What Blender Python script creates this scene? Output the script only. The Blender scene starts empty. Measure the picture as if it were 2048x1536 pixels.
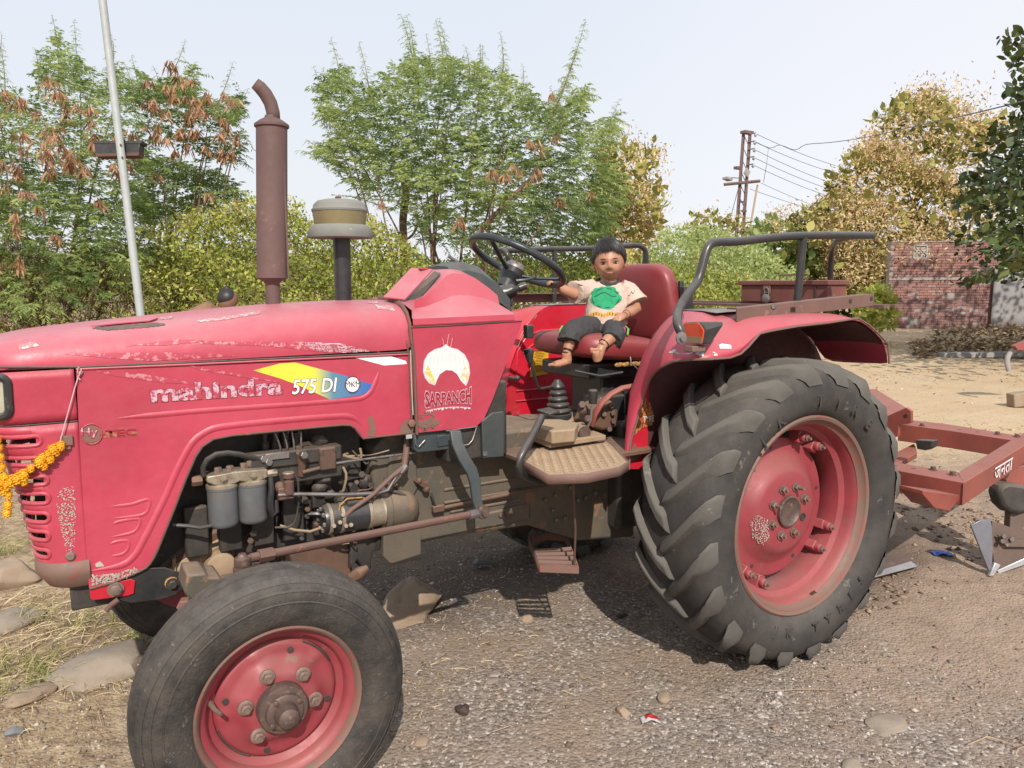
import bpy, bmesh, math, random
import numpy as np
from mathutils import Vector, Matrix, noise as mnoise
from mathutils.bvhtree import BVHTree
random.seed(7); rng = np.random.default_rng(11)
C = bpy.context.scene.collection
R = math.radians
# ---------------------------------------------------------------- camera
CAM = np.array([-2.403, -1.798, 1.460]); YAW, PIT, ROL, FPX = .549, .131, -.005, 1519.4
_fw = np.array([math.sin(YAW)*math.cos(PIT), math.cos(YAW)*math.cos(PIT), -math.sin(PIT)])
_r0 = np.array([math.cos(YAW), -math.sin(YAW), 0.]); _u0 = np.cross(_r0, _fw)
_r = _r0*math.cos(ROL)+_u0*math.sin(ROL); _u = -_r0*math.sin(ROL)+_u0*math.cos(ROL)
cam = bpy.data.objects.new('camera', bpy.data.cameras.new('camera')); C.objects.link(cam)
cam.data.sensor_width = 36; cam.data.lens = FPX/2048*36; cam.data.clip_end = 2000; cam.data.clip_start = .05
cam.matrix_world = Matrix(((_r[0], _u[0], -_fw[0], CAM[0]), (_r[1], _u[1], -_fw[1], CAM[1]), (_r[2], _u[2], -_fw[2], CAM[2]), (0, 0, 0, 1)))
bpy.context.scene.camera = cam
# ---------------------------------------------------------------- light
SUN = np.array([.47, 1.12, -1.0]); SUN = SUN/np.linalg.norm(SUN)      # travel direction
sd = bpy.data.lights.new('sun', 'SUN'); sd.energy = 5.0; sd.angle = R(.6); sd.color = (1, .93, .84)
so = bpy.data.objects.new('sun', sd); C.objects.link(so); so.location = (-6, -12, 12)
so.rotation_euler = Vector(SUN).to_track_quat('-Z', 'Y').to_euler()
W = bpy.data.worlds.new('World'); bpy.context.scene.world = W; W.use_nodes = True
nt = W.node_tree; nt.nodes.clear()
sky = nt.nodes.new('ShaderNodeTexSky'); sky.sky_type = 'NISHITA'; sky.sun_disc = False
el = math.asin(-SUN[2]); sky.sun_elevation = el
sky.sun_rotation = math.atan2(-SUN[0], -SUN[1])
sky.air_density = 1.0; sky.dust_density = 1.5; sky.ozone_density = 1.5; sky.altitude = 0
bg = nt.nodes.new('ShaderNodeBackground'); bg.inputs[1].default_value = .15
ow = nt.nodes.new('ShaderNodeOutputWorld'); nt.links.new(sky.outputs[0], bg.inputs[0])
# pale morning haze over the physical sky: brighter towards the horizon and towards the right
tcw = nt.nodes.new('ShaderNodeTexCoord'); sw_ = nt.nodes.new('ShaderNodeSeparateXYZ'); nt.links.new(tcw.outputs['Generated'], sw_.inputs[0])
def wmap(a, lo, hi, x, y):
    q = nt.nodes.new('ShaderNodeMapRange'); q.interpolation_type = 'SMOOTHSTEP'
    for i_, k_ in ((1, lo), (2, hi), (3, x), (4, y)): q.inputs[i_].default_value = k_
    nt.links.new(a, q.inputs[0]); return q.outputs[0]
def wmix(f, a, b_):
    q = nt.nodes.new('ShaderNodeMix'); q.data_type = 'RGBA'
    for i_, k_ in ((0, f), (6, a), (7, b_)):
        if isinstance(k_, tuple): q.inputs[i_].default_value = (*k_, 1)
        elif isinstance(k_, float): q.inputs[i_].default_value = k_
        else: nt.links.new(k_, q.inputs[i_])
    return q.outputs[2]
hz = wmix(wmap(sw_.outputs[2], .0, .55, 0, 1), (.87, .88, .91), (.78, .855, .965))
hz = wmix(wmap(sw_.outputs[0], .45, .95, 0, 1), hz, (.95, .95, 1.0))
bg2 = nt.nodes.new('ShaderNodeBackground'); bg2.inputs[1].default_value = 1.05; nt.links.new(hz, bg2.inputs[0])
mxw = nt.nodes.new('ShaderNodeMixShader'); mxw.inputs[0].default_value = .90
nt.links.new(bg.outputs[0], mxw.inputs[1]); nt.links.new(bg2.outputs[0], mxw.inputs[2]); nt.links.new(mxw.outputs[0], ow.inputs[0])
vs = bpy.context.scene.view_settings; vs.view_transform = 'Standard'; vs.look = 'None'; vs.exposure = -.04; vs.gamma = 1; vs.use_curve_mapping = False
bpy.context.scene.cycles.max_bounces = 8; bpy.context.scene.cycles.transparent_max_bounces = 6
try: bpy.context.scene.cycles.use_denoising = True
except Exception: pass
# ---------------------------------------------------------------- helpers
def _ray(u, v): return _fw+_r*(u-1024)/FPX-_u*(v-768)/FPX
def P(u, v, y):                       # a point of the photograph at lateral depth y
    d = _ray(u, v); return Vector(CAM+d*(y-CAM[1])/d[1])
def PZ(u, v, z):
    d = _ray(u, v); return Vector(CAM+d*(z-CAM[2])/d[2])
def PX(u, v, x):
    d = _ray(u, v); return Vector(CAM+d*(x-CAM[0])/d[0])
def PD(u, v, D):                      # at distance D along the view axis
    return Vector(CAM+_ray(u, v)*D)
def V(*a): return Vector(a)
class M:
    def __init__(s): s.v = []; s.f = []
    def add(s, vs, fs):
        n = len(s.v); s.v += [tuple(p) for p in vs]; s.f += [tuple(n+i for i in f) for f in fs]; return s
    def box(s, c, d, rot=None):
        h = [(sx*d[0]/2, sy*d[1]/2, sz*d[2]/2) for sx in (-1, 1) for sy in (-1, 1) for sz in (-1, 1)]
        if rot is not None: h = [rot @ Vector(p) for p in h]
        return s.add([Vector(c)+Vector(p) for p in h], [(0, 1, 3, 2), (4, 6, 7, 5), (0, 4, 5, 1), (2, 3, 7, 6), (0, 2, 6, 4), (1, 5, 7, 3)])
    def prism(s, pts, vec):
        n = len(pts); a = [Vector(p) for p in pts]; b = [p+Vector(vec) for p in a]
        return s.add(a+b, [tuple(range(n))[::-1], tuple(range(n, 2*n))]+[(i, (i+1) % n, n+(i+1) % n, n+i) for i in range(n)])
    def tube(s, pts, r, n=8, closed=False, caps=True, flat=1.0):
        pts = [Vector(p) for p in pts]; N = len(pts); rr = r if hasattr(r, '__len__') else [r]*N
        T = []
        for i in range(N):
            a = pts[(i-1) % N] if (closed or i) else pts[i]; b = pts[(i+1) % N] if (closed or i < N-1) else pts[i]
            T.append((b-a).normalized())
        up = Vector((0, 0, 1)) if abs(T[0].z) < .9 else Vector((1, 0, 0))
        x = T[0].cross(up).normalized(); vs = []
        for i in range(N):
            x = (x-T[i]*x.dot(T[i])).normalized(); y = T[i].cross(x)
            for k in range(n):
                a = 2*math.pi*k/n; vs.append(pts[i]+(x*math.cos(a)+y*math.sin(a)*flat)*rr[i])
        fs = []
        for i in range(N if closed else N-1):
            j = (i+1) % N
            for k in range(n): fs.append((i*n+k, i*n+(k+1) % n, j*n+(k+1) % n, j*n+k))
        if caps and not closed: fs += [tuple(range(n))[::-1], tuple(range((N-1)*n, N*n))]
        return s.add(vs, fs)
    def lathe(s, prof, o=(0, 0, 0), ax=(0, 1, 0), n=32, caps=True):
        ax = Vector(ax).normalized(); up = Vector((0, 0, 1)) if abs(ax.z) < .9 else Vector((1, 0, 0))
        x = ax.cross(up).normalized(); y = ax.cross(x); o = Vector(o); vs = []; fs = []
        for r, h in prof:
            for k in range(n):
                a = 2*math.pi*k/n; vs.append(o+ax*h+(x*math.cos(a)+y*math.sin(a))*r)
        for i in range(len(prof)-1):
            for k in range(n): fs.append((i*n+k, i*n+(k+1) % n, (i+1)*n+(k+1) % n, (i+1)*n+k))
        if caps:
            if prof[0][0] > 1e-5: fs.append(tuple(range(n))[::-1])
            if prof[-1][0] > 1e-5: fs.append(tuple(range((len(prof)-1)*n, len(prof)*n)))
        return s.add(vs, fs)
    def ball(s, c, r, sc=(1, 1, 1), n=10, m=7, jit=0, rot=None):
        vs = []; fs = []
        for i in range(m+1):
            t = math.pi*i/m
            for k in range(n):
                a = 2*math.pi*k/n; q = Vector((math.sin(t)*math.cos(a)*sc[0], math.sin(t)*math.sin(a)*sc[1], math.cos(t)*sc[2]))*r
                if jit: q *= 1+jit*(mnoise.noise(q*(2.2/r)+Vector(c)*7))
                if rot is not None: q = rot @ q
                vs.append(Vector(c)+q)
        for i in range(m):
            for k in range(n): fs.append((i*n+k, (i+1)*n+k, (i+1)*n+(k+1) % n, i*n+(k+1) % n))
        return s.add(vs, fs)
    def hexa(s, c, ax, r, h): return s.lathe([(r*.9, 0), (r, .1*h), (r, .9*h), (r*.85, h)], c, ax, 6)
    def grid(s, rows):
        n = len(rows[0]); vs = [p for r in rows for p in r]
        return s.add(vs, [(i*n+k, i*n+k+1, (i+1)*n+k+1, (i+1)*n+k) for i in range(len(rows)-1) for k in range(n-1)])
    def build(s, name, mat, parent=None, smooth=35, bevel=0, solid=0, weld=0, sub=0, kind=None, label=None):
        me = bpy.data.meshes.new(name); me.from_pydata(s.v, [], s.f)
        bm = bmesh.new(); bm.from_mesh(me)
        bmesh.ops.remove_doubles(bm, verts=bm.verts, dist=weld or 1e-6)
        bmesh.ops.recalc_face_normals(bm, faces=bm.faces); bm.to_mesh(me); bm.free()
        o = bpy.data.objects.new(name, me); C.objects.link(o)
        for m_ in (mat if isinstance(mat, (list, tuple)) else [mat]): me.materials.append(m_)
        if smooth:
            me.polygons.foreach_set('use_smooth', [True]*len(me.polygons)); me.set_sharp_from_angle(angle=R(smooth))
        if solid:
            m_ = o.modifiers.new('solid', 'SOLIDIFY'); m_.thickness = solid; m_.offset = 0
        if sub:
            m_ = o.modifiers.new('sub', 'SUBSURF'); m_.levels = m_.render_levels = sub
        if bevel:
            m_ = o.modifiers.new('bevel', 'BEVEL'); m_.width = bevel; m_.segments = 2; m_.limit_method = 'ANGLE'; m_.angle_limit = R(40)
        if parent: o.parent = parent
        if kind: o['kind'] = kind
        if label: o['label'] = label
        return o
def smooth(pts, n=3):
    N = len(pts); out = []
    for i in range(N-1):
        p0, p1, p2, p3 = pts[max(i-1, 0)], pts[i], pts[i+1], pts[min(i+2, N-1)]
        for k in range(n):
            t_ = k/n; out.append(.5*((2*p1)+(-p0+p2)*t_+(2*p0-5*p1+4*p2-p3)*t_*t_+(-p0+3*p1-3*p2+p3)*t_**3))
    return out+[pts[-1]]
THINGS = []
def thing(name, label, cat, group=None):          # an Empty; rebase() moves it to the thing's base
    o = bpy.data.objects.new(name, None); C.objects.link(o); o.empty_display_size = .1
    o['label'] = label; o['category'] = cat
    if group: o['group'] = group
    THINGS.append(o); return o
def rebase():
    bpy.context.view_layer.update()
    for o in THINGS:
        pts = [c.matrix_world @ Vector(b) for c in o.children_recursive if c.type == 'MESH' for b in c.bound_box]
        if not pts: continue
        b = Vector(((min(p.x for p in pts)+max(p.x for p in pts))/2, (min(p.y for p in pts)+max(p.y for p in pts))/2, min(p.z for p in pts)))
        o.location = b; inv = Matrix.Translation(-b)
        for c in o.children: c.matrix_parent_inverse = inv
def tag(o, label, cat, group=None, kind=None):
    if label: o['label'] = label
    if cat: o['category'] = cat
    if group: o['group'] = group
    if kind: o['kind'] = kind
    return o
def npmesh(name, verts, faces, mat, parent=None, col=None, smooth=False, kind=None):
    """verts Nx3, faces MxK (numpy); col = one value per face corner-face"""
    me = bpy.data.meshes.new(name); nv, nf, k = len(verts), len(faces), faces.shape[1]
    me.vertices.add(nv); me.vertices.foreach_set('co', np.ascontiguousarray(verts, dtype=np.float32).ravel())
    me.loops.add(nf*k); me.loops.foreach_set('vertex_index', np.ascontiguousarray(faces, dtype=np.int32).ravel())
    me.polygons.add(nf); me.polygons.foreach_set('loop_start', np.arange(0, nf*k, k, dtype=np.int32))
    try: me.polygons.foreach_set('loop_total', np.full(nf, k, dtype=np.int32))
    except Exception: pass
    if smooth: me.polygons.foreach_set('use_smooth', np.ones(nf, dtype=bool))
    if col is not None:
        a = me.attributes.new('tint', 'FLOAT', 'FACE'); a.data.foreach_set('value', np.asarray(col, dtype=np.float32))
    me.update(calc_edges=True)
    o = bpy.data.objects.new(name, me); C.objects.link(o); me.materials.append(mat)
    if parent: o.parent = parent
    if kind: o['kind'] = kind
    return o
# ---------------------------------------------------------------- materials
def newmat(name):
    m = bpy.data.materials.new(name); m.use_nodes = True; t = m.node_tree; t.nodes.clear()
    o = t.nodes.new('ShaderNodeOutputMaterial'); b = t.nodes.new('ShaderNodeBsdfPrincipled'); t.links.new(b.outputs[0], o.inputs[0])
    return m, t, b
def nz(t, scale, detail=4, rough=.6, vec=None, dist=0):
    n = t.nodes.new('ShaderNodeTexNoise'); n.inputs['Scale'].default_value = scale; n.inputs['Detail'].default_value = detail
    n.inputs['Roughness'].default_value = rough; n.inputs['Distortion'].default_value = dist
    if vec is None:
        tc = t.nodes.new('ShaderNodeTexCoord'); vec = tc.outputs['Object']
    t.links.new(vec, n.inputs['Vector']); return n.outputs[0]
def ramp(t, fac, lo, hi, a=0., b=1.):
    m = t.nodes.new('ShaderNodeMapRange'); m.inputs[1].default_value = lo; m.inputs[2].default_value = hi
    m.inputs[3].default_value = a; m.inputs[4].default_value = b; t.links.new(fac, m.inputs[0]); return m.outputs[0]
def mix(t, fac, a, b):
    m = t.nodes.new('ShaderNodeMix'); m.data_type = 'RGBA'
    for i, x in ((0, fac), (6, a), (7, b)):
        if isinstance(x, (int, float)): m.inputs[i].default_value = x
        elif isinstance(x, (tuple, list)): m.inputs[i].default_value = (*x[:3], 1)
        else: t.links.new(x, m.inputs[i])
    return m.outputs[2]
def mth(t, op, a, b=0.):
    m = t.nodes.new('ShaderNodeMath'); m.operation = op
    for i, x in enumerate((a, b)):
        if isinstance(x, (int, float)): m.inputs[i].default_value = x
        else: t.links.new(x, m.inputs[i])
    return m.outputs[0]
def bump(t, b, h, strength=.3, dist=.01):
    n = t.nodes.new('ShaderNodeBump'); n.inputs['Strength'].default_value = strength; n.inputs['Distance'].default_value = dist
    t.links.new(h, n.inputs['Height']); t.links.new(n.outputs[0], b.inputs['Normal'])
def put(t, b, k, x):
    if isinstance(x, (int, float)): b.inputs[k].default_value = x
    elif isinstance(x, (tuple, list)): b.inputs[k].default_value = (*x[:3], 1)
    else: t.links.new(x, b.inputs[k])
def upz(t):
    g = t.nodes.new('ShaderNodeNewGeometry'); s_ = t.nodes.new('ShaderNodeSeparateXYZ'); t.links.new(g.outputs['Normal'], s_.inputs[0]); return s_.outputs[2]
def stuffmat(name, c1, c2, c3=None, s1=4., s2=40., spot=.62, rough=.6, metal=0., dust=None, dustamt=.6, bmp=.25, bd=.004, coat=0., spec=.5, vscale=1., streak=False, dent=0., grime=.3):
    m, t, b = newmat(name)
    tc = t.nodes.new('ShaderNodeTexCoord'); vec = tc.outputs['Object']
    if streak:
        mp = t.nodes.new('ShaderNodeMapping'); mp.inputs['Scale'].default_value = streak; t.links.new(vec, mp.inputs[0]); vec = mp.outputs[0]
    c = mix(t, ramp(t, nz(t, s1, 5, .65, vec), .35, .68), c1, c2)
    fn = nz(t, s2, 8, .7, vec)
    if c3 is not None:
        f = mth(t, 'ADD', mth(t, 'MULTIPLY', fn, .55), mth(t, 'MULTIPLY', nz(t, s1*1.7, 3, .5, vec), .45))
        c = mix(t, ramp(t, f, spot, spot+.035), c, c3)
    if grime:
        g_ = mth(t, 'MULTIPLY', ramp(t, nz(t, s1*1.3+1, 9, .72, vec, .6), .44, .74), ramp(t, nz(t, s1*6, 5, .7, vec), .3, .6, .35, 1.)); c = mix(t, mth(t, 'MULTIPLY', g_, grime), c, (.13, .09, .065))
    if dust is not None:
        f = ramp(t, mth(t, 'MULTIPLY', ramp(t, upz(t), .15, .95), ramp(t, nz(t, s1*2, 6, .7, vec), .3, .65, .45, 1.)), 0, 1, 0, dustamt)
        c = mix(t, f, c, dust)
    put(t, b, 'Base Color', c); put(t, b, 'Metallic', metal); put(t, b, 'Roughness', ramp(t, fn, .3, .7, max(rough-.12, .05), min(rough+.15, 1)))
    put(t, b, 'Specular IOR Level', spec)
    if coat: put(t, b, 'Coat Weight', coat); put(t, b, 'Coat Roughness', .25)
    if dent: bump(t, b, mth(t, 'ADD', mth(t, 'MULTIPLY', fn, .05), mth(t, 'MULTIPLY', nz(t, 5, 3, .55, vec), dent)), .6, .03)
    elif bmp: bump(t, b, fn, bmp, bd)
    return m
DUST = (.36, .27, .2)
MT = {}
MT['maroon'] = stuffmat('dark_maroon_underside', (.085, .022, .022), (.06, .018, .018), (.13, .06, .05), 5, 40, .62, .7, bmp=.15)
MT['hood'] = stuffmat('faded_pink_red_paint', (.47, .062, .098), (.39, .044, .072), (.50, .18, .19), 2.2, 26, .67, .42, dust=(.52, .28, .29), dustamt=.62, dent=.35, grime=.14)
MT['hood_low'] = stuffmat('red_paint', (.47, .052, .088), (.38, .034, .062), (.42, .1, .12), 2.6, 30, .66, .44, dust=(.5, .24, .22), dustamt=.4, dent=.35, grime=.2)
MT['red'] = stuffmat('bright_red_paint', (.55, .012, .035), (.42, .01, .025), (.30, .09, .06), 3, 35, .64, .34, dust=(.42, .2, .18), dustamt=.45, bmp=.06, bd=.002, grime=0.25)
MT['wheelred'] = stuffmat('wheel_red_paint', (.30, .045, .058), (.24, .036, .046), (.21, .10, .08), 5, 30, .60, .5, dust=(.38, .2, .16), dustamt=.45, bmp=.12, bd=.003, grime=0.5)
MT['rimrust'] = stuffmat('rim_red_over_rust', (.25, .085, .068), (.19, .085, .065), (.17, .105, .08), 9, 50, .46, .65, bmp=.2, bd=.003)
MT['rust'] = stuffmat('rusty_steel', (.13, .06, .045), (.085, .045, .038), (.2, .09, .055), 6, 60, .58, .8, bmp=.3, dust=DUST, dustamt=.25)
MT['silencer'] = stuffmat('rusty_silencer_skin', (.135, .078, .07), (.105, .06, .056), (.18, .10, .085), 5, 50, .60, .72, bmp=.15, bd=.003)
MT['plank'] = stuffmat('rusty_angle_iron', (.17, .095, .075), (.12, .065, .055), (.23, .14, .11), 5, 50, .6, .8, bmp=.2, dust=(.3, .2, .16), dustamt=.4)
MT['toolbox'] = stuffmat('rusty_red_toolbox', (.2, .065, .045), (.13, .045, .035), (.25, .12, .09), 7, 40, .6, .7, bmp=.15, dust=(.35, .22, .18), dustamt=.5)
MT['plough'] = stuffmat('dull_red_oxide_paint', (.27, .065, .045), (.2, .045, .035), (.36, .13, .1), 5, 50, .64, .55, bmp=.12, dust=(.38, .18, .14), dustamt=.55, grime=0.4)
MT['dark'] = stuffmat('oily_dark_metal', (.022, .02, .019), (.05, .042, .036), (.12, .09, .065), 8, 45, .62, .6, bmp=.35, dust=DUST, dustamt=.35, grime=0.4)
MT['black'] = stuffmat('black_paint', (.02, .021, .023), (.032, .032, .033), (.09, .07, .06), 6, 50, .66, .35, bmp=.06, dust=(.3, .26, .22), dustamt=.35)
MT['slate'] = stuffmat('dark_slate_paint', (.035, .048, .052), (.05, .06, .062), (.1, .1, .09), 5, 50, .66, .45, bmp=.06, dust=(.3, .27, .23), dustamt=.3, grime=0.45)
MT['gun'] = stuffmat('grey_green_casting', (.075, .07, .056), (.13, .098, .065), (.2, .11, .06), 5, 30, .56, .75, bmp=.4, bd=.006, dust=(.36, .26, .18), dustamt=.6, grime=0.6)
MT['tan'] = stuffmat('dusty_tan_casting', (.36, .26, .165), (.27, .19, .12), (.12, .08, .05), 8, 60, .6, .85, bmp=.4, bd=.005, dust=(.42, .3, .19), dustamt=.7, grime=0.4)
MT['brownoil'] = stuffmat('oily_brown_casting', (.09, .05, .035), (.15, .075, .045), (.05, .035, .028), 6, 40, .58, .7, bmp=.35, bd=.005, dust=DUST, dustamt=.4)
MT['filter'] = stuffmat('scuffed_grey_filter', (.115, .125, .135), (.15, .155, .16), (.33, .34, .34), 12, 60, .64, .5, metal=.2, bmp=.15, bd=.003, grime=0.6)
MT['alloy'] = stuffmat('dirty_alloy', (.42, .36, .28), (.3, .24, .17), (.15, .1, .07), 15, 70, .6, .5, metal=.5, bmp=.3, bd=.003, grime=0.7)
MT['steel'] = stuffmat('worn_steel', (.3, .28, .27), (.2, .18, .17), (.17, .09, .06), 15, 70, .58, .45, metal=.7, bmp=.2, bd=.002)
MT['nut'] = stuffmat('rusty_nut', (.24, .17, .14), (.17, .11, .085), (.3, .2, .15), 40, 90, .6, .6, metal=.3, bmp=.2, bd=.002)
MT['hub'] = stuffmat('greasy_hub', (.085, .06, .055), (.16, .1, .08), (.2, .14, .1), 22, 80, .56, .5, metal=.3, bmp=.3, bd=.003)
MT['rubber'] = stuffmat('dusty_tyre_rubber', (.034, .032, .032), (.066, .060, .055), (.14, .125, .105), 6, 45, .60, .8, bmp=.45, bd=.004, dust=(.17, .15, .13), dustamt=.5, spec=.25, grime=.2)
MT['rubber2'] = stuffmat('worn_front_tyre_rubber', (.030, .028, .028), (.080, .068, .058), (.17, .145, .12), 14, 110, .60, .74, bmp=1.0, bd=.006, dust=(.16, .145, .13), dustamt=.6, spec=.3)
MT['lug'] = stuffmat('scuffed_tread_rubber', (.115, .108, .098), (.080, .074, .066), (.20, .18, .15), 7, 50, .6, .85, bmp=.35, bd=.004, dust=(.2, .18, .15), dustamt=.5, spec=.2, grime=.2)
MT['seat'] = stuffmat('maroon_vinyl', (.24, .032, .036), (.19, .026, .03), (.3, .06, .06), 4, 40, .68, .42, bmp=.06, bd=.002, dust=(.4, .2, .18), dustamt=.3, grime=0.2)
MT['foam'] = stuffmat('torn_yellow_foam', (.5, .3, .1), (.35, .17, .06), (.15, .06, .03), 30, 90, .55, .95, bmp=.5)
MT['wheelrim'] = stuffmat('steering_wheel_plastic', (.018, .026, .03), (.026, .036, .04), None, 5, 40, .6, .35, bmp=.03)
MT['cleanergrey'] = stuffmat('weathered_grey_plastic', (.19, .19, .17), (.14, .14, .13), (.28, .27, .23), 6, 40, .62, .8, bmp=.1, dust=(.3, .29, .25), dustamt=.5)
MT['cleaneramber'] = stuffmat('yellowed_clear_bowl', (.22, .175, .09), (.17, .135, .07), (.27, .22, .12), 8, 40, .66, .35, bmp=.04)
MT['white'] = stuffmat('pole_white_paint', (.37, .39, .385), (.32, .34, .335), (.3, .28, .25), 3, 50, .64, .55, bmp=.05, grime=0.3)
MT['amber'] = stuffmat('orange_lens', (.55, .07, .02), (.45, .05, .015), None, 8, 40, .6, .2, bmp=.02, coat=.5)
MT['glass'] = stuffmat('headlamp_glass', (.45, .43, .33), (.36, .34, .27), None, 20, 60, .6, .15, bmp=.1, coat=.6)
MT['concrete'] = stuffmat('concrete', (.33, .31, .29), (.25, .24, .22), (.4, .38, .35), 3, 30, .62, .9, bmp=.3)
MT['dusttop'] = stuffmat('dusty_grey_fender_top', (.22, .2, .195), (.17, .155, .15), (.3, .14, .14), 5, 40, .66, .6, bmp=.06)
# ================================================================ TRACTOR
TR = thing('tractor', 'faded pinkish red farm tractor with tall rusty exhaust, child on its seat', 'tractor')
YC = .84                                            # its centre line
def arc(cx, cz, r, a0, a1, n): return [(cx+r*math.cos(R(a0+(a1-a0)*i/n)), cz+r*math.sin(R(a0+(a1-a0)*i/n))) for i in range(n+1)]
# ---- rear wheels
RW, RZ = .593, .581
def rear_wheel(far):
    f = (lambda y: 1.68-y) if far else (lambda y: y)
    sg = -1 if far else 1
    prof = [(.383, .012), (.392, -.004), (.41, -.022), (.44, -.036), (.475, -.040), (.505, -.035), (.532, -.024), (.553, -.004), (.566, .03), (.572, .08), (.574, .15),
            (.572, .22), (.566, .27), (.553, .304), (.532, .324), (.505, .335), (.475, .34), (.44, .336), (.41, .322), (.392, .304), (.383, .288)]
    m = M().lathe([(r, f(y)) for r, y in prof], (0, 0, RZ), (0, 1, 0), 96, caps=False)
    tyre = m.build('rear_tyre', MT['rubber'], TR, 50)
    m = M(); NL = 20; y0 = .15
    def lug(a0, side):
        path = [(-.012, .594), (.03, .597), (.075, .597), (.12, .594), (.152, .586), (.173, .570), (.184, .550), (.190, .526)]
        vs = []
        for i, (w, rt) in enumerate(path):
            a = a0+(-1)*(max(w, 0)/.165)**1.15*.30
            wt = .024+.016*min(w/.165, 1); wb = wt+.024; rb = [.565, .567, .567, .563, .556, .543, .528, .51][i]
            if i > 4: wt -= .006*(i-4); wb = wt+.022
            y = f(y0-side*w)
            dy = 0
            for (dw, rr) in ((-wb, rb), (-wt, rt), (wt, rt), (wb, rb)):
                aa = a+dw/.6; yy = y+ (sg*side)*dw*.35*(1 if w < .16 else 0)
                vs.append((rr*math.cos(aa), yy, RZ+rr*math.sin(aa)))
        fs = []
        for i in range(len(path)-1):
            for k in range(3): fs.append((i*4+k, i*4+k+1, i*4+4+k+1, i*4+4+k))
        fs += [(0, 1, 2, 3), tuple(len(vs)-4+k for k in range(4))]
        m.add(vs, fs)
    for k in range(NL):
        lug(2*math.pi*k/NL+.1, 1); lug(2*math.pi*(k+.5)/NL+.1, -1)
    m.build('tread_lugs', MT['lug'], tyre, 60, bevel=.008)
    rim = M().lathe([(r, f(y)) for r, y in [(.384, .014), (.386, .0), (.380, -.004), (.372, .0), (.366, .016), (.352, .026), (.343, .05), (.338, .075), (.318, .088), (.314, .11), (.314, .2), (.338, .23), (.35, .28), (.38, .30)]], (0, 0, RZ), (0, 1, 0), 96, caps=False)
    rm = rim.build('wheel_rim', [MT['wheelred']], tyre, 40)
    M().lathe([(r, f(y)) for r, y in [(.3866, .010), (.3880, -.001), (.381, -.007), (.3705, -.002), (.3645, .015), (.351, .0245)]], (0, 0, RZ), (0, 1, 0), 96, caps=False).build('rim_flange', MT['rimrust'], tyre, 40)
    d = M().lathe([(r, f(y)) for r, y in [(.28, .158), (.276, .146), (.262, .142), (.235, .143), (.215, .135), (.18, .105), (.165, .092), (.15, .086), (.06, .084), (.0, .084)]], (0, 0, RZ), (0, 1, 0), 64)
    d = d.build('wheel_disc', MT['wheelred'], tyre, 45)
    if far:
        return
    M().lathe([(.062, .083), (.062, .072), (.056, .070), (.048, .078), (.03, .084), (.0, .086)], (0, 0, RZ), (0, 1, 0), 32).build('axle_hub_cap', MT['hub'], tyre, 40)
    for k in range(8):
        a = R(22+45*k); c = V(.098*math.cos(a), .084, RZ+.098*math.sin(a))
        n_ = M()
        if k == 7:
            n_.lathe([(.017, 0), (.017, -.003), (.011, -.003), (.011, .004), (0, .004)], c, (0, 1, 0), 12); n_.build('empty_stud_hole', MT['dark'], tyre, 40); continue
        n_.lathe([(.018, 0), (.018, -.004), (.0, -.004)], c, (0, 1, 0), 16).hexa(c, (0, -1, 0), .0135, .018).lathe([(.0065, -.016), (.0065, -.028 - (.014 if k in (1, 3) else 0)), (0, -.028-(.014 if k in (1, 3) else 0))], c, (0, 1, 0), 10)
        n_.build('wheel_nut', MT['nut'], tyre, 40)
    for k in range(4):                               # rim clamps with two bolts each
        ac = (-32, 62, 238, 148)[k]
        for s_ in (-1, 1):
            a = R(ac+s_*9.5); c = V(.293*math.cos(a), .118, RZ+.293*math.sin(a)); rot = Matrix.Rotation(-a, 3, 'Y')
            q = M().box(c+V(0, .012, 0), (.05, .050, .038), rot).lathe([(.018, .0), (.018, -.06), (.012, -.065), (0, -.065)], c+V(0, .03, 0), (0, 1, 0), 14).build('rim_clamp', MT['wheelred'], tyre, 40, bevel=.006)
            M().hexa(c+V(0, -.033, 0), (0, -1, 0), .013, .010).lathe([(.006, 0), (.006, -.014), (0, -.014)], c+V(0, -.042, 0), (0, 1, 0), 10).build('clamp_bolt', MT['nut'], tyre, 40)
    for a in (-62, -120, 10, 100, 195): 
        a = R(a); r_ = .25; M().lathe([(.009, .0), (.009, -.0012), (0, -.0012)], (r_*math.cos(a), .1425, RZ+r_*math.sin(a)), (0, 1, 0), 12).build('disc_hole', MT['dark'], tyre, 0)
    M().tube([(.352*math.cos(R(-75)), .03, RZ+.352*math.sin(R(-75))), (.325*math.cos(R(-75)), .0, RZ+.325*math.sin(R(-75)))], .006, 8).build('valve_stem', MT['nut'], tyre)
    # moulded letters on the sidewall
    ch('JK TYRE', .046, .445, 90, 14.2, f, tyre); ch('JK TYRES', .038, .44, -80, 10.2, f, tyre, up=False)
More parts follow.
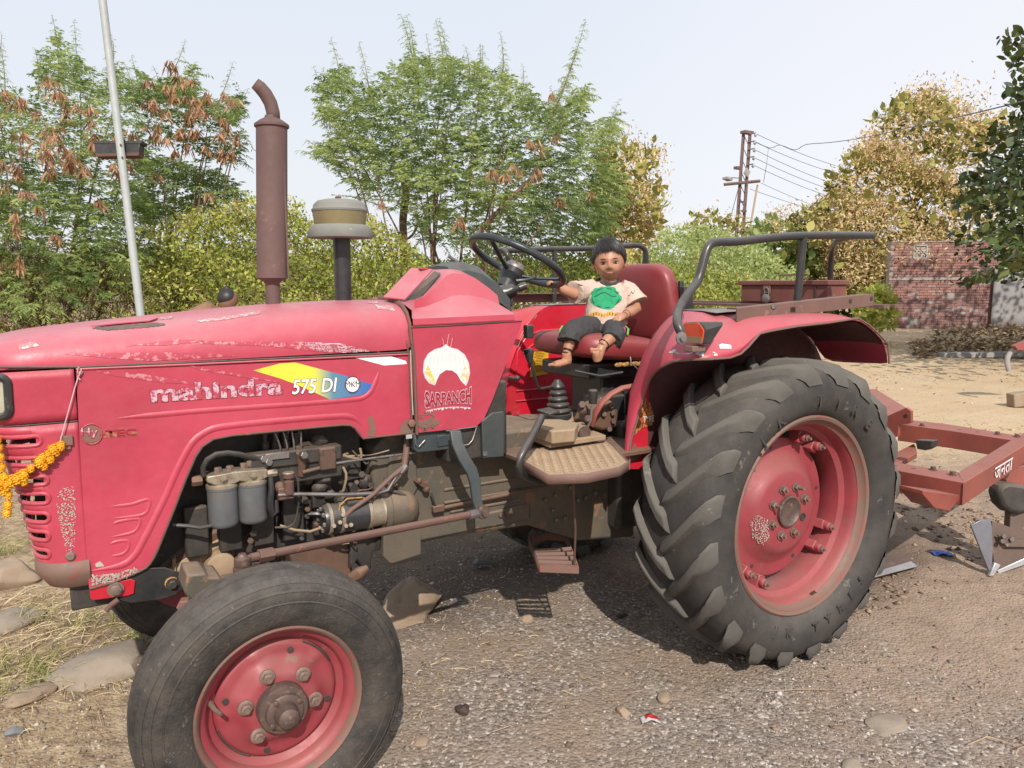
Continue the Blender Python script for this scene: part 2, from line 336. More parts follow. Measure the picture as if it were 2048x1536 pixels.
def ch(txt, size, r, amid, step, f, par, up=True):
    n = len(txt)
    for i, c_ in enumerate(txt):
        if c_ == ' ': continue
        a = R(amid-(i-(n-1)/2)*step) if up else R(amid+(i-(n-1)/2)*step)
        cu = bpy.data.curves.new('letter', 'FONT'); cu.body = c_; cu.size = size*1.35; cu.extrude = .0035; cu.align_x = 'CENTER'; cu.align_y = 'CENTER'; cu.resolution_u = 2; cu.offset = .001
        o = bpy.data.objects.new('sidewall_letter', cu); 
        dg = bpy.context.evaluated_depsgraph_get(); C.objects.link(o); bpy.context.view_layer.update()
        me = bpy.data.meshes.new_from_object(o.evaluated_get(bpy.context.evaluated_depsgraph_get())); bpy.data.objects.remove(o)
        rad = V(math.cos(a), 0, math.sin(a)); upv = rad if up else -rad; right = upv.cross(V(0, 1, 0)) ; right = -right if False else right
        right = V(0, 1, 0).cross(upv) * -1
        nrm = V(0, -1, 0); right = upv.cross(nrm)
        pos = V(0, f(-.0375), RZ)+rad*r
        mt_ = Matrix(((right.x, upv.x, nrm.x, pos.x), (right.y, upv.y, nrm.y, pos.y), (right.z, upv.z, nrm.z, pos.z), (0, 0, 0, 1)))
        me.transform(mt_); ob = bpy.data.objects.new('sidewall_letter', me); C.objects.link(ob); me.materials.clear(); me.materials.append(MT['rubber']); ob.parent = par
rear_wheel(False); rear_wheel(True)
# ---- front wheels
FX, FZ = -1.942, .35
def front_wheel(far):
    f = (lambda y: 1.72-y) if far else (lambda y: y)
    pr = [(.214, .140), (.224, .126), (.245, .112), (.275, .106), (.290, .1065), (.2915, .1045), (.294, .1045), (.2955, .1085), (.308, .110), (.318, .1155), (.3195, .113), (.323, .1155), (.324, .120), (.328, .122), (.337, .1305), (.338, .1285), (.342, .133), (.343, .138), (.351, .146), (.352, .152), (.349, .156), (.352, .162), (.360, .168), (.3605, .182), (.356, .185), (.356, .189), (.3615, .192), (.3625, .206)]
    pr = pr+[(r, .412-y) for r, y in pr[::-1]]
    m = M().lathe([(r, f(y)) for r, y in pr], (FX, 0, FZ), (0, 1, 0), 96, caps=False)
    tyre = m.build('front_tyre', MT['rubber2'], TR, 50)
    M().lathe([(r, f(y)) for r, y in [(.216, .142), (.2205, .131), (.217, .126), (.211, .13), (.206, .146), (.192, .152), (.185, .162), (.183, .178), (.166, .19), (.16, .215), (.19, .26), (.215, .275)]], (FX, 0, FZ), (0, 1, 0), 80, caps=False).build('wheel_rim', MT['wheelred'], tyre, 40)
    M().lathe([(r, f(y)) for r, y in [(.2170, .139), (.2222, .130), (.2175, .123), (.2095, .129), (.2048, .1455)]], (FX, 0, FZ), (0, 1, 0), 80, caps=False).build('rim_flange', MT['rimrust'], tyre, 40)
    d = M(); rows = []
    for i, (r, y) in enumerate([(.164, .196), (.160, .186), (.150, .182), (.135, .181), (.12, .176), (.105, .164), (.09, .150), (.078, .146), (.06, .146), (0, .146)]):
        row = []
        for k in range(73):
            a = 2*math.pi*k/72; yy = y
            if .07 < r < .125: yy -= .006*max(0, math.cos(3*a-R(15)))*math.sin((r-.07)/.055*math.pi)+.004*math.cos(6*a+1)*(r > .08)
            if .12 < r < .155: yy -= .007*max(0, 1-abs(((math.degrees(a)-72*round((math.degrees(a)-40)/72)-40))/9))
            row.append((FX+r*math.cos(a), f(yy), FZ+r*math.sin(a)))
        rows.append(row)
    d.grid(rows).build('wheel_disc', MT['wheelred'], tyre, 60)
    if far: return
    M().lathe([(r, f(y)) for r, y in [(.066, .147), (.066, .118), (.062, .112), (.05, .110), (.048, .1), (.044, .097), (.032, .096), (.030, .080), (.026, .064), (.012, .056), (0, .055)]], (FX, 0, FZ), (0, 1, 0), 36).build('wheel_hub', MT['hub'], tyre, 35)
    for k in range(5):
        a = R([48, 110, 168, 228, 352][k]); c = V(FX+.092*math.cos(a), .148, FZ+.092*math.sin(a))
        M().lathe([(.021, .0), (.021, -.005), (.018, -.007), (0, -.007)], c, (0, 1, 0), 16).hexa(c+V(0, -.006, 0), (0, -1, 0), .0145, .012).lathe([(.0075, 0), (.0075, -.008), (0, -.008)], c+V(0, -.018, 0), (0, 1, 0), 10).build('wheel_nut', MT['nut'], tyre, 40)
    for k in range(4):
        a = R(35+90*k); M().hexa(V(FX+.043*math.cos(a), .099, FZ+.043*math.sin(a)), (0, -1, 0), .008, .008).build('hub_bolt', MT['hub'], tyre, 40)
    for k in range(4):
        a = R([74, 165, 255, 345][k]); M().lathe([(.0085, 0), (.0085, -.0025), (0, -.0025)], (FX+.139*math.cos(a), .1745, FZ+.139*math.sin(a)), (0, 1, 0), 12).build('disc_hole', MT['dark'], tyre, 0)
    c = V(FX-.172, .17, FZ+.045); M().tube([c, c+V(.006, -.03, -.004), c+V(.016, -.055, -.008)], [.008, .006, .005], 8).build('valve_stem', MT['nut'], tyre)
    for a0, a1 in ((25, 62), (195, 240)): M().tube([(FX+.1615*math.cos(R(a0+(a1-a0)*i/10)), .184, FZ+.1615*math.sin(R(a0+(a1-a0)*i/10))) for i in range(11)], .0025, 6).build('weld_gap', MT['dark'], tyre)
front_wheel(False); front_wheel(True)
# ---- bonnet: rounded shell, lofted along x
SEC = [(.283, 0), (.284, .1), (.281, .28), (.272, .5), (.252, .70), (.215, .85), (.15, .95), (.07, .99), (0, 1)]
def lerp(x, tab):
    if x <= tab[0][0]: return tab[0][1]
    for (a, p), (b, q) in zip(tab, tab[1:]):
        if x <= b: return p+(q-p)*(x-a)/(b-a)
    return tab[-1][1]
HT = [(-2.64, 1.262), (-2.60, 1.296), (-2.55, 1.318), (-2.45, 1.338), (-2.3, 1.353), (-2.15, 1.366), (-1.95, 1.384), (-1.75, 1.399), (-1.55, 1.406), (-1.35, 1.407), (-1.2, 1.407)]
HW = [(-2.64, .30), (-2.62, .52), (-2.59, .7), (-2.55, .85), (-2.50, .94), (-2.45, .98), (-2.35, 1.0), (-1.2, 1.0)]
def hoodpt(x, k, far=False):
    w, dz = SEC[k]; w *= lerp(x, HW); zt = lerp(x, HT)+.012*0; z = 1.243+(zt-1.243)*dz
    return V(x, YC+w if far else YC-w, z)
def hood_rows(xs):
    return [[hoodpt(x, k) for k in range(len(SEC))]+[hoodpt(x, k, True) for k in range(len(SEC)-2, -1, -1)] for x in xs]
xs = [-2.64, -2.62, -2.59, -2.55, -2.5, -2.45, -2.35, -2.25, -2.15, -2.0, -1.85, -1.7, -1.55, -1.45, -1.362]
m = M().grid(hood_rows(xs)); n_ = 2*len(SEC)-1; m.f.append(tuple(range(n_)))
hood = m.build('bonnet_top', MT['hood'], TR, 50, sub=1)
# seam strip under the bonnet
M().tube([P(-60, 735, .567), P(150, 734.5, .5585), P(400, 724, .5575), P(828, 704, .5575)], .0035, 6).build('bonnet_seam', MT['dark'], TR)
m = M().tube([P(152, 738.5, .5575), P(400, 728, .5555), P(826, 708, .5555)], .0035, 6)
m.build('panel_top_lip', MT['hood'], TR)
# top vent flap on the bonnet
fl = [P(182, 659, .66), P(226, 662.5, .655), P(330, 650, .655), P(305, 634, .80), P(200, 648, .80)]
a = hoodpt(-2.24, 4); 
m = M(); 
vt = [V(-2.335, .625, 1.345), V(-2.30, .618, 1.339), V(-2.13, .618, 1.357), V(-2.10, .64, 1.364), V(-2.14, .74, 1.388), V(-2.28, .74, 1.372)]
m = M()
# side panel: cut-out outline, 2.5 mm sheet with a returned edge
opening = [(270, 1147), (281, 1142), (292, 1136), (300, 1128), (307, 1117), (315, 1101), (322, 1084), (345, 1027), (371, 960), (391, 914), (405, 893), (427, 878.5), (465, 871), (512, 866.5), (588, 859), (650, 853), (685, 850), (700, 850.5), (710, 856), (718, 867), (726, 877), (760, 873), (797, 869), (826, 866)]
YP = .558
pan = [P(152, 741, YP)]+[P(u, v, YP) for u, v in [(155, 800), (160, 900), (166, 1000), (173, 1100), (178, 1176), (225, 1164)]]+[P(u, v, YP) for u, v in opening]+[P(826, 712, YP), P(500, 727, YP)]
def sheet(pts, y_thick): return M().prism(pts, (0, y_thick, 0))
sp = sheet(pan, .006).build('side_panel', MT['hood_low'], TR, 30)
M().prism([V(p.x, 2*YC-p.y, p.z) for p in pan], (0, .006, 0)).build('side_panel', MT['hood_low'], TR, 30)
# returned flange and rust line round the opening, ridge parallel to it
M().tube([P(u, v, YP-.001) for u, v in [(179, 1178), (225, 1165)]+opening], .0035, 6).build('panel_edge', MT['rust'], sp)
flg = [P(u, v, YP) for u, v in opening]
M().grid([[p, p+V(0, .035, 0)] for p in flg]).build('panel_flange', MT['hood_low'], sp, 40, solid=.002)
def off(pts, d):
    out = []
    for i, p in enumerate(pts):
        a = pts[max(i-1, 0)]; b = pts[min(i+1, len(pts)-1)]; t_ = (b-a).normalized(); out.append(p+V(-t_.z, 0, t_.x)*d)
    return out
rid = [(182, 1142), (220, 1136), (250, 1128), (270, 1110), (285, 1085), (328, 1000), (352, 945), (377, 897), (397, 874), (427, 857.5), (465, 851), (512, 846), (600, 838), (670, 833), (697, 833), (712, 839), (722, 850)]
def ridge(px, r0, name='pressed_ridge', mat='hood_low', y=YP-.0005, par=None, r1=None):
    pts = [P(u, v, y) for u, v in px]; N = len(pts)
    sm = []
    for i in range(N-1):
        for k in range(4):
            t_ = k/4; p0 = pts[max(i-1, 0)]; p1 = pts[i]; p2 = pts[i+1]; p3 = pts[min(i+2, N-1)]
            sm.append(.5*((2*p1)+(-p0+p2)*t_+(2*p0-5*p1+4*p2-p3)*t_*t_+(-p0+3*p1-3*p2+p3)*t_**3))
    sm.append(pts[-1]); n = len(sm); rr = [max(.0006, r0*min(1, 8*i/n+.15, 8*(n-1-i)/n+.15)) for i in range(n)]
    vs = []; fs = []
    for i, p in enumerate(sm):
        a = sm[max(i-1, 0)]; b = sm[min(i+1, n-1)]; t_ = (b-a).normalized(); w = V(-t_.z, 0, t_.x)
        for q, h in ((-1.6, 0.0), (-.8, .55), (0, .75), (.8, .55), (1.6, 0.0)): vs.append(p+w*rr[i]*q+V(0, -h*rr[i]*.8, 0))
    for i in range(n-1):
        for k in range(4): fs.append((i*5+k, i*5+k+1, i*5+5+k+1, i*5+5+k))
    return M().add(vs, fs).build(name, MT[mat], par or sp, 80)
ridge(rid, .0062)
ridge([(235, 837), (300, 831), (400, 822), (512, 814), (600, 808), (700, 800), (727, 795), (742, 783), (752, 762), (758, 742)], .005)
ridge([(222, 1013), (262, 1009), (296, 999), (298, 1012), (285, 1030), (226, 1037)], .0032)
ridge([(226, 1048), (240, 1043), (270, 1038), (280, 1042), (268, 1064), (224, 1074)], .003)
ridge([(220, 1088), (236, 1083), (255, 1082), (257, 1095), (246, 1108), (224, 1112)], .003)
# ---- nose: upper block with the headlamp, lower block with seven slots
NX0 = -2.348
def nose_pt(s, z, up=0):
    xf = lerp(z, [(.60, -2.448), (.65, -2.462), (.9, -2.502), (1.0, -2.528), (1.1, -2.555), (1.24, -2.600)])
    x0 = NX0
    rc = .085; L1 = (x0-(xf+rc)); L2 = rc*math.pi/2; y1 = .5605
    if s <= L1: return V(x0-s, y1, z)
    s2 = s-L1
    if s2 <= L2: a = s2/rc; return V(xf+rc-rc*math.sin(a), y1+rc-rc*math.cos(a), z)
    return V(xf, y1+rc+(s2-L2), z)
def nose_len(z):
    xf = nose_pt(5, z).x; return (NX0-(xf+.085))+.085*math.pi/2+(YC-.5605-.085)
slots_px = [(871, 890), (914, 929), (953, 970), (988, 1009), (1028, 1048), (1067, 1086), (1106, 1123)]
slot_ends = [82, 80, 96, 99, 99, 99, 98]
slots = []
for (t_, b_), e_ in zip(slots_px, slot_ends):
    pt = P(60, t_, .575); pb = P(60, b_, .575); xe = P(e_, (t_+b_)/2, .5605).x; slots.append((pb.z, pt.z, NX0-xe))
def nose_block(z0, z1, cut, name):
    zs = {z0, z1}
    k = int((z1-z0)/.02)
    for i in range(k): zs.add(z0+(z1-z0)*i/k)
    if cut:
        zs = {z for z in zs if all(not (a-.008 < z < b+.008) for a, b, c_ in slots)}|{z0, z1}
        for a, b, c_ in slots: zs |= {a, b}
    zs = sorted(zs); m = M(); S = [i*.01 for i in range(0, 60)]
    for za, zb in zip(zs, zs[1:]):
        for sa, sb in zip(S, S[1:]):
            L = min(nose_len(za), nose_len(zb))
            if sa >= L: break
            if cut and any(a <= (za+zb)/2 <= b and sa+.004 > c_+.006 and sa < c_+.34 for a, b, c_ in slots): continue
            q = [nose_pt(min(sa, nose_len(za)), za), nose_pt(min(sb, nose_len(za)), za), nose_pt(min(sb, nose_len(zb)), zb), nose_pt(min(sa, nose_len(zb)), zb)]
            m.add(q, [(0, 1, 2, 3)]); m.add([V(p.x, 2*YC-p.y, p.z) for p in q], [(3, 2, 1, 0)])
    return m.build(name, MT['hood_low'], TR, 50, solid=.003)
zsplit = P(100, 847, .56).z; zbot = P(120, 1160, .56).z
nu = nose_block(zsplit+.004, 1.238, False, 'nose_upper'); nl = nose_block(zbot, zsplit-.003, True, 'nose_grille')
M().box((-2.395, YC, (zsplit+zbot)/2+.01), (.07, .49, zsplit-zbot-.04)).box((-2.445, YC, (zsplit+zbot)/2+.06), (.04, .38, zsplit-zbot-.14)).build('radiator_core', MT['dark'], TR)
for a, b, c_ in slots:
    zc = (a+b)/2; h = (b-a)/2; pts = []
    for i in range(9):
        t_ = math.pi/2+math.pi*i/8; pts.append(nose_pt(c_+.004+h*1.0-h*math.sin(t_-math.pi/2)*0+h*math.cos(t_), zc+h*math.sin(t_)))
    run = [nose_pt(c_+h+.02*i, a) for i in range(1, 16)]; top = [nose_pt(c_+h+.02*i, b) for i in range(15, 0, -1)]
    pts = [nose_pt(c_+h+h*math.cos(math.pi/2+math.pi*i/8), zc+h*math.sin(math.pi/2+math.pi*i/8)) for i in range(9)]+run+top
    M().tube(pts, .0062, 8, closed=True).build('grille_slot_lip', MT['hood_low'], nl)
# bottom band of the nose
zz = zbot
m = M(); rows = []
for dz, o_ in ((.045, .002), (.035, .010), (.018, .013), (.004, .012), (-.012, .002), (-.030, -.004), (-.034, -.012)):
    row = []
    for i in range(30):
        s_ = i*.015; p = nose_pt(min(s_, nose_len(zz)), zz+dz); q = nose_pt(min(s_+.003, nose_len(zz)), zz+dz); t_ = (q-p); t_ = t_.normalized() if t_.length > 1e-6 else V(0, 1, 0)
        row.append(p+V(-t_.y, t_.x, 0)*-o_*(-1))
    rows.append(row)
m.grid(rows); m.grid([[V(p.x, 2*YC-p.y, p.z) for p in r] for r in rows]); m.build('grille_bottom_band', MT['rimrust'], nl, 60)
M().lathe([(.013, 0), (.013, -.004), (.009, -.009), (0, -.009)], P(141, 1112, .5605), (0, 1, 0), 14).build('nose_bolt', MT['nut'], nl)
M().box(P(133, 881, .555), (.03, .012, .028)).box(P(127, 897, .553), (.035, .004, .01)).build('side_latch', MT['rimrust'], nl, bevel=.002)
# headlamp: wraps the front corner
def np2(s, z, o_=0):
    p = nose_pt(s, z); q = nose_pt(s+.002, z); t_ = (q-p).normalized(); return p+V(t_.y, -t_.x, 0)*(-o_)*-1 if False else p+V(-t_.y, t_.x, 0)*0+V(t_.y, -t_.x, 0)*(-o_)
zt, zb_ = P(10, 752, .57).z, P(10, 833, .57).z; sE = NX0-P(17, 790, .5605).x
ring = []
def stad(sc, inset):
    pts = []; h = (zt-zb_)/2-inset; zc = (zt+zb_)/2; r_ = .02
    for (cs, cz, a0) in ((sE+inset+r_, zc+h-r_, 90), (sE+inset+r_, zc-h+r_, 180)):
        for i in range(5): a = R(a0+90*i/4); pts.append((cs+r_*math.cos(a), cz+r_*math.sin(a)))
    for i in range(1, 14): pts.append((sE+.03+i*.018, zc-h))
    for i in range(13, 0, -1): pts.append((sE+.03+i*.018, zc+h))
    return pts
def outn(s, z, o_):
    p = nose_pt(s, z); q = nose_pt(s+.002, z); t_ = (q-p).normalized(); n1 = V(t_.y, -t_.x, 0)
    if n1.dot(p-V(-2.3, YC, z)) < 0: n1 = -n1
    return p+n1*o_
M().tube([outn(s, z, .004) for s, z in stad(0, 0)], .011, 8, closed=True).build('headlamp_bezel', MT['black'], nu)
rows = [[outn(sE+.008+j*.018, zb_+.008+(zt-zb_-.016)*i/6, .005) for j in range(15)] for i in range(7)]
M().grid(rows).build('headlamp_lens', MT['glass'], nu, 60)
M().tube([nose_pt(s_*.02, zsplit)+V(0, .002, 0) for s_ in range(0, 18)], .0025, 6).build('nose_seam', MT['dark'], nu)
# ---- tank cowl behind the bonnet
cow = [(833, 712), (1042, 636.5), (1044, 640), (1041, 652), (1020, 706), (1003, 752), (985, 800), (968, 838), (955, 851), (940, 855), (832, 866)]
YK = .553
cow3 = [P(833, 705, YK)]+[P(u, v, YK) for u, v in [(900, 690.5), (1000, 640.5)][:0]]+[P(1043, 643, YK)]+[P(u, v, YK) for u, v in cow[3:]]
lowtop = [(824, 651), (1045, 640)]
pc = [P(u, v, YK) for u, v in [(824, 652), (835, 651), (1044, 640), (1041, 655), (1020, 706), (1003, 752), (985, 800), (968, 838), (955, 851), (940, 855), (832, 866), (830, 760), (828, 706)]]
cw = M().prism(pc, (0, .008, 0)).build('tank_cowl_side', MT['hood_low'], TR, 30)
M().prism([V(p.x, 2*YC-p.y-.008, p.z) for p in pc], (0, .008, 0)).build('tank_cowl_side', MT['hood_low'], TR, 30)
# the lip band and the cowl top
zlip = P(930, 646, YK).z
def cow_sec(x, zt_, wtop, zb2=None):
    # side lip -> shoulder -> top
    zl = lerp(x, [(-1.36, P(824, 652, YK).z), (-.955, P(1044, 641, YK).z)])
    zu = lerp(x, [(-1.36, P(810, 636, .556).z), (-.955, P(1040, 626, YK).z)])
    h = zt_-zu
    p = [(YC-.552, zl, 0), (.290, zl, 0), (.292, zl+.004, 0), (.290, zu-.004, 0), (.284, zu, 0), (.284-.10*(h > .06), zu+h*.42, 0), (wtop+.03, zu+h*.9, 0), (wtop, zt_-.001, 0), (wtop*.5, zt_, 0), (0, zt_, 0)]
    p = p[1:]
    return [V(x, YC-w, z) for w, z, _ in p]+[V(x, YC+w, z) for w, z, _ in p[:-1][::-1]]
ST = [(-1.355, 1.408, .16), (-1.30, 1.412, .155), (-1.26, 1.425, .15), (-1.20, 1.470, .13), (-1.155, 1.508, .12), (-1.125, 1.516, .115), (-1.08, 1.512, .115), (-1.03, 1.490, .12), (-.985, 1.455, .13), (-.955, 1.425, .14)]
ct = M().grid([cow_sec(*s) for s in ST]).build('tank_cowl_top', MT['hood'], TR, 28)
M().tube([P(822, 655, .5515), P(900, 651, .5515), P(1044, 642, .5515)], .0022, 6).build('cowl_seam', MT['dark'], cw)
# grey instrument hood behind the cowl
def ins(x, zt_, w, zb): return [V(x, YC-w, zb), V(x, YC-w*.97, zb+(zt_-zb)*.72), V(x, YC-w*.72, zt_-.005), V(x, YC, zt_), V(x, YC+w*.72, zt_-.005), V(x, YC+w*.97, zb+(zt_-zb)*.72), V(x, YC+w, zb)]
m = M().grid([ins(-1.12, 1.530, .12, 1.42), ins(-1.06, 1.546, .13, 1.42), ins(-1.0, 1.532, .14, 1.41), ins(-.93, 1.478, .145, 1.39), ins(-.88, 1.42, .14, 1.36), ins(-.862, 1.375, .12, 1.34)]); m.f.append(tuple(range(7)))
m.build('instrument_hood', MT['slate'], TR, 35)
M().prism([V(-1.0, YC-.15, 1.0), V(-1.0, YC-.15, 1.36), V(-1.0, YC+.15, 1.36), V(-1.0, YC+.15, 1.0)], (-.02, 0, 0)).build('dash_panel', MT['slate'], TR)
# hinged filler flap standing open on the cowl
q = [P(766, 597, .70), P(822, 538, .78), P(866, 541, .73), P(810, 601, .63)]
m = M().prism(q, (.0, .0, .006)); flp = m.build('filler_flap', MT['hood'], TR, 30, bevel=.003)
M().prism([P(838, 599, .66), P(812, 602, .655), P(868, 542, .725), P(882, 546, .70)], (.002, .01, -.004)).build('filler_flap_gap', MT['dark'], TR, 30)
M().box((q[1]+q[2])/2+V(.0, -.01, .004), (.03, .018, .006)).build('flap_hinge', MT['hood'], flp)
# rubber/weld joint between bonnet and cowl
jr = [P(u, v, .556) for u, v in [(833, 868), (831, 820), (829, 770), (827, 720), (822, 680), (819, 655)]]
top = [hoodpt(-1.36, k)+V(.0, -.003, .004) for k in range(1, len(SEC))]
M().tube([p+V(0, -.002, 0) for p in jr]+top, .011, 6, flat=.5).build('rusty_joint_strip', MT['rimrust'], TR, 60)
M().tube([p+V(-.016, .0, 0) for p in jr[:5]], .006, 6, flat=.5).build('peeled_paint_strip', MT['plank'], TR, 60)
M().hexa(P(822, 846, .552), (0, -1, 0), .014, .012).box(P(855, 846, .553), (.085, .004, .018)).build('cowl_hinge_bolt', MT['rimrust'], cw, bevel=.001)
# ---- silencer
eb = P(547, 612, YC)
def at_z(u, v): return P(u, v, YC)
mm = lambda px, z_: px/1519.4*2.47
zA, zB, zC_, zD = at_z(547, 556).z, at_z(547, 253).z, at_z(547, 240).z, at_z(547, 160).z
xe = eb.x; lean = (at_z(546, 253).x-at_z(547, 556).x)
dep = (Vector(CAM)-eb).length*0+float(np.dot(np.array(eb)-CAM, _fw)); sc_ = dep/FPX
rs = 29.5*sc_; sil = M()
def lx(z): return xe+(z-zA)/(zB-zA)*lean
sil.tube([(lx(zA+(zB-zA)*i/6), YC, zA+(zB-zA)*i/6) for i in range(7)], rs, 32)
sil = sil.build('silencer_drum', MT['silencer'], TR, 40)
M().lathe([(14*sc_, -.14), (14*sc_, -.018), (17*sc_, -.012), (30.5*sc_, 0), (30.5*sc_, .006), (29*sc_, .007)], (lx(zA), YC, zA), (0, 0, 1), 28, caps=False).build('silencer_base_cone', MT['silencer'], sil, 35)
M().lathe([(30*sc_, -.006), (33*sc_, -.003), (33*sc_, .005), (30*sc_, .009), (22*sc_, .019), (13*sc_, .027), (12*sc_, .034)], (lx(zB), YC, zB), (0, 0, 1), 28, caps=False).build('silencer_top_cone', MT['silencer'], sil, 35)
pp = [P(547, 243, YC), P(546, 225, YC), P(541, 206, YC), P(531, 188, YC), P(520, 175, YC), P(510, 166.5, YC)]
M().tube(pp, [12.3*sc_, 12.3*sc_, 12.3*sc_, 12.5*sc_, 12*sc_, 10.5*sc_], 20, caps=False).build('exhaust_tip', MT['silencer'], sil, 60, solid=.002)
M().box((lx(1.65)+rs*.75, YC-rs*.72, (zA+zB)/2), (.006, .006, zB-zA-.004)).build('silencer_seam', MT['silencer'], sil)
# ---- pre-cleaner on its stack
ab = P(683, 602, YC); dA = float(np.dot(np.array(ab)-CAM, _fw))/FPX
cx_ = P(680, 440, YC).x
def zz_(v): return P(680, v, YC).z
st = M().lathe([(16.5*dA, zz_(604)-.05), (16.5*dA, zz_(520)), (17*dA, zz_(476))], (cx_+.003, YC, 0), (0, 0, 1), 24).build('intake_pipe', MT['black'], TR, 40)
M().lathe([(40*dA, zz_(477)), (63*dA, zz_(476)), (64*dA, zz_(472)), (60*dA, zz_(456)), (55*dA, zz_(451)), (20*dA, zz_(450))], (cx_, YC, 0), (0, 0, 1), 40).build('precleaner_skirt', MT['cleanergrey'], st, 50)
M().lathe([(49*dA, zz_(452)), (53*dA, zz_(424)), (53*dA, zz_(422))], (cx_, YC, 0), (0, 0, 1), 40).build('precleaner_bowl', MT['cleaneramber'], st, 50)
M().lathe([(54*dA, zz_(424)), (54.5*dA, zz_(420)), (52*dA, zz_(418)), (50*dA, zz_(410)), (43*dA, zz_(403)), (30*dA, zz_(400)), (0, zz_(400))], (cx_, YC, 0), (0, 0, 1), 40).build('precleaner_lid', MT['cleanergrey'], st, 50)
M().box((cx_-.004, YC, zz_(397)), (.018, .018, .014)).build('precleaner_knob', MT['rust'], st, bevel=.002)
# ---- engine bay
M().box((-1.86, YC+.02, .87), (.74, .30, .58)).build('engine_block', MT['dark'], TR, bevel=.01)
M().box((-1.86, YC, 1.20), (.86, .46, .03)).build('heat_shield', MT['dark'], TR)
b = M()
for i in range(5): b.box((-2.05+.1*i, .672, .70), (.07, .03, .16))
b.build('block_ribs', MT['dark'], TR, bevel=.006)
# cylinder head with injectors
hd = M().box((-1.83, .70, 1.01), (.52, .10, .05)).build('cylinder_head', MT['dark'], TR, bevel=.006)
for i in range(4):
    c = P(530+21*i, 885, .66); M().lathe([(.011, -.045), (.011, -.02), (.014, -.02), (.014, .0), (.009, .004), (.009, .022), (.012, .024), (.012, .034), (0, .036)], c, (0, 0, 1), 10).build('injector', MT['dark'], hd)
# injection pump
pu = M().box(P(588, 912, .62), (.30, .06, .05)).box(P(600, 940, .64), (.26, .08, .06)).build('injection_pump', MT['dark'], TR, bevel=.006)
M().box(P(555, 912, .585), (.075, .004, .022)).build('pump_plate', MT['steel'], pu, bevel=.002)
M().box(P(652, 915, .60), (.055, .05, .075)).build('pump_governor', MT['brownoil'], pu, bevel=.006)
for (u, v, y_) in [(523, 917, .60), (603, 910, .57), (533, 924, .6)]: M().hexa(P(u, v, y_), (.3, -1, .1), .013, .02).build('pump_bolt', MT['steel'], pu)
M().tube([P(600, 905, .58), P(604, 930, .59), P(602, 950, .6)], .013, 10).build('pump_fuel_elbow', MT['brownoil'], pu)
M().tube([P(640, 932, .59), P(700, 922, .60), P(830, 905, .62)], .0045, 8).build('throttle_rod', MT['steel'], TR)
M().tube([P(605, 945, .58), P(640, 936, .585), P(655, 926, .59)], .006, 8).build('throttle_link', MT['brownoil'], TR)
for (u, v) in [(640, 880), (655, 935), (650, 955), (615, 960), (640, 975), (660, 990), (585, 965)]:
    M().ball(P(u, v, .63), .02+.006*(u % 3), (1, .8, .8), jit=.3).build('pump_casting', MT['dark'], pu)
for i in range(4):
    a = P(530+21*i, 878, .655); c_ = P(560+14*i, 905, .60); M().tube(smooth([a, a+V(.01, -.01, .035), (a+c_)/2+V(.0, -.03, .05), c_+V(0, -.005, .02), c_]), .0032, 6).build('injector_pipe', MT['steel'], pu)
rq = random.Random(3)
for i in range(34):
    u, v = rq.uniform(470, 770), rq.uniform(900, 1085); M().hexa(P(u, v, .655+rq.uniform(-.02, .0)), (rq.uniform(-.3, .3), -1, rq.uniform(-.3, .3)), rq.uniform(.007, .012), .014).build('engine_bolt', MT[rq.choice(['brownoil', 'dark', 'hub', 'steel', 'dark'])], TR)
for i in range(13):
    u, v = rq.uniform(540, 740), rq.uniform(900, 1060); pts = [P(u, v, .64)]
    for k in range(3): u += rq.uniform(-10, 50); v += rq.uniform(-25, 35); pts.append(P(u, min(v, 1085), .635+rq.uniform(-.03, .01)))
    M().tube(smooth(pts), rq.choice([.003, .0045, .007]), 7).build('small_pipe', MT[rq.choice(['dark', 'brownoil', 'black', 'rust', 'tan'])], TR)
for i in range(16):
    u, v = rq.uniform(580, 740), rq.uniform(905, 1060); M().ball(P(u, v, .66), rq.uniform(.012, .03), (1, .7, rq.uniform(.6, 1.2)), 12, 8, jit=.35).build('engine_casting', MT[rq.choice(['dark', 'dark', 'brownoil'])], TR)
# fuel filters
fh = M().prism([P(u, v, .562) for u, v in [(414, 953), (440, 949), (470, 943), (535, 938), (536, 955), (518, 963), (495, 965), (480, 963), (468, 969), (430, 972), (414, 965)]], (0, .07, 0)).build('filter_head', MT['alloy'], TR, bevel=.004)
for (uc, vt_, vb_) in ((444, 972, 1055), (503, 964, 1046)):
    c = P(uc, vt_, .6); r_ = .0445; zt_, z0 = c.z, P(uc, vb_, .575).z
    f_ = M().lathe([(r_*.80, z0-.002), (r_*.93, z0+.003), (r_, z0+.012), (r_, zt_-.008), (r_*1.04, zt_-.007), (r_*1.04, zt_)], (c.x, .6, 0), (0, 0, 1), 32).build('fuel_filter', MT['filter'], TR, 40)
    M().lathe([(r_*1.06, zt_), (r_*1.06, zt_+.008), (r_*.9, zt_+.014)], (c.x, .6, 0), (0, 0, 1), 32).build('filter_collar', MT['alloy'], f_)
M().hexa(P(404, 960, .585), (-1, 0, 0), .016, .03).build('banjo_bolt', MT['brownoil'], fh)
for (u, v) in [(447, 957), (506, 951)]: M().hexa(P(u, v, .562), (0, -1, 0), .010, .011).lathe([(.005, 0), (.005, -.007), (0, -.007)], P(u, v, .552), (0, 1, 0), 8).build('filter_bolt', MT['alloy'], fh)
M().hexa(P(534, 947, .57), (1, 0, 0), .012, .03).build('banjo_bolt', MT['alloy'], fh)
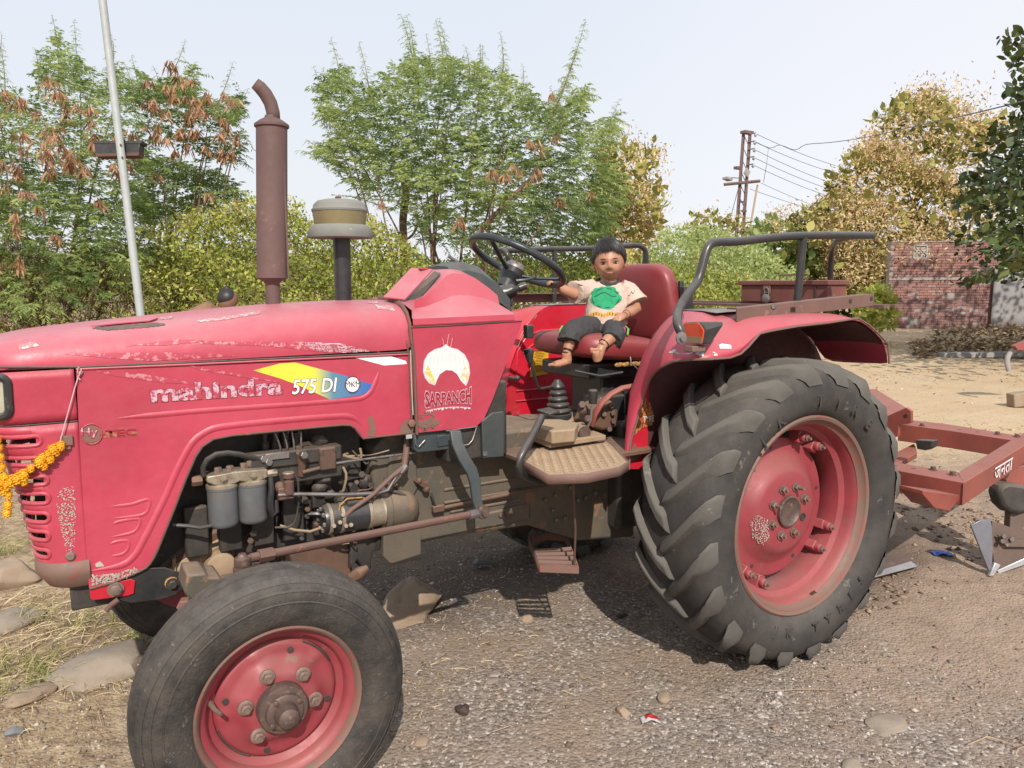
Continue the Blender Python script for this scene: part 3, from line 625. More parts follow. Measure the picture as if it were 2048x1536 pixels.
for (u, v) in [(488, 938), (500, 932), (436, 947), (460, 944)]: M().hexa(P(u, v, .60), (0, 0, 1), .012, .02).build('filter_top_bolt', MT['nut'], fh)
M().tube([P(407, 952, .58), P(406, 935, .575), P(414, 920, .57), P(432, 909, .57), P(455, 906, .575), P(480, 909, .58), P(505, 915, .59), P(520, 918, .60)], .0085, 10).build('rubber_fuel_hose', MT['black'], TR)
M().tube([P(541, 955, .565), P(543, 975, .56), P(541, 1000, .56), P(541, 1015, .565), P(546, 1028, .57), P(552, 1024, .575), P(551, 1000, .58)], [.008, .009, .010, .011, .011, .010, .009], 10).build('rubber_fuel_hose', MT['black'], TR)
pr = M().lathe([(.016, -.05), (.016, -.01), (.012, -.008), (.012, .0), (.0185, .002), (.0185, .016), (0, .018)], P(577, 956, .57), (0, 0, 1), 20).build('primer_pump', MT['rust'], TR, 40)
M().lathe([(.0188, .0165), (.0165, .0195), (0, .0195)], P(577, 956, .57), (0, 0, 1), 20).build('primer_knob', MT['alloy'], pr)
M().box(P(570, 985, .585), (.05, .035, .04)).ball(P(560, 975, .59), .02).build('lift_pump', MT['brownoil'], TR, bevel=.004)
M().tube([P(556, 990, .57), P(600, 988, .565), (P(690, 989, .57)), P(755, 986, .575), P(775, 980, .58), P(790, 955, .585), P(803, 938, .59)], .0065, 8).build('return_pipe', MT['steel'], TR)
M().tube([P(690, 1033, .565), P(705, 1018, .56), P(745, 990, .565), P(785, 952, .575), P(808, 935, .585), P(812, 905, .6), P(815, 870, .62)], [.007]*4+[.011]*3, 8).build('battery_cable', MT['plank'], TR)
M().tube([P(800, 945, .585), P(806, 938, .585), P(812, 930, .585)], .0125, 10).build('hose_clip', MT['steel'], TR)
M().tube([P(596, 962, .6), P(598, 1000, .6), P(594, 1030, .6), P(588, 1048, .605), P(575, 1055, .61), P(550, 1055, .62)], .0035, 6).build('fuel_line', MT['dark'], TR)
M().tube([P(676, 1035, .58), P(680, 1010, .57), P(695, 997, .57), P(725, 995, .575), P(745, 1005, .58)], .003, 6).build('starter_wire', MT['foam'], TR)
M().tube([P(660, 1065, .60), P(640, 1056, .6), P(620, 1063, .6), P(590, 1060, .61), P(560, 1051, .62)], .0045, 6).build('loose_wire', MT['tan'], TR)
M().tube([P(345, 1050, .60), P(375, 1052, .59), P(400, 1056, .585), P(425, 1051, .585)], .006, 8).build('wiring_loom', MT['black'], TR)
# starter motor
sa, sb_ = P(650, 1038, .61), P(733, 1026, .61); ax = (sb_-sa)
st_ = M().lathe([(.03, -.012), (.046, -.01), (.05, 0), (.05, ax.length*.35), (.052, ax.length*.36), (.052, ax.length)], sa, ax, 28).build('starter_motor', MT['black'], TR, 40)
for t_ in (.02, .30, .97): M().lathe([(.0525, 0), (.054, .002), (.054, .01), (.0525, .012)], sa+ax*t_, ax, 28).build('starter_band', MT['alloy'], st_)
M().lathe([(.053, 0), (.05, .02), (.047, .05), (.05, .055)], sb_, ax, 28).build('starter_nose', MT['alloy'], st_)
for k in range(7):
    a = k*.9; c = sa+V(-.012, math.sin(a)*.036*-1, math.cos(a)*.036); M().box(c, (.014, .012, .014)).build('brush_cap', MT['steel'], st_, bevel=.002)
for (u, v) in [(678, 1045), (690, 1052), (700, 1050), (684, 1030), (666, 1052)]: M().hexa(P(u, v, .565), (0, -1, .3), .008, .014).build('starter_terminal', MT['alloy'], st_)
M().lathe([(.02, 0), (.024, .004), (.024, .09), (.018, .094)], P(690, 1008, .60), ax, 20).build('starter_solenoid', MT['dark'], st_)
# flywheel housing bulge and clutch housing
M().lathe([(.075, 0), (.075, .035), (.07, .04)], P(752, 1022, .66), (1, 0, -.05), 32).build('housing_flange', MT['gun'], TR, 40)
M().lathe([(.066, 0), (.066, .06), (.062, .085), (.05, .108), (.03, .122), (0, .127)], P(768, 1020, .655), (1, 0, -.05), 36).build('starter_housing_dome', MT['gun'], TR, 50)
M().prism([P(u, v, .625) for u, v in [(768, 1062), (842, 1052), (843, 1112), (838, 1120), (790, 1129), (778, 1126), (766, 1112)]], (0, .02, 0)).build('inspection_cover', MT['gun'], TR, bevel=.004)
YT = .662
tp = [(742, 935), (745, 900), (775, 872), (835, 862), (960, 870), (1040, 858), (1210, 850), (1262, 870), (1270, 1075), (1160, 1082), (1058, 1052), (950, 1068), (842, 1087), (805, 1088), (762, 1060), (752, 1010)]
tm = M().prism([P(u, v, YT) for u, v in tp], (0, .36, 0)).build('transmission_case', MT['gun'], TR, bevel=.014)
M().prism([P(u, v, YT-.012) for u, v in [(838, 1050), (930, 1036), (1060, 1008), (1060, 1040), (950, 1060), (840, 1082)]], (0, .03, 0)).build('case_lower_step', MT['gun'], tm, bevel=.006)
M().prism([P(u, v, YT-.010) for u, v in [(780, 905), (815, 900), (835, 930), (838, 975), (825, 1000), (800, 985), (775, 960)]], (0, .03, 0)).build('case_boss', MT['gun'], tm, bevel=.008)
for pts in ([(888, 980), (1030, 957)], [(888, 1006), (1062, 977)], [(900, 1024), (1040, 1000)]): M().tube([P(u, v, YT-.002) for u, v in pts], .0055, 8).build('case_rib', MT['gun'], tm)
M().tube([P(872, 1019, .645), P(960, 1000, .64), P(1100, 972, .63)], .007, 8).build('brake_rod', MT['brownoil'], TR)
M().box(P(876, 1017, .64), (.045, .02, .024)).build('rod_clevis', MT['brownoil'], TR, bevel=.003)
for (u, v) in [(1015, 1027), (1000, 1030), (885, 1013), (1110, 990), (1170, 995), (1155, 1000), (1105, 1020), (1130, 1035), (1112, 1040), (1190, 985), (1140, 975), (1090, 1000)]:
    M().hexa(P(u, v, YT-.012), (0, -1, 0), .009 if u != 1015 else .014, .01).build('case_bolt', MT['steel' if u > 1080 else 'brownoil'], tm)
M().box(P(841, 966, .640), (.05, .03, .018), Matrix.Rotation(.7, 3, 'Y')).ball(P(852, 978, .635), .014).ball(P(838, 962, .63), .012).build('drain_cock', MT['brownoil'], tm, bevel=.002)
M().tube([P(862, 985, .635), P(868, 1005, .635), P(872, 1016, .64)], .004, 6).build('cock_wire', MT['dark'], tm)
# steering drop arm, drag link
sa = [(912, 862, .50), (915, 885, .485), (928, 915, .47), (945, 942, .46), (952, 965, .455), (955, 1000, .45), (963, 1024, .44)]
pts = [P(*q) for q in sa]; m = M()
vs = []
for i, p in enumerate(pts):
    a = pts[max(i-1, 0)]; b = pts[min(i+1, len(pts)-1)]; t_ = (b-a).normalized(); w = V(-t_.z, 0, t_.x).normalized()*(.0205 if i < 5 else .017)
    vs += [p-w, p+w, p+w+V(0, .016, 0), p-w+V(0, .016, 0)]
m.add(vs, [(i*4+k, i*4+(k+1) % 4, i*4+4+(k+1) % 4, i*4+4+k) for i in range(len(pts)-1) for k in range(4)]+[(0, 1, 2, 3), tuple(len(vs)-4+k for k in range(4))])
da = m.build('steering_drop_arm', MT['slate'], TR, 30, bevel=.003)
M().lathe([(.024, .02), (.024, -.008), (.021, -.012)], P(965, 1024, .435), (0, 1, 0), 20).lathe([(.015, -.012), (.013, -.02), (0, -.02)], P(967, 1024, .435), (0, 1, 0), 16).build('ball_joint', MT['hub'], da, 40)
d0, d1 = P(500, 1116, .30), P(952, 1027, .425)
dl = M().tube([d0, d0+(d1-d0)*.05, d0+(d1-d0)*.5, d1], .0125, 16).build('drag_link', MT['rust'], TR)
M().tube([d0+(d1-d0)*.03, d0+(d1-d0)*.085], .0185, 6).build('lock_nut', MT['rust'], dl)
M().tube([d1-(d1-d0)*.04, d1+(d1-d0)*.005], .016, 10).build('link_ferrule', MT['steel'], dl)
M().tube([d0-(d1-d0)*.04, d0+(d1-d0)*.03], .0095, 10).build('link_thread', MT['rust'], dl)
c = P(485, 1124, .30); M().lathe([(.022, -.034), (.026, -.03), (.026, -.014), (.020, -.012), (.023, -.006), (.022, .012), (.014, .017), (.01, .024), (0, .026)], c, (0, 0, 1), 20).build('ball_joint', MT['hub'], dl, 40)
# front axle, kingpins, bolster
M().box((FX+.0, YC, .50), (.11, 1.02, .10)).build('front_axle_beam', MT['brownoil'], TR, bevel=.012)
for y_, s_ in ((.33, 1), (1.35, -1)):
    M().lathe([(.030, -.20), (.036, -.16), (.036, .12), (.028, .15), (.028, .19), (.0, .19)], (FX+.0, y_, .50), (0, 0, 1), 24).build('kingpin_housing', MT['brownoil'], TR, 40)
    M().tube([(FX, y_, .36), (FX, y_-.18*s_, .35)], .032, 16).build('stub_axle', MT['hub'], TR)
    M().tube([(FX, y_, .66), (FX+.02, y_-.01*s_, .69), (FX-.04, .31 if s_ > 0 else 1.37, .70)], .016, 10).build('steering_arm', MT['hub'], TR)
M().prism([P(u, v, .40) for u, v in [(375, 1150), (412, 1147), (418, 1155), (440, 1155), (452, 1172), (380, 1200), (368, 1185)]], (0, .12, 0)).build('axle_end_bracket', MT['gun'], TR, bevel=.006)
M().hexa(P(372, 1205, .36), (-.3, -1, 0), .02, .035).build('axle_bolt', MT['rimrust'], TR)
M().tube([P(330, 1150, .72), P(430, 1090, .72), P(470, 1070, .72)], .03, 10).build('bolster_web', MT['tan'], TR)
M().lathe([(.046, 0), (.046, -.10), (.040, -.105), (0, -.105)], P(431, 1116, .76), (0, 1, 0), 28).build('axle_pivot_boss', MT['tan'], TR, 40)
M().prism([P(u, v, .70) for u, v in [(300, 1150), (330, 1125), (385, 1080), (430, 1060), (470, 1060), (470, 1130), (350, 1175)]], (0, .28, 0)).build('front_bolster', MT['brownoil'], TR, bevel=.01)
M().prism([P(u, v, .68) for u, v in [(345, 1160), (345, 1120), (352, 1115), (352, 1160)]], (0, .05, 0)).build('bolster_rib', MT['tan'], TR)
bp = M().prism([P(u, v, .566) for u, v in [(262, 1145), (300, 1137), (330, 1136), (358, 1145), (366, 1160), (364, 1178), (350, 1190), (320, 1199), (262, 1206), (240, 1200)]], (0, .008, 0)).build('side_bracket_plate', MT['black'], TR, bevel=.001)
M().lathe([(.019, 0), (.019, -.004), (.0, -.004)], P(345, 1168, .566), (0, 1, 0), 16).hexa(P(345, 1168, .562), (0, -1, 0), .0125, .012).build('bracket_bolt', MT['dark'], bp)
M().lathe([(.019, .002), (.019, -.0015), (.015, -.002)], P(343, 1166, .566), (0, 1, 0), 16).build('bracket_washer', MT['foam'], bp)
rb = M().prism([P(u, v, .560) for u, v in [(179, 1176), (262, 1158), (271, 1162), (268, 1188), (255, 1192), (186, 1201), (181, 1198)]], (0, .006, 0)).build('front_red_bracket', MT['red'], TR, bevel=.002)
M().lathe([(.022, 0), (.022, -.005), (.0, -.005)], P(231, 1178, .560), (0, 1, 0), 18).hexa(P(231, 1178, .556), (0, -1, 0), .0165, .014).build('bracket_bolt', MT['nut'], rb)
M().box((-2.30, YC, .585), (.20, .50, .07)).build('front_weight_frame', MT['dark'], TR, bevel=.006)
M().tube([P(212, 1222, .56), P(222, 1210, .56), P(237, 1199, .56)], .008, 8).build('tow_pin', MT['rust'], TR)
M().prism([P(u, v, .70) for u, v in [(575, 1092), (708, 1075), (706, 1150), (690, 1170), (640, 1178), (590, 1150)]], (0, .24, 0)).build('oil_sump', MT['brownoil'], TR, bevel=.012)
M().prism([P(u, v, .68) for u, v in [(700, 1075), (765, 1070), (762, 1100), (745, 1105), (742, 1140), (728, 1142), (715, 1120), (700, 1140)]], (0, .2, 0)).build('sump_web', MT['dark'], TR, bevel=.006)
M().tube([P(700, 1160, .70), P(720, 1145, .68), P(735, 1135, .68)], [.02, .022, .012], 12).build('drop_tube', MT['brownoil'], TR)
# panel between cowl and gearbox, wire loops, grey step box
M().prism([P(u, v, .57) for u, v in [(826, 866), (958, 852), (920, 894), (900, 899), (835, 906), (828, 898)]], (0, .18, 0)).build('battery_tray', MT['slate'], TR, bevel=.004)
M().prism([P(u, v, .565) for u, v in [(875, 872), (918, 866), (917, 888), (876, 894)]], (0, .006, 0)).build('tray_plate', MT['slate'], TR, bevel=.002)
M().tube([P(830, 870, .556), P(831, 888, .556), P(838, 893, .556), P(850, 880, .556)], .0018, 6).build('wire_clip', MT['steel'], TR)
M().tube([P(953, 855, .556), P(945, 880, .556), P(937, 889, .556), P(922, 891, .556)], .0022, 6).build('wire_clip', MT['steel'], TR)
M().tube([P(892, 862, .553), P(955, 853, .553)], .0022, 6).build('wire_clip', MT['steel'], TR)
M().prism([P(u, v, .545) for u, v in [(964, 843), (985, 826), (1008, 823), (1008, 913), (966, 916)]], (0, .012, 0)).build('grey_side_box', MT['slate'], TR, bevel=.002)
M().box(P(970, 907, .542), (.016, .004, .016)).build('side_box_clip', MT['steel'], TR)
M().box((-1.10, .72, .97), (.25, .30, .28)).build('steering_box', MT['dark'], TR, bevel=.01)
M().box(P(818, 873, .555), (.022, .003, .014)).build('dangling_tag', MT['white'], TR)
# ---- footboard, pedal, hanging step
Zf = .842
fb = [(1036, 917), (1060, 900), (1175, 889), (1213, 884), (1226, 893), (1256, 925), (1238, 936), (1175, 949), (1098, 952)]
def footboard(mir, par):
    pts = [PZ(u, v, Zf) for u, v in fb]
    if mir: pts = [V(p.x, 2*YC-p.y, p.z) for p in pts]
    b = M().prism(pts, (0, 0, -.005)).build('footboard', MT['tan'], par, bevel=0)
    m = M(); c = sum(pts, V(0, 0, 0))/len(pts)
    for p, q in zip(pts, pts[1:]+pts[:1]):
        o_ = (p-c)*.006; m.add([p+o_+V(0, 0, .004), q+(q-c)*.006+V(0, 0, .004), q+(q-c)*.006-V(0, 0, .028), p+o_-V(0, 0, .028)], [(0, 1, 2, 3)])
    m.build('footboard_skirt', MT['plank'], b, 30, solid=.004)
    if mir: return
    m = M(); xs_ = [p.x for p in pts]; ys_ = [p.y for p in pts]
    def inside(x, y, mg=.028):
        n = len(pts)
        for i in range(n):
            a, d = pts[i], pts[(i+1) % n]; e = d-a; L = math.hypot(e.x, e.y); s_ = (e.x*(y-a.y)-e.y*(x-a.x))/L
            sg_.append(s_)
        return True
    area = sum(pts[i].x*pts[(i+1) % len(pts)].y-pts[(i+1) % len(pts)].x*pts[i].y for i in range(len(pts)))
    for i in range(24):
        for j in range(18):
            x = min(xs_)+.02+i*.036+(j % 2)*.018; y = min(ys_)+.02+j*.031; ok = True
            for k in range(len(pts)):
                a, d = pts[k], pts[(k+1) % len(pts)]; e = d-a; s_ = (e.x*(y-a.y)-e.y*(x-a.x))/math.hypot(e.x, e.y)
                if (s_ if area > 0 else -s_) < .02: ok = False; break
            if ok: m.lathe([(.014, .0005), (.0125, .004), (.0085, .0042), (.007, .001)], (x, y, Zf), (0, 0, 1), 10, caps=False); 
    m.build('pressed_grips', MT['tan'], b, 60)
    m = M()
    for i in range(24):
        for j in range(18):
            x = min(xs_)+.02+i*.036+(j % 2)*.018; y = min(ys_)+.02+j*.031; ok = True
            for k in range(len(pts)):
                a, d = pts[k], pts[(k+1) % len(pts)]; e = d-a; s_ = (e.x*(y-a.y)-e.y*(x-a.x))/math.hypot(e.x, e.y)
                if (s_ if area > 0 else -s_) < .02: ok = False; break
            if ok: m.lathe([(.0065, .001), (0, .001)], (x, y, Zf), (0, 0, 1), 8, caps=False)
    m.build('grip_holes', MT['dark'], b, 0)
footboard(False, TR); footboard(True, TR)
M().box((-.70, .52, .825), (.55, .34, .012)).build('footboard_bracket', MT['brownoil'], TR)
M().box((-.70, 1.16, .825), (.55, .34, .012)).build('footboard_bracket', MT['brownoil'], TR)
cl = M().tube([P(1084, 833, .40), P(1076, 850, .38), P(1063, 876, .36), P(1050, 898, .34), P(1041, 915, .33), P(1038, 932, .33), P(1041, 946, .34), P(1050, 953, .38), P(1068, 959, .44), P(1085, 962, .55)], .0135, 12).build('clutch_pedal_arm', MT['black'], TR)
M().prism([P(1073, 823, .42), P(1100, 832, .36), P(1120, 826, .42), P(1098, 818, .48)], (0, 0, .008)).build('pedal_pad', MT['black'], cl, bevel=.003)
# hanging step
hs = [P(1062, 1072, .50), P(1098, 1064, .56), P(1130, 1066, .54), P(1156, 1128, .40), P(1158, 1140, .385), P(1075, 1136, .43)]
m = M(); step_c = [PZ(u, v, .415) for u, v in [(1059, 1076), (1094, 1063), (1131, 1066), (1156, 1130), (1078, 1127)]]
vs = []; 
for p in step_c: vs += [p, p-V(0, 0, .036)]
m.add(vs, [(2*i, 2*((i+1) % 5), 2*((i+1) % 5)+1, 2*i+1) for i in range(5)])
hstep = m.build('hanging_step', MT['rust'], TR, 20, solid=.006)
A0, A1 = step_c[4], step_c[3]; B0, B1 = step_c[0], step_c[2]
for t_ in (.12, .34, .56, .80):
    a = A0+(B0-A0)*t_*.62+V(0, 0, -.004); b = A1+(B1-A1)*t_*.62+V(0, 0, -.004); M().tube([a, b], .0095, 8).build('step_bar', MT['plank'], hstep)
M().prism([step_c[4]+V(.0, -.004, -.004), step_c[3]+V(0, -.004, -.004), step_c[3]+V(0, -.004, -.032), step_c[4]+V(0, -.004, -.032)], (0, -.002, 0)).build('step_front_plate', MT['rimrust'], hstep)
M().tube([P(1146, 962, .33), P(1148, 1010, .345), P(1151, 1060, .38), step_c[3]+V(-.01, .01, 0)], .0045, 8).build('step_hanger', MT['rust'], TR)
M().tube([step_c[1], V(step_c[1].x, .74, .62)], .008, 8).build('step_hanger', MT['rust'], TR)
# ---- rear axle, differential
M().box((-.05, YC, .66), (.75, .50, .46)).build('differential_case', MT['dark'], TR, bevel=.02)
M().tube([(0, .34, RZ), (0, .50, RZ), (0, .60, RZ), (0, 1.08, RZ), (0, 1.18, RZ), (0, 1.34, RZ)], [.10, .105, .17, .17, .105, .10], 24).build('axle_housing', MT['dark'], TR, 40)
M().lathe([(.12, 0), (.12, -.03), (.1, -.045), (.05, -.05), (0, -.05)], (-.27, .60, .86), (0, 1, 0), 28).build('brake_cover', MT['brownoil'], TR, 40)
M().prism([P(u, v, .56) for u, v in [(1195, 815), (1225, 800), (1238, 822), (1236, 855), (1205, 862), (1178, 850)]], (0, .12, 0)).build('hydraulic_cover', MT['brownoil'], TR, bevel=.012)
for (u, v) in [(1222, 812), (1225, 826), (1226, 842), (1207, 828), (1218, 858), (1178, 830)]: M().hexa(P(u, v, .555), (-.4, -1, .1), .011, .012).build('cover_bolt', MT['hub'], TR)
M().tube([P(1183, 850, .52), P(1190, 828, .50), P(1203, 806, .49), P(1222, 788, .48), P(1245, 776, .47), P(1266, 772, .46)], .014, 12, flat=.6).build('red_quadrant_bar', MT['plough'], TR)
M().lathe([(.016, -.02), (.018, 0), (.019, .03), (.012, .036), (0, .037)], P(1186, 797, .50), (0, 0, 1), 16).build('lever_knob', MT['black'], TR, 40)
M().tube([P(1184, 812, .5), P(1182, 840, .5), P(1176, 852, .51), P(1172, 862, .52)], .005, 8).build('selector_lever', MT['steel'], TR)
M().hexa(P(1163, 809, .55), (-.5, -1, .2), .015, .02).hexa(P(1173, 836, .52), (-.3, -1, .1), .014, .02).ball(P(1166, 820, .56), .022).build('linkage_bolts', MT['hub'], TR)
M().tube([P(1245, 745, .60), P(1200, 752, .62), P(1150, 742, .66)], .005, 8).build('control_rod', MT['black'], TR)
# gearbox top and lever
gb = M().prism([PZ(u, v, .875) for u, v in [(1054, 868), (1100, 886), (1212, 870), (1160, 850)]], (0, 0, -.02)).build('gearbox_top_plate', MT['tan'], TR, bevel=.003)
M().prism([PZ(u, v, .925) for u, v in [(1066, 850), (1104, 862), (1150, 858), (1158, 845), (1120, 838), (1080, 838)]], (0, 0, -.05)).build('gear_housing', MT['tan'], TR, bevel=.006)
M().lathe([(.07, 0), (.062, .02), (.05, .035), (.048, .05)], P(1122, 850, .72), (0, 0, 1), 24).build('gear_turret', MT['tan'], TR, 40)
M().tube([P(1160, 857, .60), P(1168, 866, .52)], .028, 18).build('speedometer_drive', MT['tan'], TR)
M().lathe([(.027, 0), (.027, -.008), (0, -.008)], P(1168, 866, .515), (0, 1, 0), 20).build('drive_cap', MT['hub'], TR, 40)
bc = P(1117, 832, .72); prof = [(.056, -.01), (.056, .01)]
for i in range(5):
    z0 = .012+i*.0245; r_ = .053-.0055*i; prof += [(r_*.74, z0), (r_*.98, z0+.007), (r_, z0+.011), (r_*.98, z0+.015)]
prof += [(.02, .137), (.013, .15)]
M().lathe(prof, bc, (-.04, 0, 1), 28).build('gear_lever_boot', MT['black'], TR, 50)
gl = M().tube([P(1112, 777, .72), P(1106, 773, .715), P(1092, 776, .70), P(1080, 778, .69), P(1074, 770, .685), P(1067, 745, .68), P(1061, 722, .675)], .006, 10).build('gear_lever', MT['black'], TR)
M().lathe([(.010, -.03), (.018, .0), (.021, .016), (.016, .024), (0, .026)], P(1058, 710, .675), (-.15, 0, 1), 18).build('lever_knob', MT['black'], gl, 50)
# ---- steering wheel
SWC = P(1034, 527, YC); 
import itertools
swn = Vector((math.sin(R(28)), 0, math.cos(R(28)))); ux = Vector((math.cos(R(28)), 0, -math.sin(R(28)))); uy = Vector((0, 1, 0)); SWR = .200
SWC = Vector((-.760, YC, 1.550))
sw = M().tube([SWC+(ux*math.cos(2*math.pi*i/64)+uy*math.sin(2*math.pi*i/64))*SWR for i in range(64)], .0145, 14, closed=True).build('steering_wheel', MT['wheelrim'], TR, 80)
hubc = SWC-swn*.065
for a in (-40, 80, 200):
    a = R(a); dr = ux*math.cos(a)+uy*math.sin(a)
    M().tube([hubc+dr*.03+swn*.012, hubc+dr*.09+swn*.025, SWC+dr*(SWR-.01)-swn*.004], [.013, .0095, .0115], 10, flat=.7).build('wheel_spoke', MT['wheelrim'], sw, 80)
M().lathe([(.042, -.055), (.044, 0), (.046, .03)], hubc, swn, 28).build('wheel_hub', MT['black'], sw, 40)
M().lathe([(.040, .03), (.039, .045), (.03, .056), (.012, .060), (0, .060)], hubc, swn, 28).build('hub_cap', MT['steel'], sw, 50)
M().tube([hubc-swn*.05, hubc-swn*.26], .03, 16).build('steering_column', MT['black'], TR)
c0 = P(1008, 588, .76); M().lathe([(.036, -.03), (.036, .01), (.028, .02), (.028, .04), (.02, .05)], c0, (.6, -.5, .3), 22).build('ignition_switch', MT['black'], TR, 40)
M().tube([P(1015, 590, .73), P(1030, 580, .70), P(1040, 575, .69)], [.010, .010, .012], 10).tube([P(1038, 576, .69), P(1052, 571, .68)], .015, 12).build('combination_lever', MT['black'], TR)
M().tube([P(1005, 600, .75), P(1018, 608, .76)], .022, 12).build('lower_boot', MT['black'], TR)
M().tube([P(1033, 562, .74), P(1050, 560, .72), P(1072, 556, .72)], [.008, .006, .004], 8).build('throttle_lever', MT['wheelrim'], TR)
M().tube([P(897, 512, .95), P(906, 518, .95), P(918, 526, .94)], [.008, .006, .005], 8).build('decompression_lever', MT['steel'], TR)
M().box(P(1057, 663, .60), (.03, .03, .05)).build('switch_box', MT['black'], TR, bevel=.004)
M().tube([P(1015, 755, 1.05), P(1032, 758, 1.05)], .007, 8).ball(P(1035, 757, 1.05), .013).build('pull_knob', MT['black'], TR)
# ---- seat
def cushion(name, cx, cy, cz, lx, ly, lz, rot, p=4., n=28, m_=14, taper=0, pill=0):
    rows = []
    for i in range(m_+1):
        ph = -math.pi/2+math.pi*i/m_; row = []
        for k in range(n+1):
            th = 2*math.pi*k/n
            def sp_(c, e): return math.copysign(abs(c)**e, c)
            e1, e2 = .45, 2/p
            x = sp_(math.cos(ph), e1)*sp_(math.cos(th), e2)*lx/2; y = sp_(math.cos(ph), e1)*sp_(math.sin(th), e2)*ly/2; z = sp_(math.sin(ph), e1)*lz/2
            y *= 1-taper*(x/(lx/2)); z += pill*((1-(2*x/lx)**2)*(1-(2*y/ly)**2))*(1 if z > 0 else 0)
            q = rot @ Vector((x, y, z)); row.append(q+Vector((cx, cy, cz)))
        rows.append(row)
    return M().grid(rows).build(name, MT['seat'], TR, 80)
cushion('seat_cushion', -.352, YC, 1.188, .46, .50, .105, Matrix.Rotation(R(6), 3, 'Y'), 4, taper=0, pill=.012)
sbk = cushion('seat_backrest', -.105, YC, 1.375, .345, .46, .085, Matrix.Rotation(R(-96), 3, 'Y'), 4.5, taper=.10, pill=.012)
ft = M(); 
for i in range(16):
    x = -.42+i*.018; ft.ball((x, .615+.004*math.sin(i*2), 1.141+.008*math.sin(i*3.1)-(.012 if i < 8 else 0)+.0035*max(0, i-8)), .014, (1.2, .5, .7), 6, 4, jit=.4)
ft.build('torn_foam', MT['foam'], TR)
M().box((-.35, YC, 1.10), (.36, .34, .06)).build('seat_pan', MT['black'], TR, bevel=.008)
M().box((-.30, YC, .99), (.22, .22, .20)).build('seat_suspension', MT['black'], TR, bevel=.01)
M().box((-.42, .70, .93), (.14, .12, .14)).build('draft_control_body', MT['black'], TR, bevel=.01)
M().box((-.075, .62, 1.33), (.02, .02, .28)).box((-.07, .59, 1.37), (.05, .03, .15)).build('seat_back_bracket', MT['black'], TR, bevel=.003)
M().tube([P(1260, 708, .60), P(1262, 725, .59), P(1275, 738, .58), P(1290, 742, .57)], .003, 6).build('hanging_wire', MT['steel'], TR)
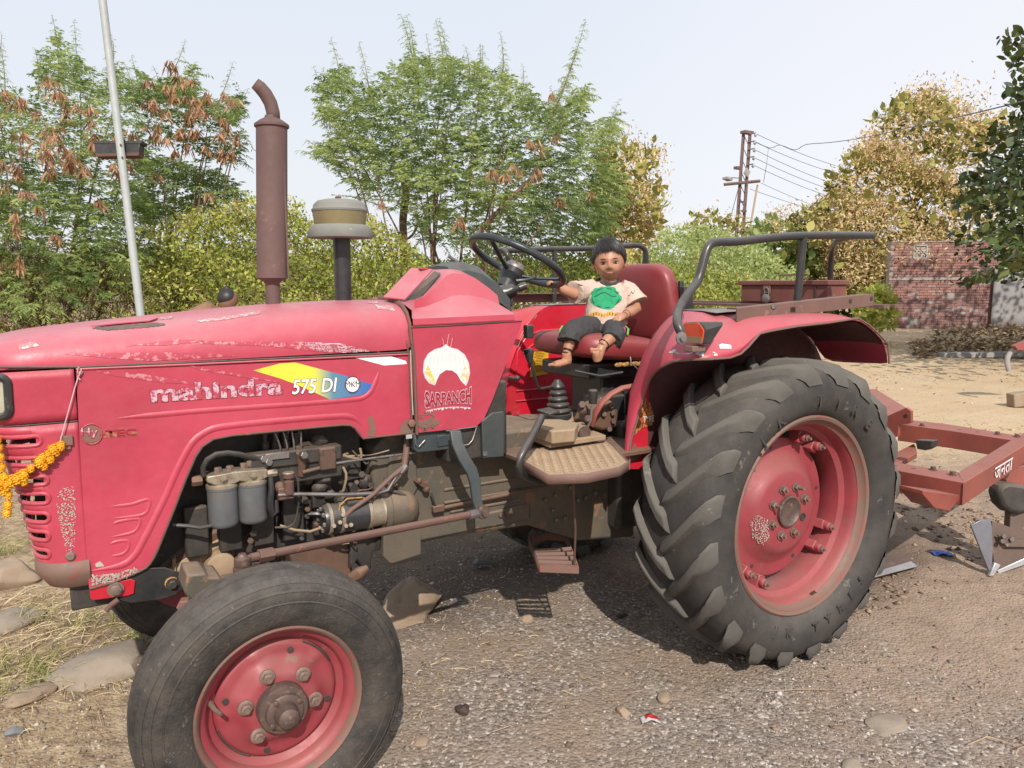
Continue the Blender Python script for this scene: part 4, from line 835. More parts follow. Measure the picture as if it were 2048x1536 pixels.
# ---- mudguards
def mudguard(far):
    mir = (lambda p: V(p.x, 1.68-p.y, p.z)) if far else (lambda p: p)
    YI = .40
    R_ = [(P(1248, 937, YI), P(1258, 939, .375)), (P(1249, 905, YI), P(1259, 908, .372)), (P(1250, 880, YI), P(1262, 880, .37)), (P(1254, 831, YI), P(1276, 835, .345)),
          (P(1260, 785, YI), P(1289, 785, .32)), (P(1271, 752, YI), P(1299, 755, .285)), (P(1286, 710, YI), P(1317, 736, .225)), (P(1306, 668, YI), P(1347, 722.5, .14))]
    rows = []
    for k_, (I, O) in enumerate(R_):
        bz = (0, 0, 0, .002, .005, .008, .014, .026)[k_]; rows.append([I, I+(O-I)*.33+V(-.006, 0, bz), I+(O-I)*.72+V(-.008, 0, bz), O, O+V(.012, .006, -.002)])
    for I, Fa, Fb, O in [((-.346, .4, 1.337), (-.40, .28, 1.335), (-.50, .14, 1.283), (-.563, .05, 1.205)), ((-.30, .4, 1.352), (-.34, .27, 1.352), (-.43, .12, 1.308), (-.533, 0, 1.209)),
            ((-.26, .4, 1.354), (-.29, .26, 1.354), (-.36, .10, 1.324), (-.437, 0, 1.209)), ((-.23, .4, 1.354), (-.25, .26, 1.354), (-.31, .095, 1.331), (-.386, 0, 1.220)), ((-.20, .4, 1.354), (-.22, .26, 1.354), (-.28, .09, 1.336), (-.348, 0, 1.244)),
            ((-.17, .4, 1.354), (-.19, .26, 1.354), (-.24, .08, 1.339), (-.295, 0, 1.285)), ((-.14, .4, 1.354), (-.15, .26, 1.354), (-.19, .07, 1.341), (-.231, 0, 1.293)), ((-.096, .4, 1.354), (-.096, .26, 1.354), (-.096, .06, 1.343), (-.096, 0, 1.304)),
            ((.076, .4, 1.354), (.076, .26, 1.354), (.076, .06, 1.344), (.076, 0, 1.311)), ((.252, .4, 1.346), (.252, .26, 1.346), (.252, .06, 1.340), (.252, 0, 1.323)), ((.34, .4, 1.318), (.33, .26, 1.318), (.325, .06, 1.312), (.320, 0, 1.298)),
            ((.43, .4, 1.268), (.41, .26, 1.268), (.40, .06, 1.266), (.392, 0, 1.257)), ((.53, .4, 1.200), (.50, .26, 1.206), (.47, .06, 1.214), (.459, 0, 1.214)), ((.60, .4, 1.100), (.55, .26, 1.11), (.49, .06, 1.125), (.474, 0, 1.135))]:
        O = V(*O); rows.append([V(*I), V(*Fa), V(*Fb), O, O+V(0, .014, -.002)])
    m = M().grid([[mir(p) for p in r] for r in rows])
    g = m.build('mudguard', MT['hood_low'] if not far else MT['red'], TR, 75, solid=.004, sub=1)
    inner = [r[0]+V(.002, 0, -.002) for r in rows]
    fr_ = [p for p in inner if p.x < -.44]; bk_ = [p for p in inner if p.x >= -.44]
    M().prism([mir(p) for p in fr_+[V(-.44, YI, 1.235), V(-.44, YI, .74)]], (0, .003, 0)).build('mudguard_front_skirt', MT['red'], g, 0)
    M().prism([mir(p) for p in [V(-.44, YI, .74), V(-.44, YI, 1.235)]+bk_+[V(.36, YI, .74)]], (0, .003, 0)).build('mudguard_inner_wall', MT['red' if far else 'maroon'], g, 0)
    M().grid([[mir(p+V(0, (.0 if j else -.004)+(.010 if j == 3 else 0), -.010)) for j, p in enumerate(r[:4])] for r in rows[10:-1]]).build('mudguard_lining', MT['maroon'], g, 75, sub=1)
    M().tube([mir(r[3]) for r in rows], .0042, 6).build('mudguard_rolled_edge', MT['rimrust'], g)
    # pressed beads on the inner wall
    if far:
        for pts in ([(-.50, 1.02), (-.49, 1.14), (-.44, 1.21), (-.36, 1.235), (-.1, 1.24), (.2, 1.24)], [(-.46, 1.13), (-.40, 1.14), (-.2, 1.14), (-.2, 1.17), (-.40, 1.17), (-.46, 1.13)], [(-.5, .95), (-.42, .95), (-.32, .95), (-.28, .92), (-.32, .90), (-.5, .90)]):
            M().tube([mir(V(x, YI+.003, z)) for x, z in pts], .006, 8, flat=.6).build('pressed_bead', MT['red'], g)
    # dusty grey flat top
    tv = [(-.30, 1.352), (-.25, 1.3545), (.2, 1.3545), (.25, 1.347)]
    M().grid([[mir(V(x, .39, z+.004)), mir(V(x, .27, z+.004)), mir(V(x+(-.03 if x < -.2 else 0), .17, z+.000))] for x, z in tv]).build('grey_dusty_top', MT['dusttop'], g, 60, solid=.002)
    # rusty angle iron
    a, b = P(1474, 630, .10), P(1748, 599, .10)
    if far: a, b = V(-.35, .10, 1.388), V(.46, .10, 1.388)
    zc = 1.385
    an = M().prism([mir(q) for q in [a+V(0, 0, .024), b+V(0, 0, .024), b-V(0, 0, .026), a-V(0, 0, .024)]], (0, .005, 0)).prism([mir(q) for q in [a+V(0, .005, .024), b+V(0, .005, .024), b+V(0, .05, .024), a+V(0, .05, .024)]], (0, 0, -.005)).build('angle_iron_rail', MT['plank'], TR, bevel=.001)
    if not far:
        for (u, v) in [(1548, 614), (1701, 602), (1743, 597)]: M().lathe([(.009, 0), (.009, -.0015), (0, -.0015)], P(u, v, .099), (0, 1, 0), 12).build('bolt_hole', MT['dark'], an)
        M().lathe([(.011, 0), (.011, -.003), (.0, -.003)], P(1546, 612, .099), (0, 1, 0), 12, ).build('bolt_washer', MT['steel'], an)
    return g
mg = mudguard(False); mgf = mudguard(True)
# spacer between guard and angle iron, cross members carrying the toolbox
for y_ in (.13, 1.55): M().box((.0, y_, 1.358), (.03, .06, .02)).build('rail_spacer', MT['plank'], TR)
for x_ in (.34, .64, .72): M().box((x_ if x_ < .5 else x_, YC, 1.358), (.045, 1.42, .012)).build('rear_cross_member', MT['plank'], TR)
# handrails
rl = [(1364, 668, .015), (1356, 650, .03), (1355, 630, .07), (1364, 606, .11), (1384, 578, .13), (1396, 560, .14), (1405, 532, .14), (1412, 505, .14), (1420, 490, .14), (1434, 484, .14), (1470, 483.5, .14), (1530, 477, .14), (1600, 471.5, .14), (1680, 470.5, .14), (1745, 471, .14)]
hr = M().tube(smooth([P(*q) for q in rl]), .0155, 14).build('handrail', MT['black'], TR, 80)
M().tube([P(1607, 474, .14), P(1601, 540, .145), P(1594, 606, .15)], .0145, 12).build('handrail_post', MT['black'], hr)
M().tube(smooth([P(1706, 473, .14), P(1682, 478, .24), P(1667, 492, .36), P(1662, 520, .43), P(1660, 585, .46)]), .0125, 12).build('handrail_post', MT['black'], hr)
M().lathe([(.02, 0), (.02, -.006), (.01, -.007), (.01, -.016), (0, -.016)], P(1361, 676, .0), (.1, 1, 0), 16).build('handrail_bolt', MT['steel'], hr)
fr = M().tube(smooth([P(988, 503, 1.54), P(1020, 501, 1.54), P(1110, 498, 1.54), P(1180, 497, 1.54), P(1262, 491, 1.54), P(1282, 493, 1.54), P(1291, 503, 1.54), P(1293, 530, 1.54), P(1300, 590, 1.54)]), .015, 12).build('handrail', MT['black'], TR, 80)
M().tube([P(1109, 500, 1.54), P(1108, 605, 1.54)], .013, 12).build('handrail_post', MT['black'], fr)
M().tube(smooth([P(992, 500, 1.5), P(1006, 500, 1.46), P(1014, 508, 1.42), P(1018, 530, 1.42), P(1021, 600, 1.42)]), .012, 12).build('handrail_post', MT['black'], fr)
# indicator lamp on the guard
a = [V(-.60, -.02, 1.262), V(-.60, .075, 1.268), V(-.60, .075, 1.345), V(-.60, -.02, 1.335)]
il = M().add([P(1367, 687, .08), P(1405, 691, -.01), P(1411, 664, -.01), P(1402, 643, .0), P(1366, 644, .08)], [(0, 1, 2, 3, 4)])
F_ = [P(1367, 683, .08), P(1408, 688, -.01), P(1412, 660, -.01), P(1400, 643, .0), P(1368, 645, .08)]
B_ = [p+V(.085, .02, .0) for p in F_]; B_[1] = P(1421, 689, .0); B_[2] = P(1447, 650, .0); B_[3] = P(1446, 643, .01)
lh = M().add(F_+B_, [(0, 1, 2, 3, 4), (5, 9, 8, 7, 6)]+[(i, (i+1) % 5, 5+(i+1) % 5, 5+i) for i in range(5)]).build('indicator_housing', MT['black'], TR, 30, bevel=.004)
c = sum(F_, V(0, 0, 0))/5; fn_ = (F_[1]-F_[0]).cross(F_[3]-F_[0]).normalized(); fn_ = fn_ if fn_.dot(Vector(CAM)-c) > 0 else -fn_
M().prism([c+(p-c)*.93+fn_*.001 for p in F_], fn_*.006).build('indicator_lens', MT['amber'], lh, bevel=.002)
g1 = [c+(p-c)*.93+fn_*.0075 for p in (F_[0], F_[1])]; up_ = V(0, 0, .022)
M().prism([g1[0], g1[1], g1[1]+up_, g1[0]+up_*.8], fn_*.002).build('lens_clear_strip', MT['cleaneramber'], lh)
M().box(P(1390, 697, .03), (.06, .04, .02)).build('lamp_foot', MT['rimrust'], lh, bevel=.003)
# yellow instruction sticker on the far inner wall
q = [(1062, 700), (1097, 699), (1095, 748), (1060, 754)]
YS = 1.277
stk = M().prism([P(u, v, YS) for u, v in q], (0, -.001, 0))
MT['yellow'] = stuffmat('yellow_sticker', (.62, .34, .01), (.55, .28, .01), (.4, .16, .02), 8, 40, .66, .5, bmp=.02)
MT['print'] = stuffmat('dark_sticker_print', (.12, .05, .02), (.2, .08, .03), None, 8, 40, .6, .5, bmp=0)
sk = stk.build('instruction_sticker', MT['yellow'], TR)
m = M()
for i in range(13):
    v = 704+i*3.2; m.box(P(1079+(i % 3-1)*1.5, v, YS-.002), (.055 if i % 4 else .035, .0006, .0022))
m.build('sticker_print', MT['print'], sk)
# ================================================================ GROUND
def gz(D, u):                                     # ground point at image column u and view depth D
    k = (-CAM[2]/D-_fw[2]-_r[2]*(u-1024)/FPX)/(-_u[2]); return PD(u, 768+k*FPX, D)
def vnoise(x, y, s, seed=0):
    x = np.asarray(x)*s; y = np.asarray(y)*s; xi = np.floor(x).astype(int); yi = np.floor(y).astype(int); fx = x-xi; fy = y-yi
    fx = fx*fx*(3-2*fx); fy = fy*fy*(3-2*fy)
    def h(a, b):
        n = (a*374761393+b*668265263+seed*1442695041) & 0x7fffffff; n = ((n ^ (n >> 13))*1274126177) & 0x7fffffff; return ((n ^ (n >> 16)) & 0xffff)/65535.
    return (h(xi, yi)*(1-fx)+h(xi+1, yi)*fx)*(1-fy)+(h(xi, yi+1)*(1-fx)+h(xi+1, yi+1)*fx)*fy-.5
def gheight(x, y):
    near = np.exp(-((np.asarray(x)+.5)**2+(np.asarray(y)-.8)**2)/90)
    h = .012*vnoise(x, y, 2.1, 1)+.010*vnoise(x, y, 5.3, 2)+.006*vnoise(x, y, 13, 3)+.004*vnoise(x, y, 31, 4)
    far = np.clip((np.hypot(np.asarray(x)+1, np.asarray(y)-1)-6)/10, 0, 1)
    for cx, cy in ((0, .15), (0, 1.53), (-1.942, .2), (-1.942, 1.51)): h = h*(1-np.exp(-((x-cx)**2+(y-cy)**2)/.05))
    rough = np.clip((np.asarray(x)-.4)/1.2, 0, 1)*np.clip((2.6-np.asarray(y))/1.2, 0, 1)
    h = h+rough*(.03*np.maximum(vnoise(x, y, 7, 8), 0)+.015*vnoise(x, y, 18, 9))*(1-np.exp(-((x-0)**2+(y-.15)**2)/.3))
    return h+far*.10*vnoise(x, y, .35, 5)-.003
def axis(a, b, c, d, s):
    k = [a+s*i for i in range(int((b-a)/s)+1)]; g = []; st = s; p = a
    lo = []; hi = []
    while p > c: st *= 1.14; p -= st; lo.append(p)
    p = k[-1]; st = s
    while p < d: st *= 1.14; p += st; hi.append(p)
    return np.array(lo[::-1]+k+hi)
gx, gy = axis(-3.9, 4.2, -420, 420, .026), axis(-1.2, 4.2, -60, 600, .026)
GX, GY = np.meshgrid(gx, gy); GZ = gheight(GX, GY); GZ[(np.abs(GX) > 60) | (np.abs(GY) > 60)] = 0
vv = np.stack([GX.ravel(), GY.ravel(), GZ.ravel()], 1); nx, ny = len(gx), len(gy)
ii = (np.arange(ny-1)[:, None]*nx+np.arange(nx-1)[None]).ravel(); ff = np.stack([ii, ii+1, ii+1+nx, ii+nx], 1)
def ground_mat():
    m, t, b = newmat('gravel_and_dirt')
    tc = t.nodes.new('ShaderNodeTexCoord').outputs['Object']; sp_ = t.nodes.new('ShaderNodeSeparateXYZ'); t.links.new(tc, sp_.inputs[0]); X, Y = sp_.outputs[0], sp_.outputs[1]
    wob = mth(t, 'MULTIPLY', mth(t, 'SUBTRACT', nz(t, 1.3, 5, .6, tc), .5), 2.4)
    def zone(a, lo, hi): return ramp(t, mth(t, 'ADD', a, wob), lo, hi)
    vo = t.nodes.new('ShaderNodeTexVoronoi'); vo.inputs['Scale'].default_value = 85; t.links.new(tc, vo.inputs[0])
    vo2 = t.nodes.new('ShaderNodeTexVoronoi'); vo2.inputs['Scale'].default_value = 34; t.links.new(tc, vo2.inputs[0])
    bw = t.nodes.new('ShaderNodeSeparateColor'); t.links.new(vo.outputs['Color'], bw.inputs[0])
    stone = mix(t, bw.outputs[0], (.13, .105, .088), (.35, .295, .25)); stone = mix(t, ramp(t, bw.outputs[1], .90, .95), stone, (.55, .50, .45))
    dirt = mix(t, ramp(t, nz(t, 3.2, 8, .72, tc), .32, .68), (.26, .19, .14), (.36, .27, .205))
    dirt = mix(t, ramp(t, nz(t, 60, 4, .7, tc), .60, .68, 0, .6), dirt, (.12, .085, .065))
    gravel = mix(t, ramp(t, nz(t, 2.3, 5, .65, tc), .42, .60, .10, .80), stone, (.27, .20, .145))
    tan = mix(t, ramp(t, nz(t, 1.1, 7, .7, tc), .3, .7), (.46, .33, .20), (.55, .42, .28)); tan = mix(t, ramp(t, nz(t, 26, 5, .7, tc), .60, .68), tan, (.24, .15, .09))
    straw = mix(t, ramp(t, nz(t, 16, 6, .7, tc), .38, .62), (.22, .15, .095), (.42, .32, .2))
    c = mix(t, zone(mth(t, 'SUBTRACT', X, mth(t, 'MULTIPLY', Y, -.2)), -.1, .8), gravel, dirt)
    c = mix(t, zone(Y, 1.1, 2.2), c, mix(t, ramp(t, nz(t, 5, 6, .7, tc), .4, .6), (.25, .18, .125), (.36, .26, .17)))
    c = mix(t, zone(mth(t, 'ADD', Y, mth(t, 'MULTIPLY', X, .6)), 3.2, 5.0), c, tan)
    c = mix(t, zone(mth(t, 'SUBTRACT', mth(t, 'MULTIPLY', X, -1.0), mth(t, 'MULTIPLY', Y, -.25)), 2.0, 2.8), c, straw)
    # oily, damp soil behind the tractor; under it, soil with shade painted in
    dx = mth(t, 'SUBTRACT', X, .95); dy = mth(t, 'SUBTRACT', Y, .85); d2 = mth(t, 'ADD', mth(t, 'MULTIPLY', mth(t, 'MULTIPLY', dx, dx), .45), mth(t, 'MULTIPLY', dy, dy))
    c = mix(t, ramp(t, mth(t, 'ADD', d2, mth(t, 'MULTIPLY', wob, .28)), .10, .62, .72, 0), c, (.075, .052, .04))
    dx = mth(t, 'SUBTRACT', X, -.9); dy = mth(t, 'SUBTRACT', Y, 1.75); d2 = mth(t, 'ADD', mth(t, 'MULTIPLY', mth(t, 'MULTIPLY', dx, dx), .25), mth(t, 'MULTIPLY', dy, dy))  # patch beneath the tractor: damp soil darkened and browned to paint its shadow
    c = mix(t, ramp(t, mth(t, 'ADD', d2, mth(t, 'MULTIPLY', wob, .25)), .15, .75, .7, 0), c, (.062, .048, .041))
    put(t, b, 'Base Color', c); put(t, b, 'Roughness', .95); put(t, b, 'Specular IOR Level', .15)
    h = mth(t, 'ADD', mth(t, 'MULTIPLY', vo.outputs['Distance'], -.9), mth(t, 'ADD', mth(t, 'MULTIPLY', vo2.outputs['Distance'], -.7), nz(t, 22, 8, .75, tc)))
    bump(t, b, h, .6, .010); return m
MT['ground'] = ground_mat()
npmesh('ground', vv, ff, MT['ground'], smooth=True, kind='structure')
# pebbles: nobody could count them
def tintmat(name, cols, rough=.9, trans=0., spec=.2, bmp=0, hue=None):
    m, t, b = newmat(name); a = t.nodes.new('ShaderNodeAttribute'); a.attribute_name = 'tint'
    r = t.nodes.new('ShaderNodeValToRGB'); t.links.new(a.outputs['Fac'], r.inputs[0]); e = r.color_ramp.elements
    while len(e) < len(cols): e.new(.5)
    for i, c in enumerate(cols): e[i].position = i/(len(cols)-1); e[i].color = (*c, 1)
    put(t, b, 'Base Color', r.outputs[0]); put(t, b, 'Roughness', rough); put(t, b, 'Specular IOR Level', spec)
    if trans:
        tr = t.nodes.new('ShaderNodeBsdfTranslucent'); t.links.new(r.outputs[0], tr.inputs[0]); mx = t.nodes.new('ShaderNodeMixShader'); mx.inputs[0].default_value = trans
        o = [n for n in t.nodes if n.type == 'OUTPUT_MATERIAL'][0]; t.links.new(b.outputs[0], mx.inputs[1]); t.links.new(tr.outputs[0], mx.inputs[2]); t.links.new(mx.outputs[0], o.inputs[0])
    return m
OCT_V = np.array([(1, 0, 0), (-1, 0, 0), (0, 1, 0), (0, -1, 0), (0, 0, 1), (0, 0, -1)], float)
OCT_F = np.array([(0, 2, 4), (2, 1, 4), (1, 3, 4), (3, 0, 4), (2, 0, 5), (1, 2, 5), (3, 1, 5), (0, 3, 5)])
def scatter_stones(name, x, y, r, mat, flat=.6, tint=None, parent=None, kind='stuff', zoff=.2):
    n = len(x); v = OCT_V[None]*(1+.35*(rng.random((n, 6, 1))-.5))*np.stack([r*(.7+.6*rng.random(n)), r*(.7+.6*rng.random(n)), r*flat*(.6+.6*rng.random(n))], 1)[:, None]
    a = rng.random(n)*6.28; ca, sa_ = np.cos(a)[:, None], np.sin(a)[:, None]; tl = (rng.random((n, 1))-.5)*.8
    vx = v[..., 0]*ca-v[..., 1]*sa_; vy = v[..., 0]*sa_+v[..., 1]*ca; vz = v[..., 2]+vx*tl
    z = gheight(x, y)+r*flat*zoff
    V_ = np.stack([vx+x[:, None], vy+y[:, None], vz+z[:, None]], 2).reshape(-1, 3)
    F_ = (OCT_F[None]+6*np.arange(n)[:, None, None]).reshape(-1, 3)
    return npmesh(name, V_, F_, mat, parent, np.repeat(rng.random(n) if tint is None else tint, 8), kind=kind)
MT['pebble'] = tintmat('pebbles', [(.085, .07, .06), (.17, .14, .12), (.25, .205, .175), (.33, .27, .22), (.52, .46, .40)])
def region(n, x0, x1, y0, y1, fn):
    x = rng.uniform(x0, x1, n); y = rng.uniform(y0, y1, n); k = rng.random(n) < fn(x, y); return x[k], y[k]
x, y = region(52000, -2.9, 1.6, -1.0, 2.6, lambda x, y: np.clip(.75-1.0*np.clip(x+.15*y-.2, 0, 1)+1.4*vnoise(x, y, 1.7, 21), .04, 1)*np.clip(1.3-.42*np.maximum(y-.6, 0), .1, 1))
r = .0028+.0045*rng.random(len(x))**2; r[::40] *= 2.2
scatter_stones('gravel', x, y, r, MT['pebble'])
x, y = region(9000, -3.5, 6, -1, 6, lambda x, y: np.clip(.35+vnoise(x, y, 1.1, 22), .1, 1)); r = .004+.012*rng.random(len(x))**3
MT['clod'] = tintmat('soil_clods', [(.10, .07, .05), (.24, .17, .12), (.36, .26, .18)])
scatter_stones('soil_clods', x, y, r, MT['clod'], .5)
x, y = region(5000, .5, 2.6, .1, 2.4, lambda x, y: np.clip(.4+1.6*vnoise(x, y, 2.2, 23), 0, 1)); r = .006+.02*rng.random(len(x))**3
tag(scatter_stones('broken_soil', x, y, r, MT['clod'], .6), None, None)
# thin strips: straw, twigs, leaf chips
def strips(name, x, y, L, w, mat, tint=None, curl=.25, zr=.012, flat=True, kind='stuff', up=0., seg=3, base=None):
    n = len(x); a = rng.random(n)*6.28; cv = (rng.random(n)-.5)*2*curl*4; z0 = gheight(x, y)+.002 if base is None else base
    lift = rng.random(n)*zr; P0 = np.stack([x, y, z0], 1); pts = []; T = np.linspace(0, 1, seg+1)
    upv = up*(.5+rng.random(n))
    ang = a; cur = P0.copy(); pts = [cur.copy()]; dirs = []
    for s_ in range(seg):
        aa = a+cv*(s_/seg); d = np.stack([np.cos(aa), np.sin(aa), np.zeros(n)], 1)
        el_ = np.clip(upv*(1-1.3*s_/seg), -1, 1.45)[:, None]; d = d*np.cos(el_)+np.array([0, 0, 1.])*np.sin(el_)
        dirs.append(d); cur = cur+d*(L/seg)[:, None]; q = cur.copy(); 
        if not up: q[:, 2] = z0+lift*math.sin(math.pi*(s_+1)/seg*.8)
        pts.append(q)
    vs_ = []; side = np.stack([-np.sin(a), np.cos(a), np.zeros(n)], 1)
    for s_ in range(seg+1):
        ww = (w*(1-.85*(s_/seg)**2)*.5)[:, None]; vs_ += [pts[s_]-side*ww, pts[s_]+side*ww+np.array([0, 0, .0015])]
    V_ = np.stack(vs_, 1).reshape(-1, 3); k = 2*(seg+1)
    q = np.array([(2*s_, 2*s_+1, 2*s_+3, 2*s_+2) for s_ in range(seg)]); F_ = (q[None]+k*np.arange(n)[:, None, None]).reshape(-1, 4)
    return npmesh(name, V_, F_, mat, None, np.repeat(rng.random(n) if tint is None else tint, seg), kind=kind)
MT['straw'] = tintmat('dry_straw', [(.26, .17, .09), (.46, .34, .18), (.62, .48, .29), (.68, .57, .38)], trans=.2)
x, y = region(15000, -4.6, -1.7, .4, 5.5, lambda x, y: np.clip(.5+2.0*vnoise(x, y, 1.5, 31)-.6*np.clip(1.25-y+.3*(x+2.3), 0, 1)*2, 0, 1))
strips('dry_straw', x, y, .04+.12*rng.random(len(x)), .002+.003*rng.random(len(x)), MT['straw'], zr=.03)
x, y = region(1500, -1.6, .8, .2, 2.2, lambda x, y: np.clip(.25+1.2*vnoise(x, y, 1.9, 33), 0, 1))
strips('chaff', x, y, .015+.04*rng.random(len(x)), .0015+.003*rng.random(len(x)), MT['straw'], zr=.008)
x, y = region(5200, .8, 14, .3, 9, lambda x, y: np.clip(.45+1.3*vnoise(x, y, .8, 34), 0, 1))
MT['chip'] = tintmat('leaf_chips', [(.12, .07, .045), (.28, .18, .1), (.5, .38, .22), (.66, .55, .38)], trans=.1)
strips('fallen_leaf_chips', x, y, .02+.06*rng.random(len(x)), .01+.015*rng.random(len(x)), MT['chip'], zr=.02)
MT['grass'] = tintmat('green_grass', [(.16, .20, .06), (.30, .32, .10), (.52, .46, .22)], trans=.35)
cx_, cy_ = region(170, -3.9, -2.05, .9, 3.4, lambda x, y: np.clip(.3+1.4*vnoise(x, y, 1.2, 41), 0, 1))
gxs = np.repeat(cx_, 34)+rng.normal(0, .035, len(cx_)*34); gys = np.repeat(cy_, 34)+rng.normal(0, .03, len(cx_)*34)
strips('grass_tufts', gxs, gys, .06+.12*rng.random(len(gxs)), np.full(len(gxs), .003), MT['grass'], up=1.0, seg=4, curl=.15)
# ---- rocks and litter, each a thing
MT['rock'] = stuffmat('tan_rock', (.33, .245, .17), (.26, .19, .135), (.18, .13, .1), 4, 22, .60, .95, bmp=.5, bd=.01)
MT['rockgrey'] = stuffmat('grey_rock', (.30, .245, .19), (.22, .18, .14), (.38, .32, .25), 5, 24, .60, .95, bmp=.5, bd=.01)
MT['rockblue'] = stuffmat('bluish_rock', (.15, .155, .165), (.2, .2, .2), None, 8, 30, .6, .9, bmp=.3)
def rock(u, v, wx, wy, h, mat, label, rot=0, cat='rock', name='rock', sink=.3, jit=.35, z=0):
    p = PZ(u, v, z); o = M().ball((0, 0, 0), 1, (1, 1, 1), 30, 20); rs_ = random.Random(int(u*7+v)); cuts = []
    for k in range(11):
        c_ = Vector((rs_.gauss(0, 1), rs_.gauss(0, 1), rs_.gauss(.2, .8))).normalized(); cuts.append((c_, rs_.uniform(.62, .86)))
    nv_ = []; rm_ = Matrix.Rotation(rot, 3, 'Z')
    for q in o.v:
        q = Vector(q)
        for c_, d_ in cuts:
            e_ = q.dot(c_)-d_
            if e_ > 0: q -= c_*e_*.92
        q *= 1+jit*.30*mnoise.noise(q*1.6+V(u, v, 0))+jit*.12*mnoise.noise(q*5+V(u, v, 0))+jit*.05*mnoise.noise(q*13)
        q = rm_ @ Vector((q.x*wx*.62, q.y*wy*.62, q.z*h*.62)); nv_.append((q.x, q.y, q.z))
    o.v = nv_
    o.v = [(x+p.x, y+p.y, z_+p.z+h*(.5-sink)+gheight(p.x, p.y)) for x, y, z_ in o.v]
    return tag(o.build(name, MT[mat], smooth=40), label, cat)
rock(205, 1340, .32, .26, .10, 'rockgrey', 'broad flat grey-brown rock half buried beside the front wheel', .3)
rock(18, 1165, .24, .22, .16, 'rock', 'rounded tan rock below the left end of the grille', .2)
rock(62, 1392, .15, .10, .05, 'rock', 'low tan stone in the straw left of the front wheel', .5)
rock(818, 1222, .30, .22, .20, 'rock', 'brown boulder half in shadow behind the front tyre', .5, jit=.75, sink=.38)
rock(1052, 1240, .055, .05, .035, 'rock', 'small reddish stone in the shadow of the hanging step', .2, sink=.35)
rock(30, 1467, .05, .04, .03, 'rockblue', 'small bluish stone near the lower left corner', .2)
rock(10, 1250, .26, .18, .09, 'rockgrey', 'broken pale slab lying in dry grass at the far left', .5)
rock(1330, 1395, .06, .045, .03, 'rock', 'brown clod right of the red and white packet', .4, 'clod', 'soil_clod')
rock(1248, 1424, .055, .042, .03, 'rock', 'brown clod just left of the red and white packet', 1.2, 'clod', 'soil_clod')
rock(843, 1482, .05, .045, .012, 'rock', 'flat round tan pebble right of the front tyre', .4, 'stone', 'stone', sink=.4)
rock(985, 1362, .05, .04, .012, 'rockgrey', 'flat pale pebble in the gravel between the wheels', .4, 'stone', 'stone', sink=.4)
rock(1705, 1535, .08, .05, .02, 'rockgrey', 'buried grey stone near the bottom right', .4, 'stone', 'stone', sink=.5)
rock(1770, 1445, .16, .10, .02, 'rockgrey', 'flat dusty stone set in the dirt right of the rear tyre', .3, 'stone', 'stone', sink=.5)
MT['dung'] = stuffmat('dark_dry_clod', (.035, .02, .016), (.08, .05, .04), (.3, .25, .2), 20, 60, .68, .9, bmp=.6)
rock(925, 1425, .046, .046, .035, 'dung', 'dark round dry clod on the gravel between the wheels', 0, 'clod', 'dark_clod', sink=.2, jit=.6)
rock(1245, 1231, .05, .03, .012, 'dung', 'small black scrap on the shaded gravel left of the rear tyre', 0, 'scrap', 'black_scrap', sink=.3, jit=.6)
p = PZ(965, 1133, 0); tag(M().tube([p+V(-.05, 0, .02), p+V(-.03, 0, .03), p+V(.02, -.005, .022), p+V(.06, -.01, .01)], [.012, .02, .014, .006], 8).build('plastic_scrap', MT['rockblue']), 'crumpled grey-blue scrap on the shaded soil under the tractor', 'scrap')
def wrapper(u, v, w, h, mats, label, name, ang):
    c = PZ(u, v, 0); n = 9; rows = []
    for i in range(n):
        row = []
        for k in range(n):
            a, b = (i/(n-1)-.5)*w, (k/(n-1)-.5)*h; q = Matrix.Rotation(ang, 3, 'Z') @ Vector((a, b, 0))
            row.append(c+q+V(0, 0, .008+gheight(c.x, c.y)+.012*abs(mnoise.noise(V(a*60, b*60, u)))+.006*math.cos(a*90)))
        rows.append(row)
    m = M().grid(rows); o = m.build(name, [MT[k] for k in mats], smooth=30, solid=.0006)
    if len(mats) > 1:
        for p_ in o.data.polygons: p_.material_index = 1 if (p_.index % (n-1)) < 3 or (p_.index // (n-1)) < 2 else 0
    return tag(o, label, 'wrapper')
MT['foilred'] = stuffmat('red_foil', (.5, .02, .02), (.4, .015, .02), (.7, .5, .5), 30, 80, .66, .3, bmp=.2)
MT['foilwhite'] = stuffmat('white_foil', (.62, .6, .58), (.5, .48, .46), None, 30, 80, .6, .3, bmp=.2)
MT['foilblue'] = stuffmat('blue_foil', (.05, .16, .62), (.03, .1, .45), (.5, .55, .75), 30, 60, .60, .3, bmp=.2)
wrapper(1300, 1440, .062, .038, ['foilred', 'foilwhite'], 'red and white crumpled packet on the gravel near the rear tyre', 'foil_packet', -.5)
wrapper(1882, 1113, .095, .062, ['foilblue'], 'bright blue crumpled wrapper on the soil beside the plough share', 'foil_wrapper', -.6)
def stick(px, r, label, mat='twig'):
    pts = [PZ(u, v, 0)+V(0, 0, .012+gheight(PZ(u, v, 0).x, PZ(u, v, 0).y)+dz) for u, v, dz in px]
    return tag(M().tube(pts, [r]*(len(pts)-1)+[r*.5], 6).build('dry_twig', MT[mat], smooth=60), label, 'twig')
MT['twig'] = stuffmat('bare_twig', (.42, .30, .2), (.33, .23, .15), None, 10, 50, .6, .9, bmp=.1)
stick([(1935, 1492, 0), (1975, 1480, .006), (2005, 1488, .004), (2048, 1502, 0)], .0022, 'thin curved dry twig at the lower right edge')
stick([(2030, 1512, 0), (2036, 1508, .01), (2060, 1500, .01), (2100, 1498, 0)], .0028, 'thicker pale stalk at the very lower right corner')
